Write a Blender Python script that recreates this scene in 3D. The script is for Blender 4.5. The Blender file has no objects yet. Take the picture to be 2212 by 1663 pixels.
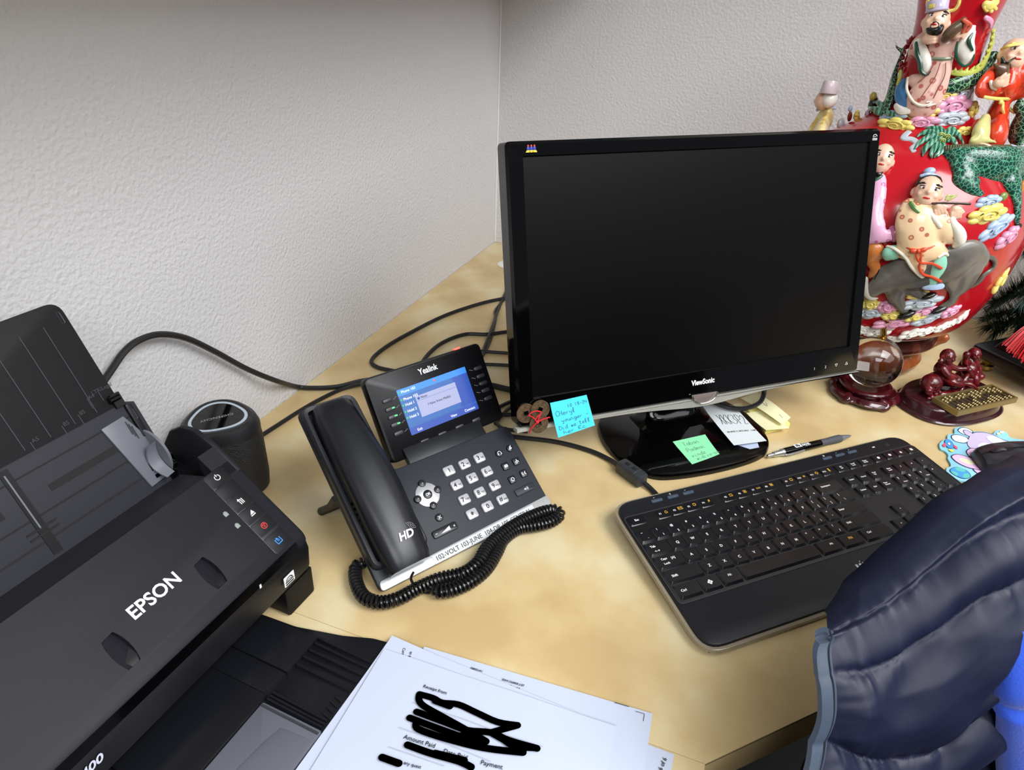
import bpy, bmesh, math, random
from mathutils import Vector, Matrix
from math import sin, cos, pi, radians as rad
random.seed(4)
S = bpy.context.scene
COL = S.collection

# ---------------------------------------------------------------- camera, world, light, exposure
cd = bpy.data.cameras.new('camera'); cam = bpy.data.objects.new('camera', cd); COL.objects.link(cam)
cam.location = (0.5948,-1.4781,0.5298)
cam.rotation_euler = (1.042,-0.0364,0.3683)
cd.sensor_width = 36; cd.sensor_fit = 'HORIZONTAL'; cd.lens = 23.7976
cd.clip_start = .01
S.camera = cam
W = bpy.data.worlds.new('office_air'); S.world = W; W.use_nodes = True
W.node_tree.nodes['Background'].inputs[0].default_value = (.86, .92, 1, 1)
W.node_tree.nodes['Background'].inputs[1].default_value = .2
def area(name, loc, aim, size, sy, power, col=(.975, .985, 1)):
    l = bpy.data.lights.new(name, 'AREA'); l.shape = 'RECTANGLE'; l.size = size; l.size_y = sy; l.energy = power; l.color = col
    o = bpy.data.objects.new(name, l); COL.objects.link(o); o.location = loc
    o.rotation_euler = (Vector(aim)-Vector(loc)).to_track_quat('-Z', 'Y').to_euler(); return o
area('ceiling_panel_light', (1.9, -1.3, 1.78), (1.9, -1.3, 0), 1.3, 1.3, 68)
area('far_ceiling_panel_light', (3.6, -1.9, 1.78), (3.6, -1.9, 0), 2.6, 2.6, 70)
area('rear_ceiling_panel_light', (1.2, -3.1, 1.78), (1.2, -3.1, 0), 1.4, 1.4, 62)
V = S.view_settings
V.view_transform = 'Standard'; V.look = 'None'; V.gamma = 1; V.exposure = -.05; V.use_curve_mapping = False

# ---------------------------------------------------------------- materials
def lin(h):
    h = h.lstrip('#'); c = [int(h[i:i+2], 16)/255 for i in (0, 2, 4)]
    return tuple(x/12.92 if x <= .04045 else ((x+.055)/1.055)**2.4 for x in c)+(1,)
def mat(name, c, rough=.5, metal=0, spec=.5, coat=0, emit=None, bump=None, mix=None, trans=0, ior=1.5, sheen=0):
    """bump=(kind, scale, strength, distance); mix=(kind, scale, colour2, low, high[, colour3])"""
    m = bpy.data.materials.new(name); m.use_nodes = True; nt = m.node_tree; N = nt.nodes; L = nt.links
    b = N['Principled BSDF']; b.inputs['Base Color'].default_value = lin(c) if isinstance(c, str) else c
    b.inputs['Roughness'].default_value = rough; b.inputs['Metallic'].default_value = metal
    b.inputs['Specular IOR Level'].default_value = spec; b.inputs['Coat Weight'].default_value = coat
    b.inputs['IOR'].default_value = ior; b.inputs['Transmission Weight'].default_value = trans
    b.inputs['Sheen Weight'].default_value = sheen
    if emit: b.inputs['Emission Color'].default_value = lin(emit[0]); b.inputs['Emission Strength'].default_value = emit[1]
    def tex(kind, scale):
        tc = N.new('ShaderNodeTexCoord')
        if kind.startswith('vor'):
            t = N.new('ShaderNodeTexVoronoi'); t.inputs['Scale'].default_value = scale
            if kind == 'vore': t.feature = 'DISTANCE_TO_EDGE'
            out = t.outputs['Distance']
        elif kind == 'wave':
            t = N.new('ShaderNodeTexWave'); t.inputs['Scale'].default_value = scale; t.inputs['Distortion'].default_value = 6; t.inputs['Detail'].default_value = 3; out = t.outputs['Fac']
        else:
            t = N.new('ShaderNodeTexNoise'); t.inputs['Scale'].default_value = scale; t.inputs['Detail'].default_value = 5 if kind == 'noise' else 1; out = t.outputs['Fac']
        L.new(tc.outputs['Object'], t.inputs['Vector']); return out
    if mix:
        r = N.new('ShaderNodeValToRGB'); e = r.color_ramp.elements
        e[0].position = mix[3]; e[1].position = mix[4]; e[0].color = lin(c) if isinstance(c, str) else c; e[1].color = lin(mix[2])
        if len(mix) > 5: q = e.new((mix[3]+mix[4])/2); q.color = lin(mix[5])
        L.new(tex(mix[0], mix[1]), r.inputs['Fac']); L.new(r.outputs['Color'], b.inputs['Base Color'])
    if bump:
        bn = N.new('ShaderNodeBump'); bn.inputs['Strength'].default_value = bump[2]; bn.inputs['Distance'].default_value = bump[3]
        L.new(tex(bump[0], bump[1]), bn.inputs['Height']); L.new(bn.outputs['Normal'], b.inputs['Normal'])
    return m
BLACK = mat('black_plastic', '#151518', .48, spec=.35, bump=('noise', 900, .15, .0005))
BLACK2 = mat('matt_black_plastic', '#1c1c20', .6, spec=.35, bump=('noise', 1400, .25, .0004))
GLOSS = mat('gloss_black_plastic', '#040405', .07, spec=.4)
DARK = mat('deep_black', '#0b0b0d', .7)
GREY = mat('grey_glint', '#6e7178', .4)
SILVER = mat('silver_paint', '#b9bbbf', .38, .35)
WHITE = mat('white_print', '#e8e8ea', .6)
RED = mat('red_print', '#e0392f', .5)
BLUEP = mat('blue_print', '#2c8be0', .5)
YEL = mat('amber_print', '#d9a93a', .5)
INK = mat('ink_print', '#1c1c20', .7)
CABLE = mat('cable_rubber', '#17171a', .45)
PAPER = mat('white_paper', '#bec7db', .85)
BRASS = mat('brass', '#a8904f', .32, 1)

# ---------------------------------------------------------------- mesh helpers
I4 = Matrix.Identity(4)
def frame(o, x, y, z):
    m = Matrix.Identity(4)
    for i, v in enumerate((x, y, z, o)):
        v = Vector(v)
        for r in range(3): m[r][i] = v[r]
    return m
def TR(x=0, y=0, z=0, rx=0, ry=0, rz=0, s=1):
    return Matrix.Translation((x, y, z)) @ Matrix.Rotation(rz, 4, 'Z') @ Matrix.Rotation(ry, 4, 'Y') @ Matrix.Rotation(rx, 4, 'X') @ Matrix.Scale(s, 4)
def rrect(w, h, r, n=5, c=(0, 0)):
    r = min(r, w/2-1e-6, h/2-1e-6); P = []
    for sx, sy, a in ((1, 1, 0), (-1, 1, pi/2), (-1, -1, pi), (1, -1, 1.5*pi)):
        for i in range(n+1):
            t = a+i/n*pi/2; P.append((c[0]+sx*(w/2-r)+r*cos(t), c[1]+sy*(h/2-r)+r*sin(t)))
    return P
def ccw(P): return sum(a[0]*b[1]-b[0]*a[1] for a, b in zip(P, P[1:]+P[:1])) > 0
def inset(P, d):
    n = len(P); out = []
    for i in range(n):
        a, b, c = Vector(P[i-1]), Vector(P[i]), Vector(P[(i+1) % n])
        u = (b-a); v = (c-b)
        if u.length < 1e-9: u = v
        if v.length < 1e-9: v = u
        n1 = Vector((-u.y, u.x)).normalized(); n2 = Vector((-v.y, v.x)).normalized(); m = n1+n2
        m = n1 if m.length < 1e-6 else m.normalized()
        k = 1/max(.5, m.dot(n1)); out.append((b.x+m.x*d*k, b.y+m.y*d*k))
    return out
def catmull(P, n=8, closed=False):
    P = [Vector(q) for q in P]; out = []; N = len(P); rng = range(N if closed else N-1)
    for i in rng:
        g = (lambda k: P[k % N]) if closed else (lambda k: P[max(0, min(N-1, k))])
        a, b, c, d = g(i-1), g(i), g(i+1), g(i+2)
        for j in range(n):
            t = j/n; out.append(.5*((2*b)+(c-a)*t+(2*a-5*b+4*c-d)*t*t+(3*b-a-3*c+d)*t**3))
    if not closed: out.append(P[-1])
    return out
class MB:
    def __init__(s): s.v = []; s.f = []; s.m = []
    def add(s, v, f, T=I4, m=0):
        o = len(s.v); s.v += [T @ Vector(q) for q in v]; s.f += [[i+o for i in q] for q in f]; s.m += [m]*len(f); return s
    def box(s, c, d, T=I4, m=0):
        x, y, z = [q/2 for q in d]
        v = [(c[0]+a*x, c[1]+b*y, c[2]+e*z) for e in (-1, 1) for b in (-1, 1) for a in (-1, 1)]
        return s.add(v, [(0, 2, 3, 1), (4, 5, 7, 6), (0, 1, 5, 4), (2, 6, 7, 3), (0, 4, 6, 2), (1, 3, 7, 5)], T, m)
    def loops(s, Ls, T=I4, m=0, caps=True, closed=False):
        n = len(Ls[0]); v = [q for l in Ls for q in l]; f = []
        for k in range(len(Ls)-1 + (1 if closed else 0)):
            a, b = k*n, ((k+1) % len(Ls))*n
            for i in range(n): f.append((a+i, a+(i+1) % n, b+(i+1) % n, b+i))
        if caps and not closed: f += [tuple(range(n))[::-1], tuple(range((len(Ls)-1)*n, len(Ls)*n))]
        return s.add(v, f, T, m)
    def prism(s, P, z0, z1, bev=0, T=I4, m=0, bot=0):
        P = [tuple(q[:2]) for q in P]
        if not ccw(P): P = P[::-1]
        L = []
        if bot: L += [[(x, y, z0) for x, y in inset(P, bot)], [(x, y, z0+bot) for x, y in P]]
        else: L.append([(x, y, z0) for x, y in P])
        if bev:
            L.append([(x, y, z1-bev) for x, y in P]); L.append([(x, y, z1-bev*.3) for x, y in inset(P, bev*.3)]); L.append([(x, y, z1) for x, y in inset(P, bev)])
        else: L.append([(x, y, z1) for x, y in P])
        return s.loops(L, T, m)
    def flat(s, P, z=0, T=I4, m=0):
        P = [tuple(q[:2]) for q in P]
        if not ccw(P): P = P[::-1]
        return s.add([(x, y, z) for x, y in P], [tuple(range(len(P)))], T, m)
    def lathe(s, pr, n=40, T=I4, m=0, wob=None):
        Ls = [[((r*(wob(a, z) if wob else 1))*cos(a), (r*(wob(a, z) if wob else 1))*sin(a), z) for a in (i*2*pi/n for i in range(n))] for r, z in pr]
        return s.loops(Ls, T, m)
    def tube(s, P, r, n=8, T=I4, m=0, flat=1, sq=1):
        P = [Vector(q[:3]) for q in P]; R = r if isinstance(r, (list, tuple)) else [r]*len(P); Ls = []
        up = None
        for i, q in enumerate(P):
            d = (P[min(i+1, len(P)-1)]-P[max(i-1, 0)])
            d = d.normalized() if d.length > 1e-9 else Vector((0, 0, 1))
            if up is None:
                up = Vector((0, 0, 1)) if abs(d.z) < .9 else Vector((1, 0, 0))
            up = (up-d*up.dot(d)).normalized(); sd = d.cross(up)
            nn = Vector((q.x, q.y, 0)).normalized() if sq != 1 else None
            ring = [(sd*cos(a)+up*sin(a)*flat)*R[i] for a in (k*2*pi/n for k in range(n))]
            Ls.append([q+(o-nn*o.dot(nn)*(1-sq) if nn else o) for o in ring])
        return s.loops(Ls, T, m)
    def capsule(s, P, n=10, T=I4, m=0, sq=1):
        """rounded tapering limb through (x,y,z,r) knots"""
        K = catmull([Vector((q[0], q[1], q[2], q[3])) for q in P], 5) if len(P) > 2 else [Vector(q) for q in P]
        a, b = K[0], K[-1]
        d0 = (Vector(K[0][:3])-Vector(K[1][:3])).normalized(); d1 = (Vector(K[-1][:3])-Vector(K[-2][:3])).normalized()
        pts, rr = [], []
        for t in (80, 55, 28): pts.append(Vector(a[:3])+d0*a[3]*sin(rad(t))); rr.append(a[3]*cos(rad(t)))
        for q in K: pts.append(Vector(q[:3])); rr.append(q[3])
        for t in (28, 55, 80): pts.append(Vector(b[:3])+d1*b[3]*sin(rad(t))); rr.append(b[3]*cos(rad(t)))
        return s.tube(pts, rr, n, T, m, 1, sq)
    def ell(s, c, r, T=I4, nu=16, nv=10, m=0):
        Ls = [[(c[0]+r[0]*cos(b)*cos(a), c[1]+r[1]*cos(b)*sin(a), c[2]+r[2]*sin(b)) for a in (i*2*pi/nu for i in range(nu))] for b in (rad(-88+k*176/nv) for k in range(nv+1))]
        return s.loops(Ls, T, m)
    def mesh(s, name, sharp=38):
        me = bpy.data.meshes.new(name); me.from_pydata([tuple(q) for q in s.v], [], s.f)
        me.polygons.foreach_set('use_smooth', [True]*len(me.polygons))
        if any(s.m): me.polygons.foreach_set('material_index', s.m)
        me.update(); me.set_sharp_from_angle(angle=rad(sharp)); return me
    def obj(s, name, mt, par=None, M=I4, sharp=38):
        me = s.mesh(name, sharp)
        for q in (mt if isinstance(mt, (list, tuple)) else [mt]): me.materials.append(q)
        return put(name, me, par, M)
def put(name, me, par=None, M=I4):
    o = bpy.data.objects.new(name, me); COL.objects.link(o)
    if par: o.parent = par
    o.matrix_local = M; return o
def tag(o, label, cat, group=None):
    o['label'] = label; o['category'] = cat
    if group: o['group'] = group
    return o
def thing(name, label, cat, M=I4, group=None):
    o = bpy.data.objects.new(name, None); COL.objects.link(o); o.matrix_local = M; o.empty_display_size = .02
    return tag(o, label, cat, group)
def struct(o): o['kind'] = 'structure'; return o
_tc = {}
def txt_mesh(s, h, bold=0, sx=1, shear=0, al='C', ext=.00012):
    k = (s, h, bold, sx, shear, al)
    if k in _tc: return _tc[k]
    cu = bpy.data.curves.new('t', 'FONT'); cu.body = s; cu.size = h/.7; cu.offset = bold*h; cu.extrude = ext; cu.shear = shear; cu.resolution_u = 3
    o = bpy.data.objects.new('t', cu); me = bpy.data.meshes.new_from_object(o)
    xs = [v.co.x for v in me.vertices] or [0]; ys = [v.co.y for v in me.vertices] or [0]
    cx = (min(xs)+max(xs))/2 if al == 'C' else min(xs); cy = (min(ys)+max(ys))/2
    me.transform(Matrix.Scale(sx, 4, (1, 0, 0)) @ Matrix.Translation((-cx, -cy, 0)))
    bpy.data.objects.remove(o); bpy.data.curves.remove(cu); me.materials.clear(); _tc[k] = me; return me
def txt(s, h, mt, par, M, name='lettering', **k):
    me = txt_mesh(s, h, **k)
    if len(me.materials) and me.materials[0] != mt: me = me.copy(); me.materials.clear()
    if not len(me.materials): me.materials.append(mt)
    return put(name, me, par, M)
def stroke(mb, P, w, z=0, T=I4, th=.0001):
    """a pen stroke lying on a surface"""
    P = [Vector((q[0], q[1])) for q in P]
    for i, a in enumerate(P):
        pass
    L = []; R = []
    for i, q in enumerate(P):
        d = P[min(i+1, len(P)-1)]-P[max(i-1, 0)]; d = d.normalized() if d.length > 1e-9 else Vector((1, 0))
        nrm = Vector((-d.y, d.x))*w/2; L.append(q+nrm); R.append(q-nrm)
    n = len(P); v = [(q.x, q.y, z) for q in L]+[(q.x, q.y, z) for q in R]
    return mb.add(v, [(i, n+i, n+i+1, i+1) for i in range(n-1)], T)
def fuse(name, mb, mt, par=None, vox=.002, it=3, M=I4, fac=.5):
    """one continuous skin over overlapping closed shapes"""
    me = mb.mesh(name, 180); o = bpy.data.objects.new('tmp', me); COL.objects.link(o)
    r = o.modifiers.new('r', 'REMESH'); r.mode = 'VOXEL'; r.voxel_size = vox; r.use_smooth_shade = True
    q = o.modifiers.new('s', 'SMOOTH'); q.iterations = it; q.factor = fac
    dg = bpy.context.evaluated_depsgraph_get(); m2 = bpy.data.meshes.new_from_object(o.evaluated_get(dg))
    bpy.data.objects.remove(o); m2.materials.clear(); m2.materials.append(mt); m2.name = name
    m2.polygons.foreach_set('use_smooth', [True]*len(m2.polygons))
    return put(name, m2, par, M)

# ---------------------------------------------------------------- the room
WALL = mat('textured_wall_paint', '#d3d2d3', .55, bump=('noise1', 200, .6, .0024))
FLOORM = mat('dark_carpet', '#171615', .9, bump=('noise', 300, .5, .003))
CABM = mat('cabinet_laminate', '#b9b2a6', .5)
struct(MB().box((-.05, -1.5, .5), (.1, 3.2, 2.6)).obj('wall_left', WALL))
struct(MB().box((1.35, .05, .5), (2.7, .1, 2.6)).obj('wall_back', WALL))
struct(MB().box((2.2, -1.8, -.77), (5, 4.4, .04)).obj('floor', FLOORM))
struct(MB().tube([(.0012, -.0012, .001), (.0012, -.0012, 1.2)], .0022, 6).obj('trim_1', mat('corner_caulk', '#e6e3de', .6)))
def cupboard(name, label, x0, x1, y0, y1, z0, z1, doors, axis):
    t = thing(name, label, 'cabinet', TR((x0+x1)/2, (y0+y1)/2, z0)); w, d = x1-x0, y1-y0
    MB().box((0, 0, (z1-z0)/2), (w, d, z1-z0)).obj('body', CABM, t)
    for i in range(doors):
        if axis == 'x': q = MB().prism(rrect(d/doors-.004, z1-z0-.006, .002, c=(0, 0)), 0, .018, .001, frame((w/2+.0005, -d/2+(i+.5)*d/doors, (z1-z0)/2), (0, 1, 0), (0, 0, 1), (1, 0, 0)))
        else: q = MB().prism(rrect(w/doors-.004, z1-z0-.006, .002), 0, .018, .001, frame((-w/2+(i+.5)*w/doors, -d/2-.0005, (z1-z0)/2), (1, 0, 0), (0, 0, 1), (0, -1, 0)))
        q.obj('door', CABM, t)
cupboard('overhead_cabinet', 'pale overhead cabinet fixed to the left wall above the scanner', 0.002, .30, -2.4, -.02, .66, 1.25, 3, 'x')
cupboard('overhead_cabinet', 'pale overhead cabinet fixed to the back wall above the vase', .335, 2.4, -.19, -.002, .76, 1.25, 3, 'y')

# ---------------------------------------------------------------- the desk
LAM = mat('mottled_tan_laminate', '#c2a878', .45, mix=('noise', 9, '#d9caa2', .36, .64, '#d0b887'), bump=('noise', 240, .06, .0008))
LAME = mat('laminate_edge_line', '#4d3a2a', .6)
def worktop(name, label, P):
    t = thing(name, label, 'worktop', TR(0, 0, 0))
    MB().prism(P, -.0016, 0, 0).obj('laminate_top', LAM, t)
    MB().prism(P, -.0028, -.0017, 0).obj('edge_line', LAME, t)
    MB().prism(inset(P if ccw(P) else P[::-1], .0002), -.036, -.0029, 0).obj('edge_band', LAM, t)
    return t
worktop('corner_worktop', 'mottled tan laminate corner worktop with a diagonal front edge under monitor and keyboard', [(.001, -.001), (.001, -1.1213), (.6438, -1.1213), (1.1208, -.6443), (1.1208, -.001)])
worktop('side_worktop', 'mottled tan laminate worktop under the scanner, joined at a thin seam', [(.001, -1.1217), (.001, -2.3), (.6438, -2.3), (.6438, -1.1217)])
worktop('back_worktop', 'mottled tan laminate worktop along the back wall right of the corner', [(1.1212, -.001), (1.1212, -.6443), (2.4, -.6443), (2.4, -.001)])
MB().box((.3, -1.7, -.4), (.56, .02, .70)).obj('support_panel', CABM)
tag(bpy.data.objects['support_panel'], 'plain upright panel holding up the side worktop', 'panel')
MB().box((1.8, -.3, -.4), (.02, .56, .70)).obj('support_panel', CABM)
tag(bpy.data.objects['support_panel.001'], 'plain upright panel holding up the worktop along the back wall', 'panel')
MB().box((.32, -.3, -.4), (.62, .02, .70)).obj('support_panel', CABM)
tag(bpy.data.objects['support_panel.002'], 'plain upright panel holding up the corner worktop', 'panel')

g = thing('cable_grommet', 'white round cable grommet cap in the desk just behind the monitor', 'grommet', TR(0.0876, -0.1332, 0))
MB().lathe([(.022, 0.0003), (.022, .002), (.018, .0035), (.0, .0038)], 28).obj('cap', mat('white_cap', '#e9e8e2', .4), g)
MB().lathe([(.025, 0.0002), (.025, .0012), (.022, .0014)], 28).obj('rim', mat('white_rim', '#dddbd4', .4), g)

# ---------------------------------------------------------------- monitor
psi, tl = 0.7239, 0.24
mex = Vector((cos(psi), sin(psi), 0)); mey = Vector((-sin(psi), cos(psi), 0)); mez = Vector((0, 0, 1))
MC = Vector((0.5432,-0.6446,0.2457))
meu = mey*sin(tl)+mez*cos(tl); mn = -(mey*cos(tl)-mez*sin(tl))
mon = thing('computer_monitor', 'large gloss black computer monitor with dark screen on an oval foot', 'monitor', frame((MC.x, MC.y, 0), mex, mey, mez))
MF = frame((0, 0, MC.z), (1, 0, 0), (0, sin(tl), cos(tl)), (0, -cos(tl), sin(tl)))   # x right, y up the screen, z out of it
SCR = mat('dark_screen_glass', '#060505', .3, spec=.22, bump=('noise', 60, .02, .0005))
FR = [(-.259, -.170), (.260, -.174), (.2555, .1515), (-.259, .1507)]
def rcorner(P, r, n=4):
    out = []
    for i in range(len(P)):
        a, b, c = Vector(P[i-1]), Vector(P[i]), Vector(P[(i+1) % len(P)])
        u = (a-b).normalized()*r+b; v = (c-b).normalized()*r+b
        for k in range(n+1):
            t = k/n; q = u*(1-t)**2+b*2*t*(1-t)+v*t*t; out.append((q.x, q.y))
    return out
fo = rcorner(FR, .006); fi = rcorner([(-.2385, -.1345), (.2385, -.1345), (.2385, .1345), (-.2385, .1345)], .001)
b = MB(); z0, z1 = -.022, .0035
b.loops([[(x, y, z0) for x, y in fi], [(x, y, z0) for x, y in fo], [(x, y, z1-.003) for x, y in fo], [(x, y, z1) for x, y in inset(fo, .003)], [(x, y, z1-.0006) for x, y in inset(fi, -.0012)], [(x, y, -.0005) for x, y in fi]], MF, caps=False, closed=True)
b.obj('bezel', GLOSS, mon)
MB().prism(fi, -.012, 0, 0, MF).obj('screen', SCR, mon)
MB().prism(rcorner([(-.25, -.165), (.25, -.165), (.25, .146), (-.25, .146)], .02), -.05, -.023, .02, MF @ TR(0, 0, -.073, 0, pi)).obj('back_shell', BLACK, mon)
CLEAR = mat('clear_acrylic_trim', '#d9d8cf', .12, spec=.6, trans=.55, ior=1.45)
tb = [(-.262, -.1695), (-.262, -.1745)]
for i in range(25):
    x = -.262+.524*i/24; tb.append((x, -.1745-.0085*math.exp(-(x/.075)**2)-.0012*(i/24)))
tb += [(.2605, -.1745)]
MB().prism(tb, -.008, .0055, .0015, MF).obj('lower_trim', CLEAR, mon)
P = [(-.02, -.1655), (-.0165, -.173), (-.008, -.1778), (.001, -.1785), (.010, -.1765), (.016, -.1715), (.0185, -.166)]
MB().tube(catmull([(x, y, .0065) for x, y in P], 5), .0011, 8, MF).obj('power_button_ring', mat('chrome', '#d8d9dc', .15, 1), mon)
MB().prism(P, .0045, .0062, .0005, MF).obj('power_button', mat('smoked_button', '#776a66', .25), mon)
txt('ViewSonic', .0068, WHITE, mon, MF @ TR(-.0028, -.1497, .0036), bold=.05, sx=.86)
for x, s, h in ((.1796, '1', .0038), (.1991, '2', .0038)): txt(s, h, WHITE, mon, MF @ TR(x, -.159, .0036), name='button_mark', sx=.7)
for x, d in ((.218, -1), (.2364, 1)):
    q = MB(); tri = [(-.0022, -.0016*d), (.0022, -.0016*d), (0, .002*d), (-.0022, -.0016*d)]
    for a, c in zip(tri, tri[1:]): stroke(q, [a, c], .0005)
    q.obj('button_mark', WHITE, mon, MF @ TR(x, -.159, .0037))
lg = MB()   # three small bird shapes of the badge
for k in (-1, 0, 1):
    lg.ell((k*.0036, .0005, 0), (.0016, .0024, .0003), nu=12, nv=4); lg.ell((k*.0036, .0032, 0), (.0011, .0012, .0004), nu=10, nv=4, m=1)
    lg.flat([(k*.0036-.003, -.0034), (k*.0036+.003, -.0034), (k*.0036+.0018, -.0012), (k*.0036-.0018, -.0012)], .0002, m=2)
lg.obj('badge', [mat('badge_blue', '#2b3fb0', .5), mat('badge_red', '#c8452e', .5), mat('badge_yellow', '#e6cf3c', .5)], mon, MF @ TR(-.230, .1424, .0037))
es = MB()
for a in range(12): stroke(es, [(.0036*cos(rad(15+a*12.5)), .0036*sin(rad(15+a*12.5))), (.0036*cos(rad(15+(a+1)*12.5)), .0036*sin(rad(15+(a+1)*12.5)))], .0006)
stroke(es, [(-.003, 0), (-.001, .0012), (0, .0004), (.002, .002)], .0005); stroke(es, [(-.004, -.0014), (.004, -.0014)], .0008); stroke(es, [(-.004, -.003), (.004, -.003)], .0008)
es.obj('efficiency_mark', WHITE, mon, MF @ TR(.2448, .1406, .0037))
# foot and neck
ft = catmull([(-.118, -.005), (-.1125, -.056), (-.093, -.088), (-.06, -.0995), (0, -.1035), (.06, -.0985), (.093, -.083), (.110, -.052), (.116, -.002), (.10, .045), (.05, .072), (0, .08), (-.05, .074), (-.10, .046)], 5, True)
MB().prism([(q.x, q.y) for q in ft], .0006, .0095, .004).obj('foot', GLOSS, mon)
nk = [[(x*w, y*d+oy, z) for x, y in rrect(1, 1, .3, 4)] for z, w, d, oy in ((.0085, .12, .07, .02), (.012, .10, .05, .022), (.022, .085, .036, .026), (.05, .08, .03, .032), (.12, .085, .03, .043), (.17, .085, .03, .052))]
MB().loops(nk).obj('neck', GLOSS, mon)

# things stuck on the monitor
def tablet(P, n=8, curl=None):
    """a thin paper quad P=[tl,tr,br,bl] (3d corners), curl(u,v) lifts it along its normal"""
    a, b, c, d = [Vector(q) for q in P]; nr = (b-a).cross(a-d).normalized(); vs = []
    for k in range(n+1):
        for i in range(n+1):
            u, v = i/n, k/n; q = (a*(1-u)+b*u)*(1-v)+(d*(1-u)+c*u)*v
            vs.append(q+nr*(curl(u, v) if curl else 0))
    m = MB(); N = n+1; top = [(j*N+i, (j+1)*N+i, (j+1)*N+i+1, j*N+i+1) for j in range(n) for i in range(n)]
    m.add(vs, top); m.add([q-nr*.00018 for q in vs], [f[::-1] for f in top]); m.nr = nr
    return m
def paper_map(P, curl=None):
    a, b, c, d = [Vector(q) for q in P]; nr = (b-a).cross(a-d).normalized()
    def f(u, v, h=.0003): return (a*(1-u)+b*u)*(1-v)+(d*(1-u)+c*u)*v+nr*((curl(u, v) if curl else 0)+h)
    f.nr = nr; return f
def scrawl(F, lines, w, mt, par, name='handwriting'):
    """handwriting: polylines in paper (u,v) drawn as thin ink ribbons that follow the sheet"""
    m = MB()
    for ln in lines:
        ln = [tuple(q) for q in catmull([Vector((x, y)) for x, y in ln], 3)] if len(ln) > 2 else ln
        P = [F(u, v) for u, v in ln]; L = []
        for i, q in enumerate(P):
            d = P[min(i+1, len(P)-1)]-P[max(i-1, 0)]; sd = d.cross(F.nr); sd = sd.normalized()*w/2 if sd.length > 1e-12 else Vector((w/2, 0, 0))
            L += [q+sd, q-sd]
        m.add(L, [(2*i, 2*i+1, 2*i+3, 2*i+2) for i in range(len(P)-1)])
    return m.obj(name, mt, par)
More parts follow.
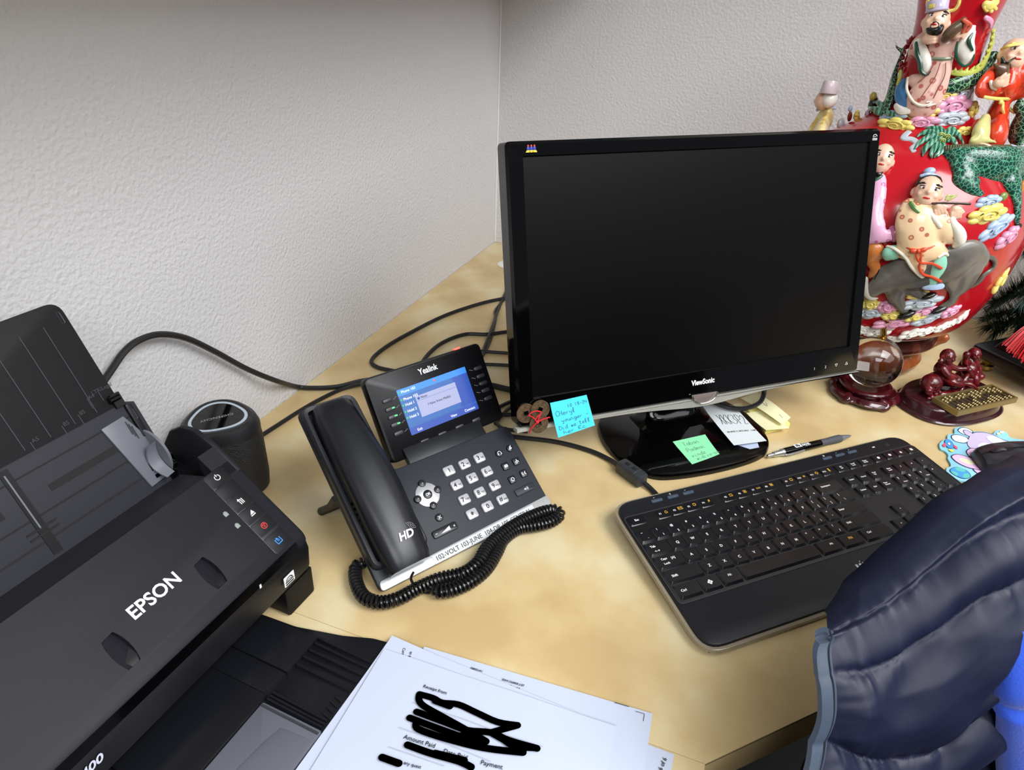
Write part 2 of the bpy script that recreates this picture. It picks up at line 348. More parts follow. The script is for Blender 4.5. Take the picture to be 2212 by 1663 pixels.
def word(s, u, v, h, w=None, jit=.15):
    """cursive-looking strokes for a word: simple single-line letter forms"""
    G = {'a': [[(.9, .9), (.3, 1), (.1, .5), (.4, .1), (.85, .3), (.8, .9)], [(.85, .9), (.85, .1), (1.1, .1)]], 'b': [[(.1, 1.8), (.1, .1), (.6, 0), (.9, .5), (.5, 1), (.1, .7)]],
         'c': [[(.9, .8), (.5, 1), (.1, .5), (.5, 0), (1, .2)]], 'C': [[(1, 1.6), (.5, 1.9), (0, 1), (.4, 0), (1.1, .3)]], 'd': [[(.9, .9), (.3, 1), (.1, .4), (.5, 0), (.9, .4), (.9, 1.9)], [(.9, .3), (1.1, 0)]], 'D': [[(.1, 1.8), (.1, 0), (.9, .4), (1, 1.2), (.1, 1.8)]],
         'e': [[(.1, .5), (.9, .6), (.6, 1), (.1, .6), (.4, 0), (1, .2)]], 'g': [[(.9, .9), (.3, 1), (.2, .3), (.8, .3), (.9, 1)], [(.9, 1), (.8, -.7), (.2, -.6), (1.1, .2)]], 'h': [[(.1, 1.9), (.1, 0)], [(.1, .6), (.6, 1), (.8, .5), (.9, 0)]],
         'H': [[(.1, 1.8), (.1, 0)], [(.9, 1.8), (.9, 0)], [(.1, .9), (.9, .9)]], 'i': [[(.3, 1), (.35, .1), (.8, 0)], [(.3, 1.4), (.35, 1.45)]], 'k': [[(.1, 1.9), (.1, 0)], [(.9, 1.1), (.1, .5), (1, 0)]], 'K': [[(.1, 1.8), (.15, 0)], [(1, 1.8), (.15, .8), (1.1, 0)]], 'l': [[(.2, 0), (.6, 1.6), (.3, 1.8), (.2, .3), (.8, 0)]],
         'm': [[(.1, 0), (.1, 1), (.4, .9), (.45, 0)], [(.45, .8), (.8, 1), (.9, 0)]], 'n': [[(.1, 0), (.1, 1), (.6, 1), (.8, .1), (1.1, .1)]], 'o': [[(.5, 1), (.1, .5), (.5, 0), (.9, .5), (.5, 1), (1.1, .9)]], 'p': [[(.1, 1), (.1, -.8)], [(.1, .8), (.7, 1), (.8, .3), (.1, .1)]],
         'P': [[(.1, 0), (.1, 1.8), (.9, 1.6), (.8, .9), (.1, .8)]], 'R': [[(.1, 0), (.1, 1.8), (.9, 1.5), (.1, .9), (1, 0)]], 'r': [[(.1, 0), (.15, 1), (.2, .7), (.8, 1)]], 's': [[(.8, .9), (.2, .9), (.7, .4), (.1, 0)]], 't': [[(.4, 1.7), (.4, .1), (.9, 0)], [(.1, 1.1), (.8, 1.2)]], 'T': [[(.5, 1.8), (.5, 0)], [(0, 1.7), (1.1, 1.8)]],
         'u': [[(.1, 1), (.2, .1), (.7, .1), (.8, 1), (.85, .1), (1.1, 0)]], 'v': [[(.1, 1), (.4, 0), (.8, 1)]], 'w': [[(.1, 1), (.3, 0), (.5, .8), (.7, 0), (.9, 1)]], 'y': [[(.1, 1), (.3, .3), (.8, .4), (.9, 1)], [(.9, 1), (.7, -.7), (.2, -.5)]], 'z': [[(.1, 1), (.8, 1), (.1, 0), (.9, 0)]], 'X': [[(.1, 1.8), (1, 0)], [(1, 1.8), (.1, 0)]],
         '1': [[(.4, 1.8), (.4, 0)]], '0': [[(.5, 1.8), (.1, .9), (.5, 0), (.9, .9), (.5, 1.8)]], '8': [[(.8, 1.5), (.3, 1.8), (.3, 1.1), (.9, .5), (.4, 0), (.2, .5), (.8, 1.5)]], '2': [[(.1, 1.4), (.5, 1.8), (.9, 1.3), (.1, 0), (1, .1)]], '3': [[(.1, 1.7), (.8, 1.6), (.4, 1), (.9, .5), (.1, 0)]], '4': [[(.2, 1.8), (.1, .8), (1, .8)], [(.8, 1.8), (.8, 0)]], '-': [[(.2, .8), (.9, .8)]], '.': [[(.4, .1), (.45, 0)]]}
    out = []; x = u
    for ch in s:
        if ch in G:
            for ln in G[ch]: out.append([(x+q[0]*(w or h*.6), v-q[1]*h) for q in ln])
        x += (w or h*.6)*1.18
    return out
MW = frame((MC.x, MC.y, MC.z), mex, meu, mn)
def on_mon(x, y, z=.0042): return MW @ Vector((x, y, z))
cy = mat('aqua_note_paper', '#43cfe6', .8)
npt = [on_mon(-.2183, -.1437), on_mon(-.1698, -.1412), on_mon(-.1629, -.1793, .012), on_mon(-.2148, -.1847, .014)]
ncurl = lambda u, v: .004*v*v*(1-u)+.0004*sin(u*5)
n1 = tablet(npt, 10, ncurl).obj('sticky_note', cy); tag(n1, 'aqua blue sticky note with handwriting stuck on the lower bezel beside the coins', 'note')
F = paper_map(npt, ncurl); PEN = mat('blue_pen_ink', '#2b4f78', .7)
L = word('10 18-24', .42, .24, .055, .058)+word('CHeryl', .08, .42, .075, .075)+word('younger -', .18, .62, .06, .07)+word('Did we tell', .08, .82, .065, .065)+word('her Rc', .16, .96, .06, .085)
scrawl(F, L, .0005, PEN, n1)
# coins tied with red cord
COIN = mat('aged_bronze', '#6d5a45', .42, .75, bump=('noise', 500, .5, .0008), mix=('noise', 300, '#8a7358', .4, .7))
ct = thing('coin_charm', 'three old bronze square-holed coins tied with red cord on the monitor corner', 'charm', frame(on_mon(-.239, -.155, .0036), mex, meu, mn))
def coin(x, y, z, rz):
    m = MB(); R = .0118; n = 32; q = .0030
    o = [(R*cos(i*2*pi/n), R*sin(i*2*pi/n)) for i in range(n)]
    def sq(i):
        a = i*2*pi/n; k = q/max(abs(cos(a)), abs(sin(a))); return (k*cos(a), k*sin(a))
    s_ = [sq(i) for i in range(n)]; S_ = lambda P, k: [(a*k, c*k) for a, c in P]
    m.loops([[(a, c, 0) for a, c in s_], [(a, c, 0) for a, c in o], [(a, c, .0018) for a, c in o], [(a, c, .0018) for a, c in S_(o, .88)], [(a, c, .0012) for a, c in S_(o, .86)], [(a, c, .0012) for a, c in S_(s_, 1.4)], [(a, c, .0018) for a, c in S_(s_, 1.3)], [(a, c, .0018) for a, c in s_]], caps=False, closed=True)
    for k in range(4):
        a = k*pi/2
        for j in range(4):
            cx, cyy = .0068*cos(a)+random.uniform(-.0016, .0016), .0068*sin(a)+random.uniform(-.0016, .0016)
            l = random.uniform(.0012, .0026); h = random.random() < .5
            m.box((cx, cyy, .0014), (l if h else .0005, .0005 if h else l, .0006))
    return m.obj('coin', COIN, ct, TR(x, y, z, 0, 0, rz))
coin(-.0105, .0037, .0002, .1); coin(.0068, .0060, .0021, -.5); coin(.0037, -.0105, .0040, .3)
cord = mat('red_cord', '#d31f2e', .6, bump=('wave', 900, .4, .0006))
q = MB()
for P in ([(-.009, .002, .005), (-.005, .0055, .0062), (.001, .0062, .0062), (.007, .004, .006)], [(-.009, .002, .005), (-.004, -.001, .0064), (.001, -.0075, .0074)], [(.007, .004, .006), (.004, -.001, .0066), (.001, -.0075, .0074)], [(.001, -.0075, .0074), (-.003, -.0105, .0074), (-.007, -.015, .0058), (-.0085, -.021, .003)], [(.001, -.0075, .0074), (.006, -.0055, .0074), (.012, -.005, .006), (.0185, -.0055, .0035)], [(.001, -.0075, .0074), (-.001, -.0035, .007), (.004, .001, .0066)]):
    q.tube(catmull(P, 6), .00085, 7)
q.ell((.001, -.0075, .0078), (.0021, .0021, .0014), nu=10, nv=6); q.obj('red_cord', cord, ct)

# papers on and beside the monitor foot
gp = [(0.5448,-0.6925,0.0098),(0.5833,-0.656,0.0098),(0.607,-0.696,0.0098),(0.5765,-0.7326,0.0098)]
gcurl = lambda u, v: .0002+.006*max(0, .35-v)**2*(1-.3*u)+.004*max(0, u+v-1.5)**2
n2 = tablet(gp, 10, gcurl).obj('sticky_note', mat('mint_note_paper', '#8fe6ae', .8)); tag(n2, 'mint green sticky note with faint writing lying on the monitor foot', 'note')
F = paper_map(gp, gcurl); PC = mat('pencil_grey', '#4d6a60', .8)
scrawl(F, word('Taban', .2, .28, .085, .085)+word('Padmai', .17, .54, .085, .085)+word('vindz', .17, .78, .075, .085)+word('widiso-ca', .25, .93, .07, .075), .0004, PC, n2)
wp = [(0.567,-0.5962,0.022),(0.6134,-0.5785,0.02),(0.6631,-0.6416,0.011),(0.6224,-0.6742,0.012)]
wcurl = lambda u, v: .006*max(0, .4-v)**2*(1-u)+.0035*v*v*(1-u*.3)+.002*sin(u*3)*(1-v)
n3 = tablet(wp, 12, wcurl).obj('paper_slip', mat('slip_paper', '#cfd6d8', .85)); tag(n3, 'curled white paper slip with pen lettering, propped on the monitor foot', 'note')
F = paper_map(wp, wcurl)
scrawl(F, word('XKK3P2', .16, .52, .13, .115), .0007, INK, n3); scrawl(F, word('wvwanscwaswas.com', .12, .72, .035, .043), .00035, INK, n3)
tag(tablet([(0.6254,-0.6631,0.0102),(0.6512,-0.6421,0.0102),(0.6551,-0.6569,0.0102),(0.6438,-0.6666,0.0102)], 4).obj('paper_slip', mat('folded_slip', '#b9c3dc', .8)), 'small bluish folded paper flap under the white slip on the monitor foot', 'note')
YP = mat('pale_yellow_paper', '#ece7b8', .85); YP2 = mat('yellow_pad_paper', '#e6dd86', .85)
yb = [(0.6314,-0.558),(0.6682,-0.5287),(0.6931,-0.5733),(0.6616,-0.6041)]
pad = thing('sticky_note_pad', 'thick pale yellow sticky note pad lying right of the monitor foot', 'notepad', TR(0, 0, 0))
MB().prism(yb, .0006, .0085, .0004).obj('pad_block', YP2, pad)
ys = [(0.632,-0.5718),(0.667,-0.5449),(0.6915,-0.5886),(0.6614,-0.6135)]
yt = tablet([(x, y, .0088) for x, y in ys], 8, lambda u, v: .0055*max(0, v-.2)**2*(1-u)+.0004); yt.obj('top_leaf', YP, pad)
y3 = [(0.6206,-0.5387,0.013),(0.6409,-0.5229,0.02),(0.6919,-0.57,0.016),(0.6817,-0.5922,0.014)]
n5 = tablet(y3, 8, lambda u, v: .003*sin(v*3)).obj('loose_note', YP); tag(n5, 'creased pale yellow loose note on top of the yellow pad', 'note')
F = paper_map(y3, lambda u, v: .003*sin(v*3)); scrawl(F, [[(.7, .4), (.5, .5), (.55, .3)], [(.55, .8), (.5, .9)]], .0005, PC, n5)
y4 = [(0.5898,-0.5607,0.0012),(0.6224,-0.5315,0.0012),(0.66,-0.6017,0.0012),(0.6499,-0.6212,0.0012)]
n6 = tablet(y4, 4).obj('loose_note', YP); tag(n6, 'pale yellow note lying on the desk between white slip and pad', 'note')

# ---------------------------------------------------------------- keyboard
ky = 0.7451; kt = rad(4); U1 = .01905
kex = Vector((cos(ky), sin(ky), 0)); key_ = Vector((-sin(ky), cos(ky), 0))
KO = Vector((0.5827,-0.9009,0))
kb = thing('keyboard', 'black full-size computer keyboard with palm rest and worn keys', 'keyboard', frame(KO, kex, key_, (0, 0, 1)))
KF = TR(0, 0, .024, kt)                     # key-top plane, origin at the Q key
def ku(x, y): return (x*U1, y*U1)
ko = rcorner([ku(-2.15, 4.12), ku(-2.62, -6.52), ku(20.98, -6.52), ku(21.45, 4.12)], .026, 6)
arch = []
for i, q in enumerate(ko): arch.append(q)
KBODY = mat('keyboard_shell', '#17181e', .42, spec=.35, bump=('noise', 700, .2, .0004))
MB().prism(inset(ko if ccw(ko) else ko[::-1], .0035), -.0125, -.0028, .0025, KF).obj('shell', KBODY, kb)
RIM = mat('clear_keyboard_rim', '#cdbfa4', .14, trans=.6, ior=1.45)
MB().prism(ko, -.0105, -.0062, .0012, KF).obj('clear_rim', RIM, kb)
MB().prism(rrect(.40, .006, .002, c=ku(9.5, 3.7)), -.0285, -.0126, 0, KF).obj('rear_foot', DARK, kb)
MB().prism(rrect(.44, .004, .001, c=ku(9.5, -6.1)), -.0145, -.0126, 0, KF).obj('front_foot', DARK, kb)
well = rcorner([ku(-1.98, 2.73), ku(-2.2, -3.66), ku(20.9, -3.66), ku(21.15, 2.73)], .006)
MB().prism(well, -.0029, -.0024, .0003, KF).obj('key_well', mat('key_well', '#0a0a0c', .5), kb)
q = MB().tube([(x, y, -.0024) for x, y in well]+[(well[0][0], well[0][1], -.0024)], .0005, 6, KF); q.obj('well_lip', mat('well_lip', '#3a3b40', .3), kb)
KEY = mat('worn_keycap', '#0e0f14', .24, spec=.5, bump=('noise', 500, .1, .0004))
_km = {}
def keymesh(w, h, lo=False):
    k = (round(w, 3), round(h, 3), lo)
    if k in _km: return _km[k]
    W2, H2 = w*U1-.0011, h*U1-.0011; tp = .0022 if not lo else .0012; z1 = 0 if not lo else -.0008
    L = [[(x, y, -.0024) for x, y in rrect(W2, H2, .0012, 2)], [(x, y, z1-.0008) for x, y in rrect(W2-tp*.9, H2-tp, .0018, 2, (0, .0003))], [(x, y, z1) for x, y in rrect(W2-tp*1.5, H2-tp*1.6, .0022, 2, (0, .0004))]]
    me = MB().loops(L).mesh('keycap', 25); me.materials.append(KEY); _km[k] = me; return me
def key(x, y, w=1, h=1, leg=(), lo=False):
    o = put('key', keymesh(w, h, lo), kb, KF @ TR(x*U1, y*U1, 0))
    for s, dx, dy, sz, mt in leg: txt(s, sz, mt, o, TR(dx*U1, dy*U1, .00005 if not lo else -.0007), name='legend', bold=.03, ext=.00006)
B, Sm = .0032, .0023
for i, (a, c) in enumerate(zip('`1234567890-=', '~!@#$%^&*()_+')): key(-1.5+i, 1, leg=((c, -.12, .24, .0026, WHITE), (a, .08, -.2, .0028, WHITE)))
key(12, 1, 2, leg=(('Backspace', -.2, .1, Sm, WHITE),))
key(-1.25, 0, 1.5, leg=(('Tab', -.3, .15, .0028, WHITE), ('<-\u2192', -.2, -.2, .0024, WHITE)))
for i, a in enumerate('QWERTYUIOP'): key(i, 0, leg=((a, 0, 0, B, WHITE),))
for i, (a, c) in enumerate((('[', '{'), (']', '}'))): key(10+i, 0, leg=((c, -.1, .22, .0028, WHITE), (a, .05, -.2, .0028, WHITE)))
key(12.25, 0, 1.5, leg=(('|', -.25, .22, .0028, WHITE), ('\\', -.1, -.2, .0028, WHITE)))
key(-1.125, -1, 1.75, leg=(('Caps', -.3, .16, .0025, WHITE), ('Lock', -.28, -.14, .0025, WHITE), ('[A]', .25, .1, .0025, WHITE)))
for i, a in enumerate('ASDFGHJKL'): key(.25+i, -1, leg=((a, 0, 0, B, WHITE),))
key(9.25, -1, leg=((':', -.1, .2, B, WHITE), (';', .06, -.2, B, WHITE))); key(10.25, -1, leg=(('"', -.1, .25, B, WHITE), ("'", .06, -.1, B, WHITE)))
key(11.875, -1, 2.25, leg=(('Enter', -.65, .12, .0026, WHITE),))
key(-.875, -2, 2.25, leg=(('Shift', -.6, 0, .0028, WHITE),))
for i, a in enumerate('ZXCVBNM'): key(.75+i, -2, leg=((a, 0, 0, B, WHITE),))
for i, (a, c) in enumerate(((',', '<'), ('.', '>'), ('/', '?'))): key(7.75+i, -2, leg=((c, -.1, .22, .0028, WHITE), (a, .08, -.2, .003, WHITE)))
key(11.625, -2, 2.75, leg=(('Shift', -.8, .1, .0026, WHITE),))
key(-1.27, -3, 1.45, leg=(('Ctrl', -.3, 0, .0028, WHITE),))
key(.1, -3, 1.27, leg=(('\u2756', 0, .02, .0045, WHITE),))
key(1.4, -3, 1.3, leg=(('Alt', 0, .1, .0026, WHITE),)); key(4.78, -3, 5.4)
key(8.3, -3, 1.6, leg=(('Alt', .2, .1, .0026, WHITE),)); key(9.95, -3, 1.65, leg=(('FN', 0, .1, .0032, YEL),)); key(11.9, -3, 2.2, leg=(('Ctrl', -.5, .1, .0026, WHITE),))
fx = [.47, 1.47, 2.48, 3.53, 5.17, 6.22, 7.27, 8.28, 9.87, 10.92, 11.96, 13.0]
key(-1.33, 2.28, 1.1, .72, (('Esc', 0, 0, .0028, WHITE),), True)
ic = ['\u2302', '\u2709', '\u25cb', '\u266b', '\u25a1', '\u25a3', '\u25ad', '\u25a4', '\u25a2', '\u2261', '\u25c7', '\u25ae']
for i, x in enumerate(fx): key(x, 2.28, .98, .72, (('F%d' % (i+1), -.2, 0, .0023, WHITE), (ic[i], .22, .05, .0036, YEL)), True)
for x, s in ((14.25, 'Prt\nScr'), (15.28, 'Scroll\nLock'), (16.33, 'Pause\nBreak')): key(x, 2.28, .98, .72, ((s, 0, 0, .0019, WHITE),), True)
for x, s in ((17.52, '\u25cf'), (18.55, '\u25cf'), (19.55, '\u2605'), (20.55, '\u25a0')): key(x, 2.28, .98, .72, ((s, 0, 0, .0034, WHITE),), True)
for i, s in enumerate(('Insert', 'Home', 'Page\nUp')): key(13.95+i, 1, leg=((s, 0, .08, .0021, WHITE),))
for i, s in enumerate(('Delete', 'End', 'Page\nDown')): key(13.95+i, 0, leg=((s, 0, .08, .0021, WHITE),))
key(14.9, -2, leg=(('\u25b4', 0, .05, .003, WHITE),))
for i in range(3): key(13.9+i, -3, leg=(('\u25c2\u25be\u25b8'[i], 0, .05, .003, WHITE),))
for i, s in enumerate(('Num\nLock', '/', '*', '-')): key(17.25+i, 1, leg=((s, 0, .1, .0021 if i == 0 else .003, WHITE),))
for r in range(3):
    for i in range(3): key(17.25+i, -r, leg=((str(7+i-3*r), -.15, .22, .0031, WHITE), (('Home', '\u25b4', 'PgUp', '\u25c2', ' ', '\u25b8', 'End', '\u25be', 'PgDn')[r*3+i], .1, -.15, .0017, WHITE)))
key(20.25, -.5, 1, 2, leg=(('+', -.1, .7, .003, WHITE),)); key(20.25, -2.5, 1, 2); key(17.75, -3, 2, leg=(('0', -.5, .2, .003, WHITE),)); key(19.25, -3, leg=(('.', -.1, .2, .003, WHITE),))
MK = mat('slate_media_button', '#3f4c5c', .4)
for x, s in ((.74, '\u25c2\u25c2'), (1.88, '\u25b8\u2016'), (3.0, '\u25b8\u25b8'), (14.1, '\u2716'), (15.2, '\u2013'), (16.3, '+')):
    o = MB().prism(rrect(.0150, .0042, .0016), -.003, -.0012, .0008, TR(0, 0, 0)).obj('media_button', MK, kb, KF @ TR(x*U1, 3.4*U1, 0))
    txt(s, .0018, WHITE, o, TR(-.001, .0052, -.0026), name='legend')
MB().box((0, 0, 0), (.004, .0014, .0004)).obj('indicator_light', WHITE, kb, KF @ TR(18.23*U1, 3.36*U1, -.0026))
MB().prism([(.0045*cos(a), .0045*sin(a)) for a in (i*pi/10 for i in range(20))], -.0028, -.0024, .0003).obj('power_switch', DARK, kb, KF @ TR(19.4*U1, 3.36*U1, 0))
lm = MB(); lm.tube(catmull([(-.004, .003, 0), (-.0055, -.001, 0), (-.004, -.005, 0), (-.0005, -.006, 0)], 5), .0014, 6, flat=.1); lm.prism([(.0018*cos(i*pi/8), .0018*sin(i*pi/8)) for i in range(16)], -.0001, .0001)
for a in (40, 0, -40, -80): lm.box((.0045, 0, 0), (.002, .0007, .0002), TR(0, 0, 0, 0, 0, rad(a)))
lm.obj('emblem', mat('emblem_grey', '#c9ccd4', .4, .3), kb, KF @ TR(9.1*U1, -4.6*U1, -.0026, 0, 0, .3))

# ---------------------------------------------------------------- desk phone
pex = Vector((cos(rad(59.27)), sin(rad(59.27)), 0)); pey = Vector((-pex.y, pex.x, 0)); PT = rad(34.5)
PO = Vector((.3154, -1.0699, 0))
ph = thing('desk_phone', 'dark slate office desk phone with lit blue display and corded handset', 'phone', frame(PO, pex, pey, (0, 0, 1)))
PF = TR(0, 0, .008, PT)                     # face plane: x along the front edge, y up the slope
SLATE = mat('slate_phone_plastic', '#272b32', .5, spec=.35, bump=('noise', 1100, .3, .0003))
SLATE2 = mat('handset_plastic', '#16181d', .34, spec=.45, bump=('noise', 1300, .12, .0002))
face = rcorner([(0, -.004), (.2262, -.004), (.2285, .108), (.070, .1085), (.066, .2095), (.002, .2095)], .008, 4)
MB().prism(face, -.0060, 0, .002, PF).obj('body', SLATE, ph)
cr = rcorner([(.0005, .016), (.066, .016), (.0655, .2075), (.0025, .2075)], .012, 5)
m = MB(); ci = inset(cr if ccw(cr) else cr[::-1], .006); co = cr if ccw(cr) else cr[::-1]; cj = inset(co, .002)
m.loops([[(x, y, 0) for x, y in co], [(x, y, .008) for x, y in co], [(x, y, .0105) for x, y in cj], [(x, y, .010) for x, y in ci], [(x, y, .0015) for x, y in inset(co, .007)]], PF, caps=False); m.obj('cradle_rim', mat('cradle_plastic', '#1b1d21', .4), ph)
MB().prism(inset(co, .006), 0, .0018, 0, PF).obj('cradle', mat('cradle_floor', '#25272c', .5), ph)
sp = MB(); sp.prism([(.013*cos(i*pi/12), .024*sin(i*pi/12)) for i in range(24)], .0018, .0024, .0004, PF @ TR(.020, .075)); sp.obj('speaker_grille', DARK, ph)
for i in range(6): MB().prism([(.0011*cos(k*pi/5), .002*sin(k*pi/5)) for k in range(10)], .0024, .0030, 0, PF @ TR(.012, .058+.0065*i)).obj('grille_slot', GLOSS, ph)
ST = mat('brushed_silver_strip', '#c3c5c8', .35, .6, bump=('wave', 60, .1, .0003))
MB().prism(rcorner([(.0008, -.0042), (.2258, -.0042), (.2272, .0095), (.0018, .0062)], .004), 0, .0022, .001, PF).obj('silver_strip', ST, ph)
MB().prism([(.0635, -.0040), (.2015, -.0025), (.2015, .0068), (.0635, .0052)], .0023, .0026, 0, PF).obj('label_tape', mat('label_tape', '#c9cccd', .5), ph)
txt('102-VOLT 103-JUNE  104-DR 105-CENTRAL', .0052, INK, ph, PF @ TR(.1320, .0006, .00275, 0, 0, .009), name='label_lettering', sx=.93)
KG = mat('grey_key', '#b4b4b9', .35, .2)
def pkey(x, y, w, h, r, z, mt, name='key', rot=0, bev=.001):
    return MB().prism(rrect(w, h, r, 4), .0002, z, bev).obj(name, mt, ph, PF @ TR(x, y, 0, 0, 0, rot))
lets = ['', 'ABC', 'DEF', 'GHI', 'JKL', 'MNO', 'PQRS', 'TUV', 'WXYZ', '', '', 'SEND']
for i, s in enumerate('123456789*0#'):
    k = pkey(.1285+.0212*(i % 3), (.0828, .0643, .0456, .0274)[i//3], .0135, .0112, .0022, .003, KG, 'number_key')
    txt(s, .0052 if s != '*' else .0066, INK, k, TR(-.0022 if lets[i] else 0, .0002, .0031), name='legend', bold=.03)
    if lets[i]: txt(lets[i], .0016, INK, k, TR(.0034, -.0008, .0031), name='legend')
MB().prism([(.0140*cos(i*pi/20), .0140*sin(i*pi/20)) for i in range(40)], .0002, .0016, .0008, PF @ TR(.0922, .0677)).obj('navigation_ring', mat('satin_ring', '#d5d6d8', .28, .7), ph)
for dx, dy, s in ((0, .0138, '\u25b4'), (.0132, .0005, '\u25b8'), (-.0128, -.0003, '\u25c2'), (0, -.0135, '\u25be')):
    k = MB().prism([(.0043*cos(i*pi/9), .0043*sin(i*pi/9)) for i in range(18)], .0002, .0030, .001).obj('arrow_button', SLATE2, ph, PF @ TR(.0922+dx, .0677+dy)); txt(s, .0026, WHITE, k, TR(0, 0, .0031), name='legend')
k = MB().prism([(.0052*cos(i*pi/9), .0052*sin(i*pi/9)) for i in range(18)], .0002, .0034, .001).obj('ok_button', SLATE2, ph, PF @ TR(.0922, .0677)); txt('OK', .0028, WHITE, k, TR(0, 0, .0035), name='legend', bold=.03)
k = pkey(.0921, .0394, .0088, .0088, .004, .0022, SLATE2, 'cancel_button'); txt('\u2715', .0034, WHITE, k, TR(0, 0, .0023), name='legend', bold=.02)
k = pkey(.0912, .0243, .031, .0088, .0025, .0022, SLATE2, 'volume_rocker'); txt('-', .001, WHITE, k, TR(-.0115, 0, .0023), name='legend', bold=.2, sx=3); txt('+', .003, WHITE, k, TR(.0115, 0, .0023), name='legend', bold=.03)
MB().flat([(-.006, -.002), (.006, -.002), (.006, .0022)], .0023).obj('legend', WHITE, k)
fs = [(.1975, .0786, .0088, .0042), (.2141, .0790, .0088, .0042), (.1968, .0611, .0095, .0022), (.2128, .0613, .0095, .0022), (.1958, .0434, .0095, .0022), (.2137, .0444, .0095, .0022)]
def glyph(kind):
    g = MB()
    def arc(x, y, r, a0, a1, w=.0006, n=10):
        P = [(x+r*cos(rad(a0+(a1-a0)*i/n)), y+r*sin(rad(a0+(a1-a0)*i/n))) for i in range(n+1)]; stroke(g, P, w)
    if kind == 0: arc(0, 0, .0022, -40, 220); g.box((-.0021, -.0012, 0), (.001, .002, .0001)); g.box((.0021, -.0012, 0), (.001, .002, .0001)); stroke(g, [(.0018, -.002), (.0004, -.0026)], .0006)
    elif kind == 1: g.prism(rrect(.0016, .003, .0008, 3, (0, .0008)), -.0001, .0001); arc(0, .0006, .0019, 190, 350); stroke(g, [(-.002, -.002), (.002, .003)], .0006)
    elif kind == 2: g.flat([(-.0024, -.0016), (.0024, -.0016), (.0024, .0012), (0, -.0004), (-.0024, .0012)], 0); g.flat([(-.0024, .0017), (.0024, .0017), (0, .0001)], 0)
    elif kind == 3: arc(-.001, -.0012, .0012, 0, 360); stroke(g, [(.0002, .0024), (.0002, .0002), (.0022, -.0004)], .0009); stroke(g, [(.0002, .0006), (.0024, -.0018)], .0006)
    elif kind == 4: arc(0, 0, .0020, 20, 160, .0007); arc(0, 0, .0020, 200, 340, .0007); g.flat([(.0012, .0006), (.0027, .0006), (.0019, -.0008)], 0); g.flat([(-.0012, -.0006), (-.0027, -.0006), (-.0019, .0008)], 0)
    else: arc(-.0008, 0, .0022, 120, 240, .0009); arc(.0032, 0, .0022, 120, 240, .0009); stroke(g, [(-.001, 0), (.0012, 0)], .0006)
    return g
for i, (x, y, s, r) in enumerate(fs):
    k = pkey(x, y, s, s, r, .0022, SLATE2, 'function_button'); glyph(i).obj('legend', WHITE, k, TR(0, 0, .00235))
k = pkey(.2043, .0268, .028, .0088, .002, .0018, SLATE, 'speaker_button'); s_ = MB().flat([(-.0022, -.0006), (-.0012, -.0006), (0, -.0018), (0, .0018), (-.0012, .0006), (-.0022, .0006)], 0)
for r in (.001, .002, .003): stroke(s_, [(.0003+r*cos(rad(a)), r*sin(rad(a))) for a in range(-45, 46, 15)], .0004)
s_.obj('legend', WHITE, k, TR(.001, 0, .0019))
# handset: a long arched grip with two deeper ends
hs = []
prof = [(.004, .010, .019, .0165), (.012, .006, .0225, .0185), (.030, .005, .0245, .0195), (.055, .010, .026, .0205), (.085, .017, .0265, .0210), (.115, .017, .0262, .0208), (.140, .010, .0252, .0200), (.160, .005, .0235, .0190), (.185, .005, .021, .0175), (.198, .007, .018, .0150), (.2015, .011, .014, .0110)]
for y, zb, zt, hw in prof:
    cx = .0335+.0015*sin(y/.2*pi); zt2 = zt+.008; L = []
    for x, z in ((-1, 0), (-1, .45), (-.93, .72), (-.62, .94), (-.25, 1), (.25, 1), (.62, .94), (.93, .72), (1, .45), (1, 0), (.5, 0), (-.5, 0)):
        L.append((cx+x*(hw+.0055), y, zb+(zt2-zb)*z))
    hs.append(L)
MB().loops(hs, PF).obj('handset', SLATE2, ph, sharp=55)
txt('HD', .0078, mat('silver_print', '#c9cbd0', .4, .3), ph, PF @ TR(.0375, .0325, .0337), name='hd_mark', bold=.05, shear=.25)
dm = MB()
for rr in range(1, 5):
    for a in range(0, 110, int(60/rr)):
        dm.prism([(.0003*cos(k*pi/3), .0003*sin(k*pi/3)) for k in range(6)], 0, .0001, 0, TR(rr*.0016*cos(rad(a-10)), rr*.0016*sin(rad(a-10))))
dm.obj('hd_dots', WHITE, ph, PF @ TR(.0435, .0365, .0338))
# display on its own tilting plate
DF = frame((.1557, .1286, .1099), (1, 0, 0), (0, cos(rad(57.1)), sin(rad(57.1))), (0, -sin(rad(57.1)), cos(rad(57.1)))) @ TR(0, 0, 0, 0, 0, rad(1.1))
dp = rcorner([(-.0798, .0512), (.0782, .0495), (.0778, -.0502), (-.0798, -.0492)], .007, 4)
MB().prism(dp, -.014, -.0002, .0022, DF).obj('display_panel', mat('display_gloss', '#0c0c0f', .3, spec=.25), ph)
MB().prism(rrect(.132, .088, .006), -.034, -.0141, .002, DF).obj('display_back', SLATE, ph)
MB().prism([(.092, .098), (.198, .098), (.198, .128), (.092, .128)], -.010, -.002, .001, PF).obj('hinge_plate', SLATE2, ph)
MB().loops([[(x, y, z) for x, y in rrect(.10, d, .003, 3, (.145, yy))] for z, d, yy in ((.055, .028, .132), (.075, .028, .138), (.095, .022, .150))]).obj('hinge_arm', SLATE2, ph)
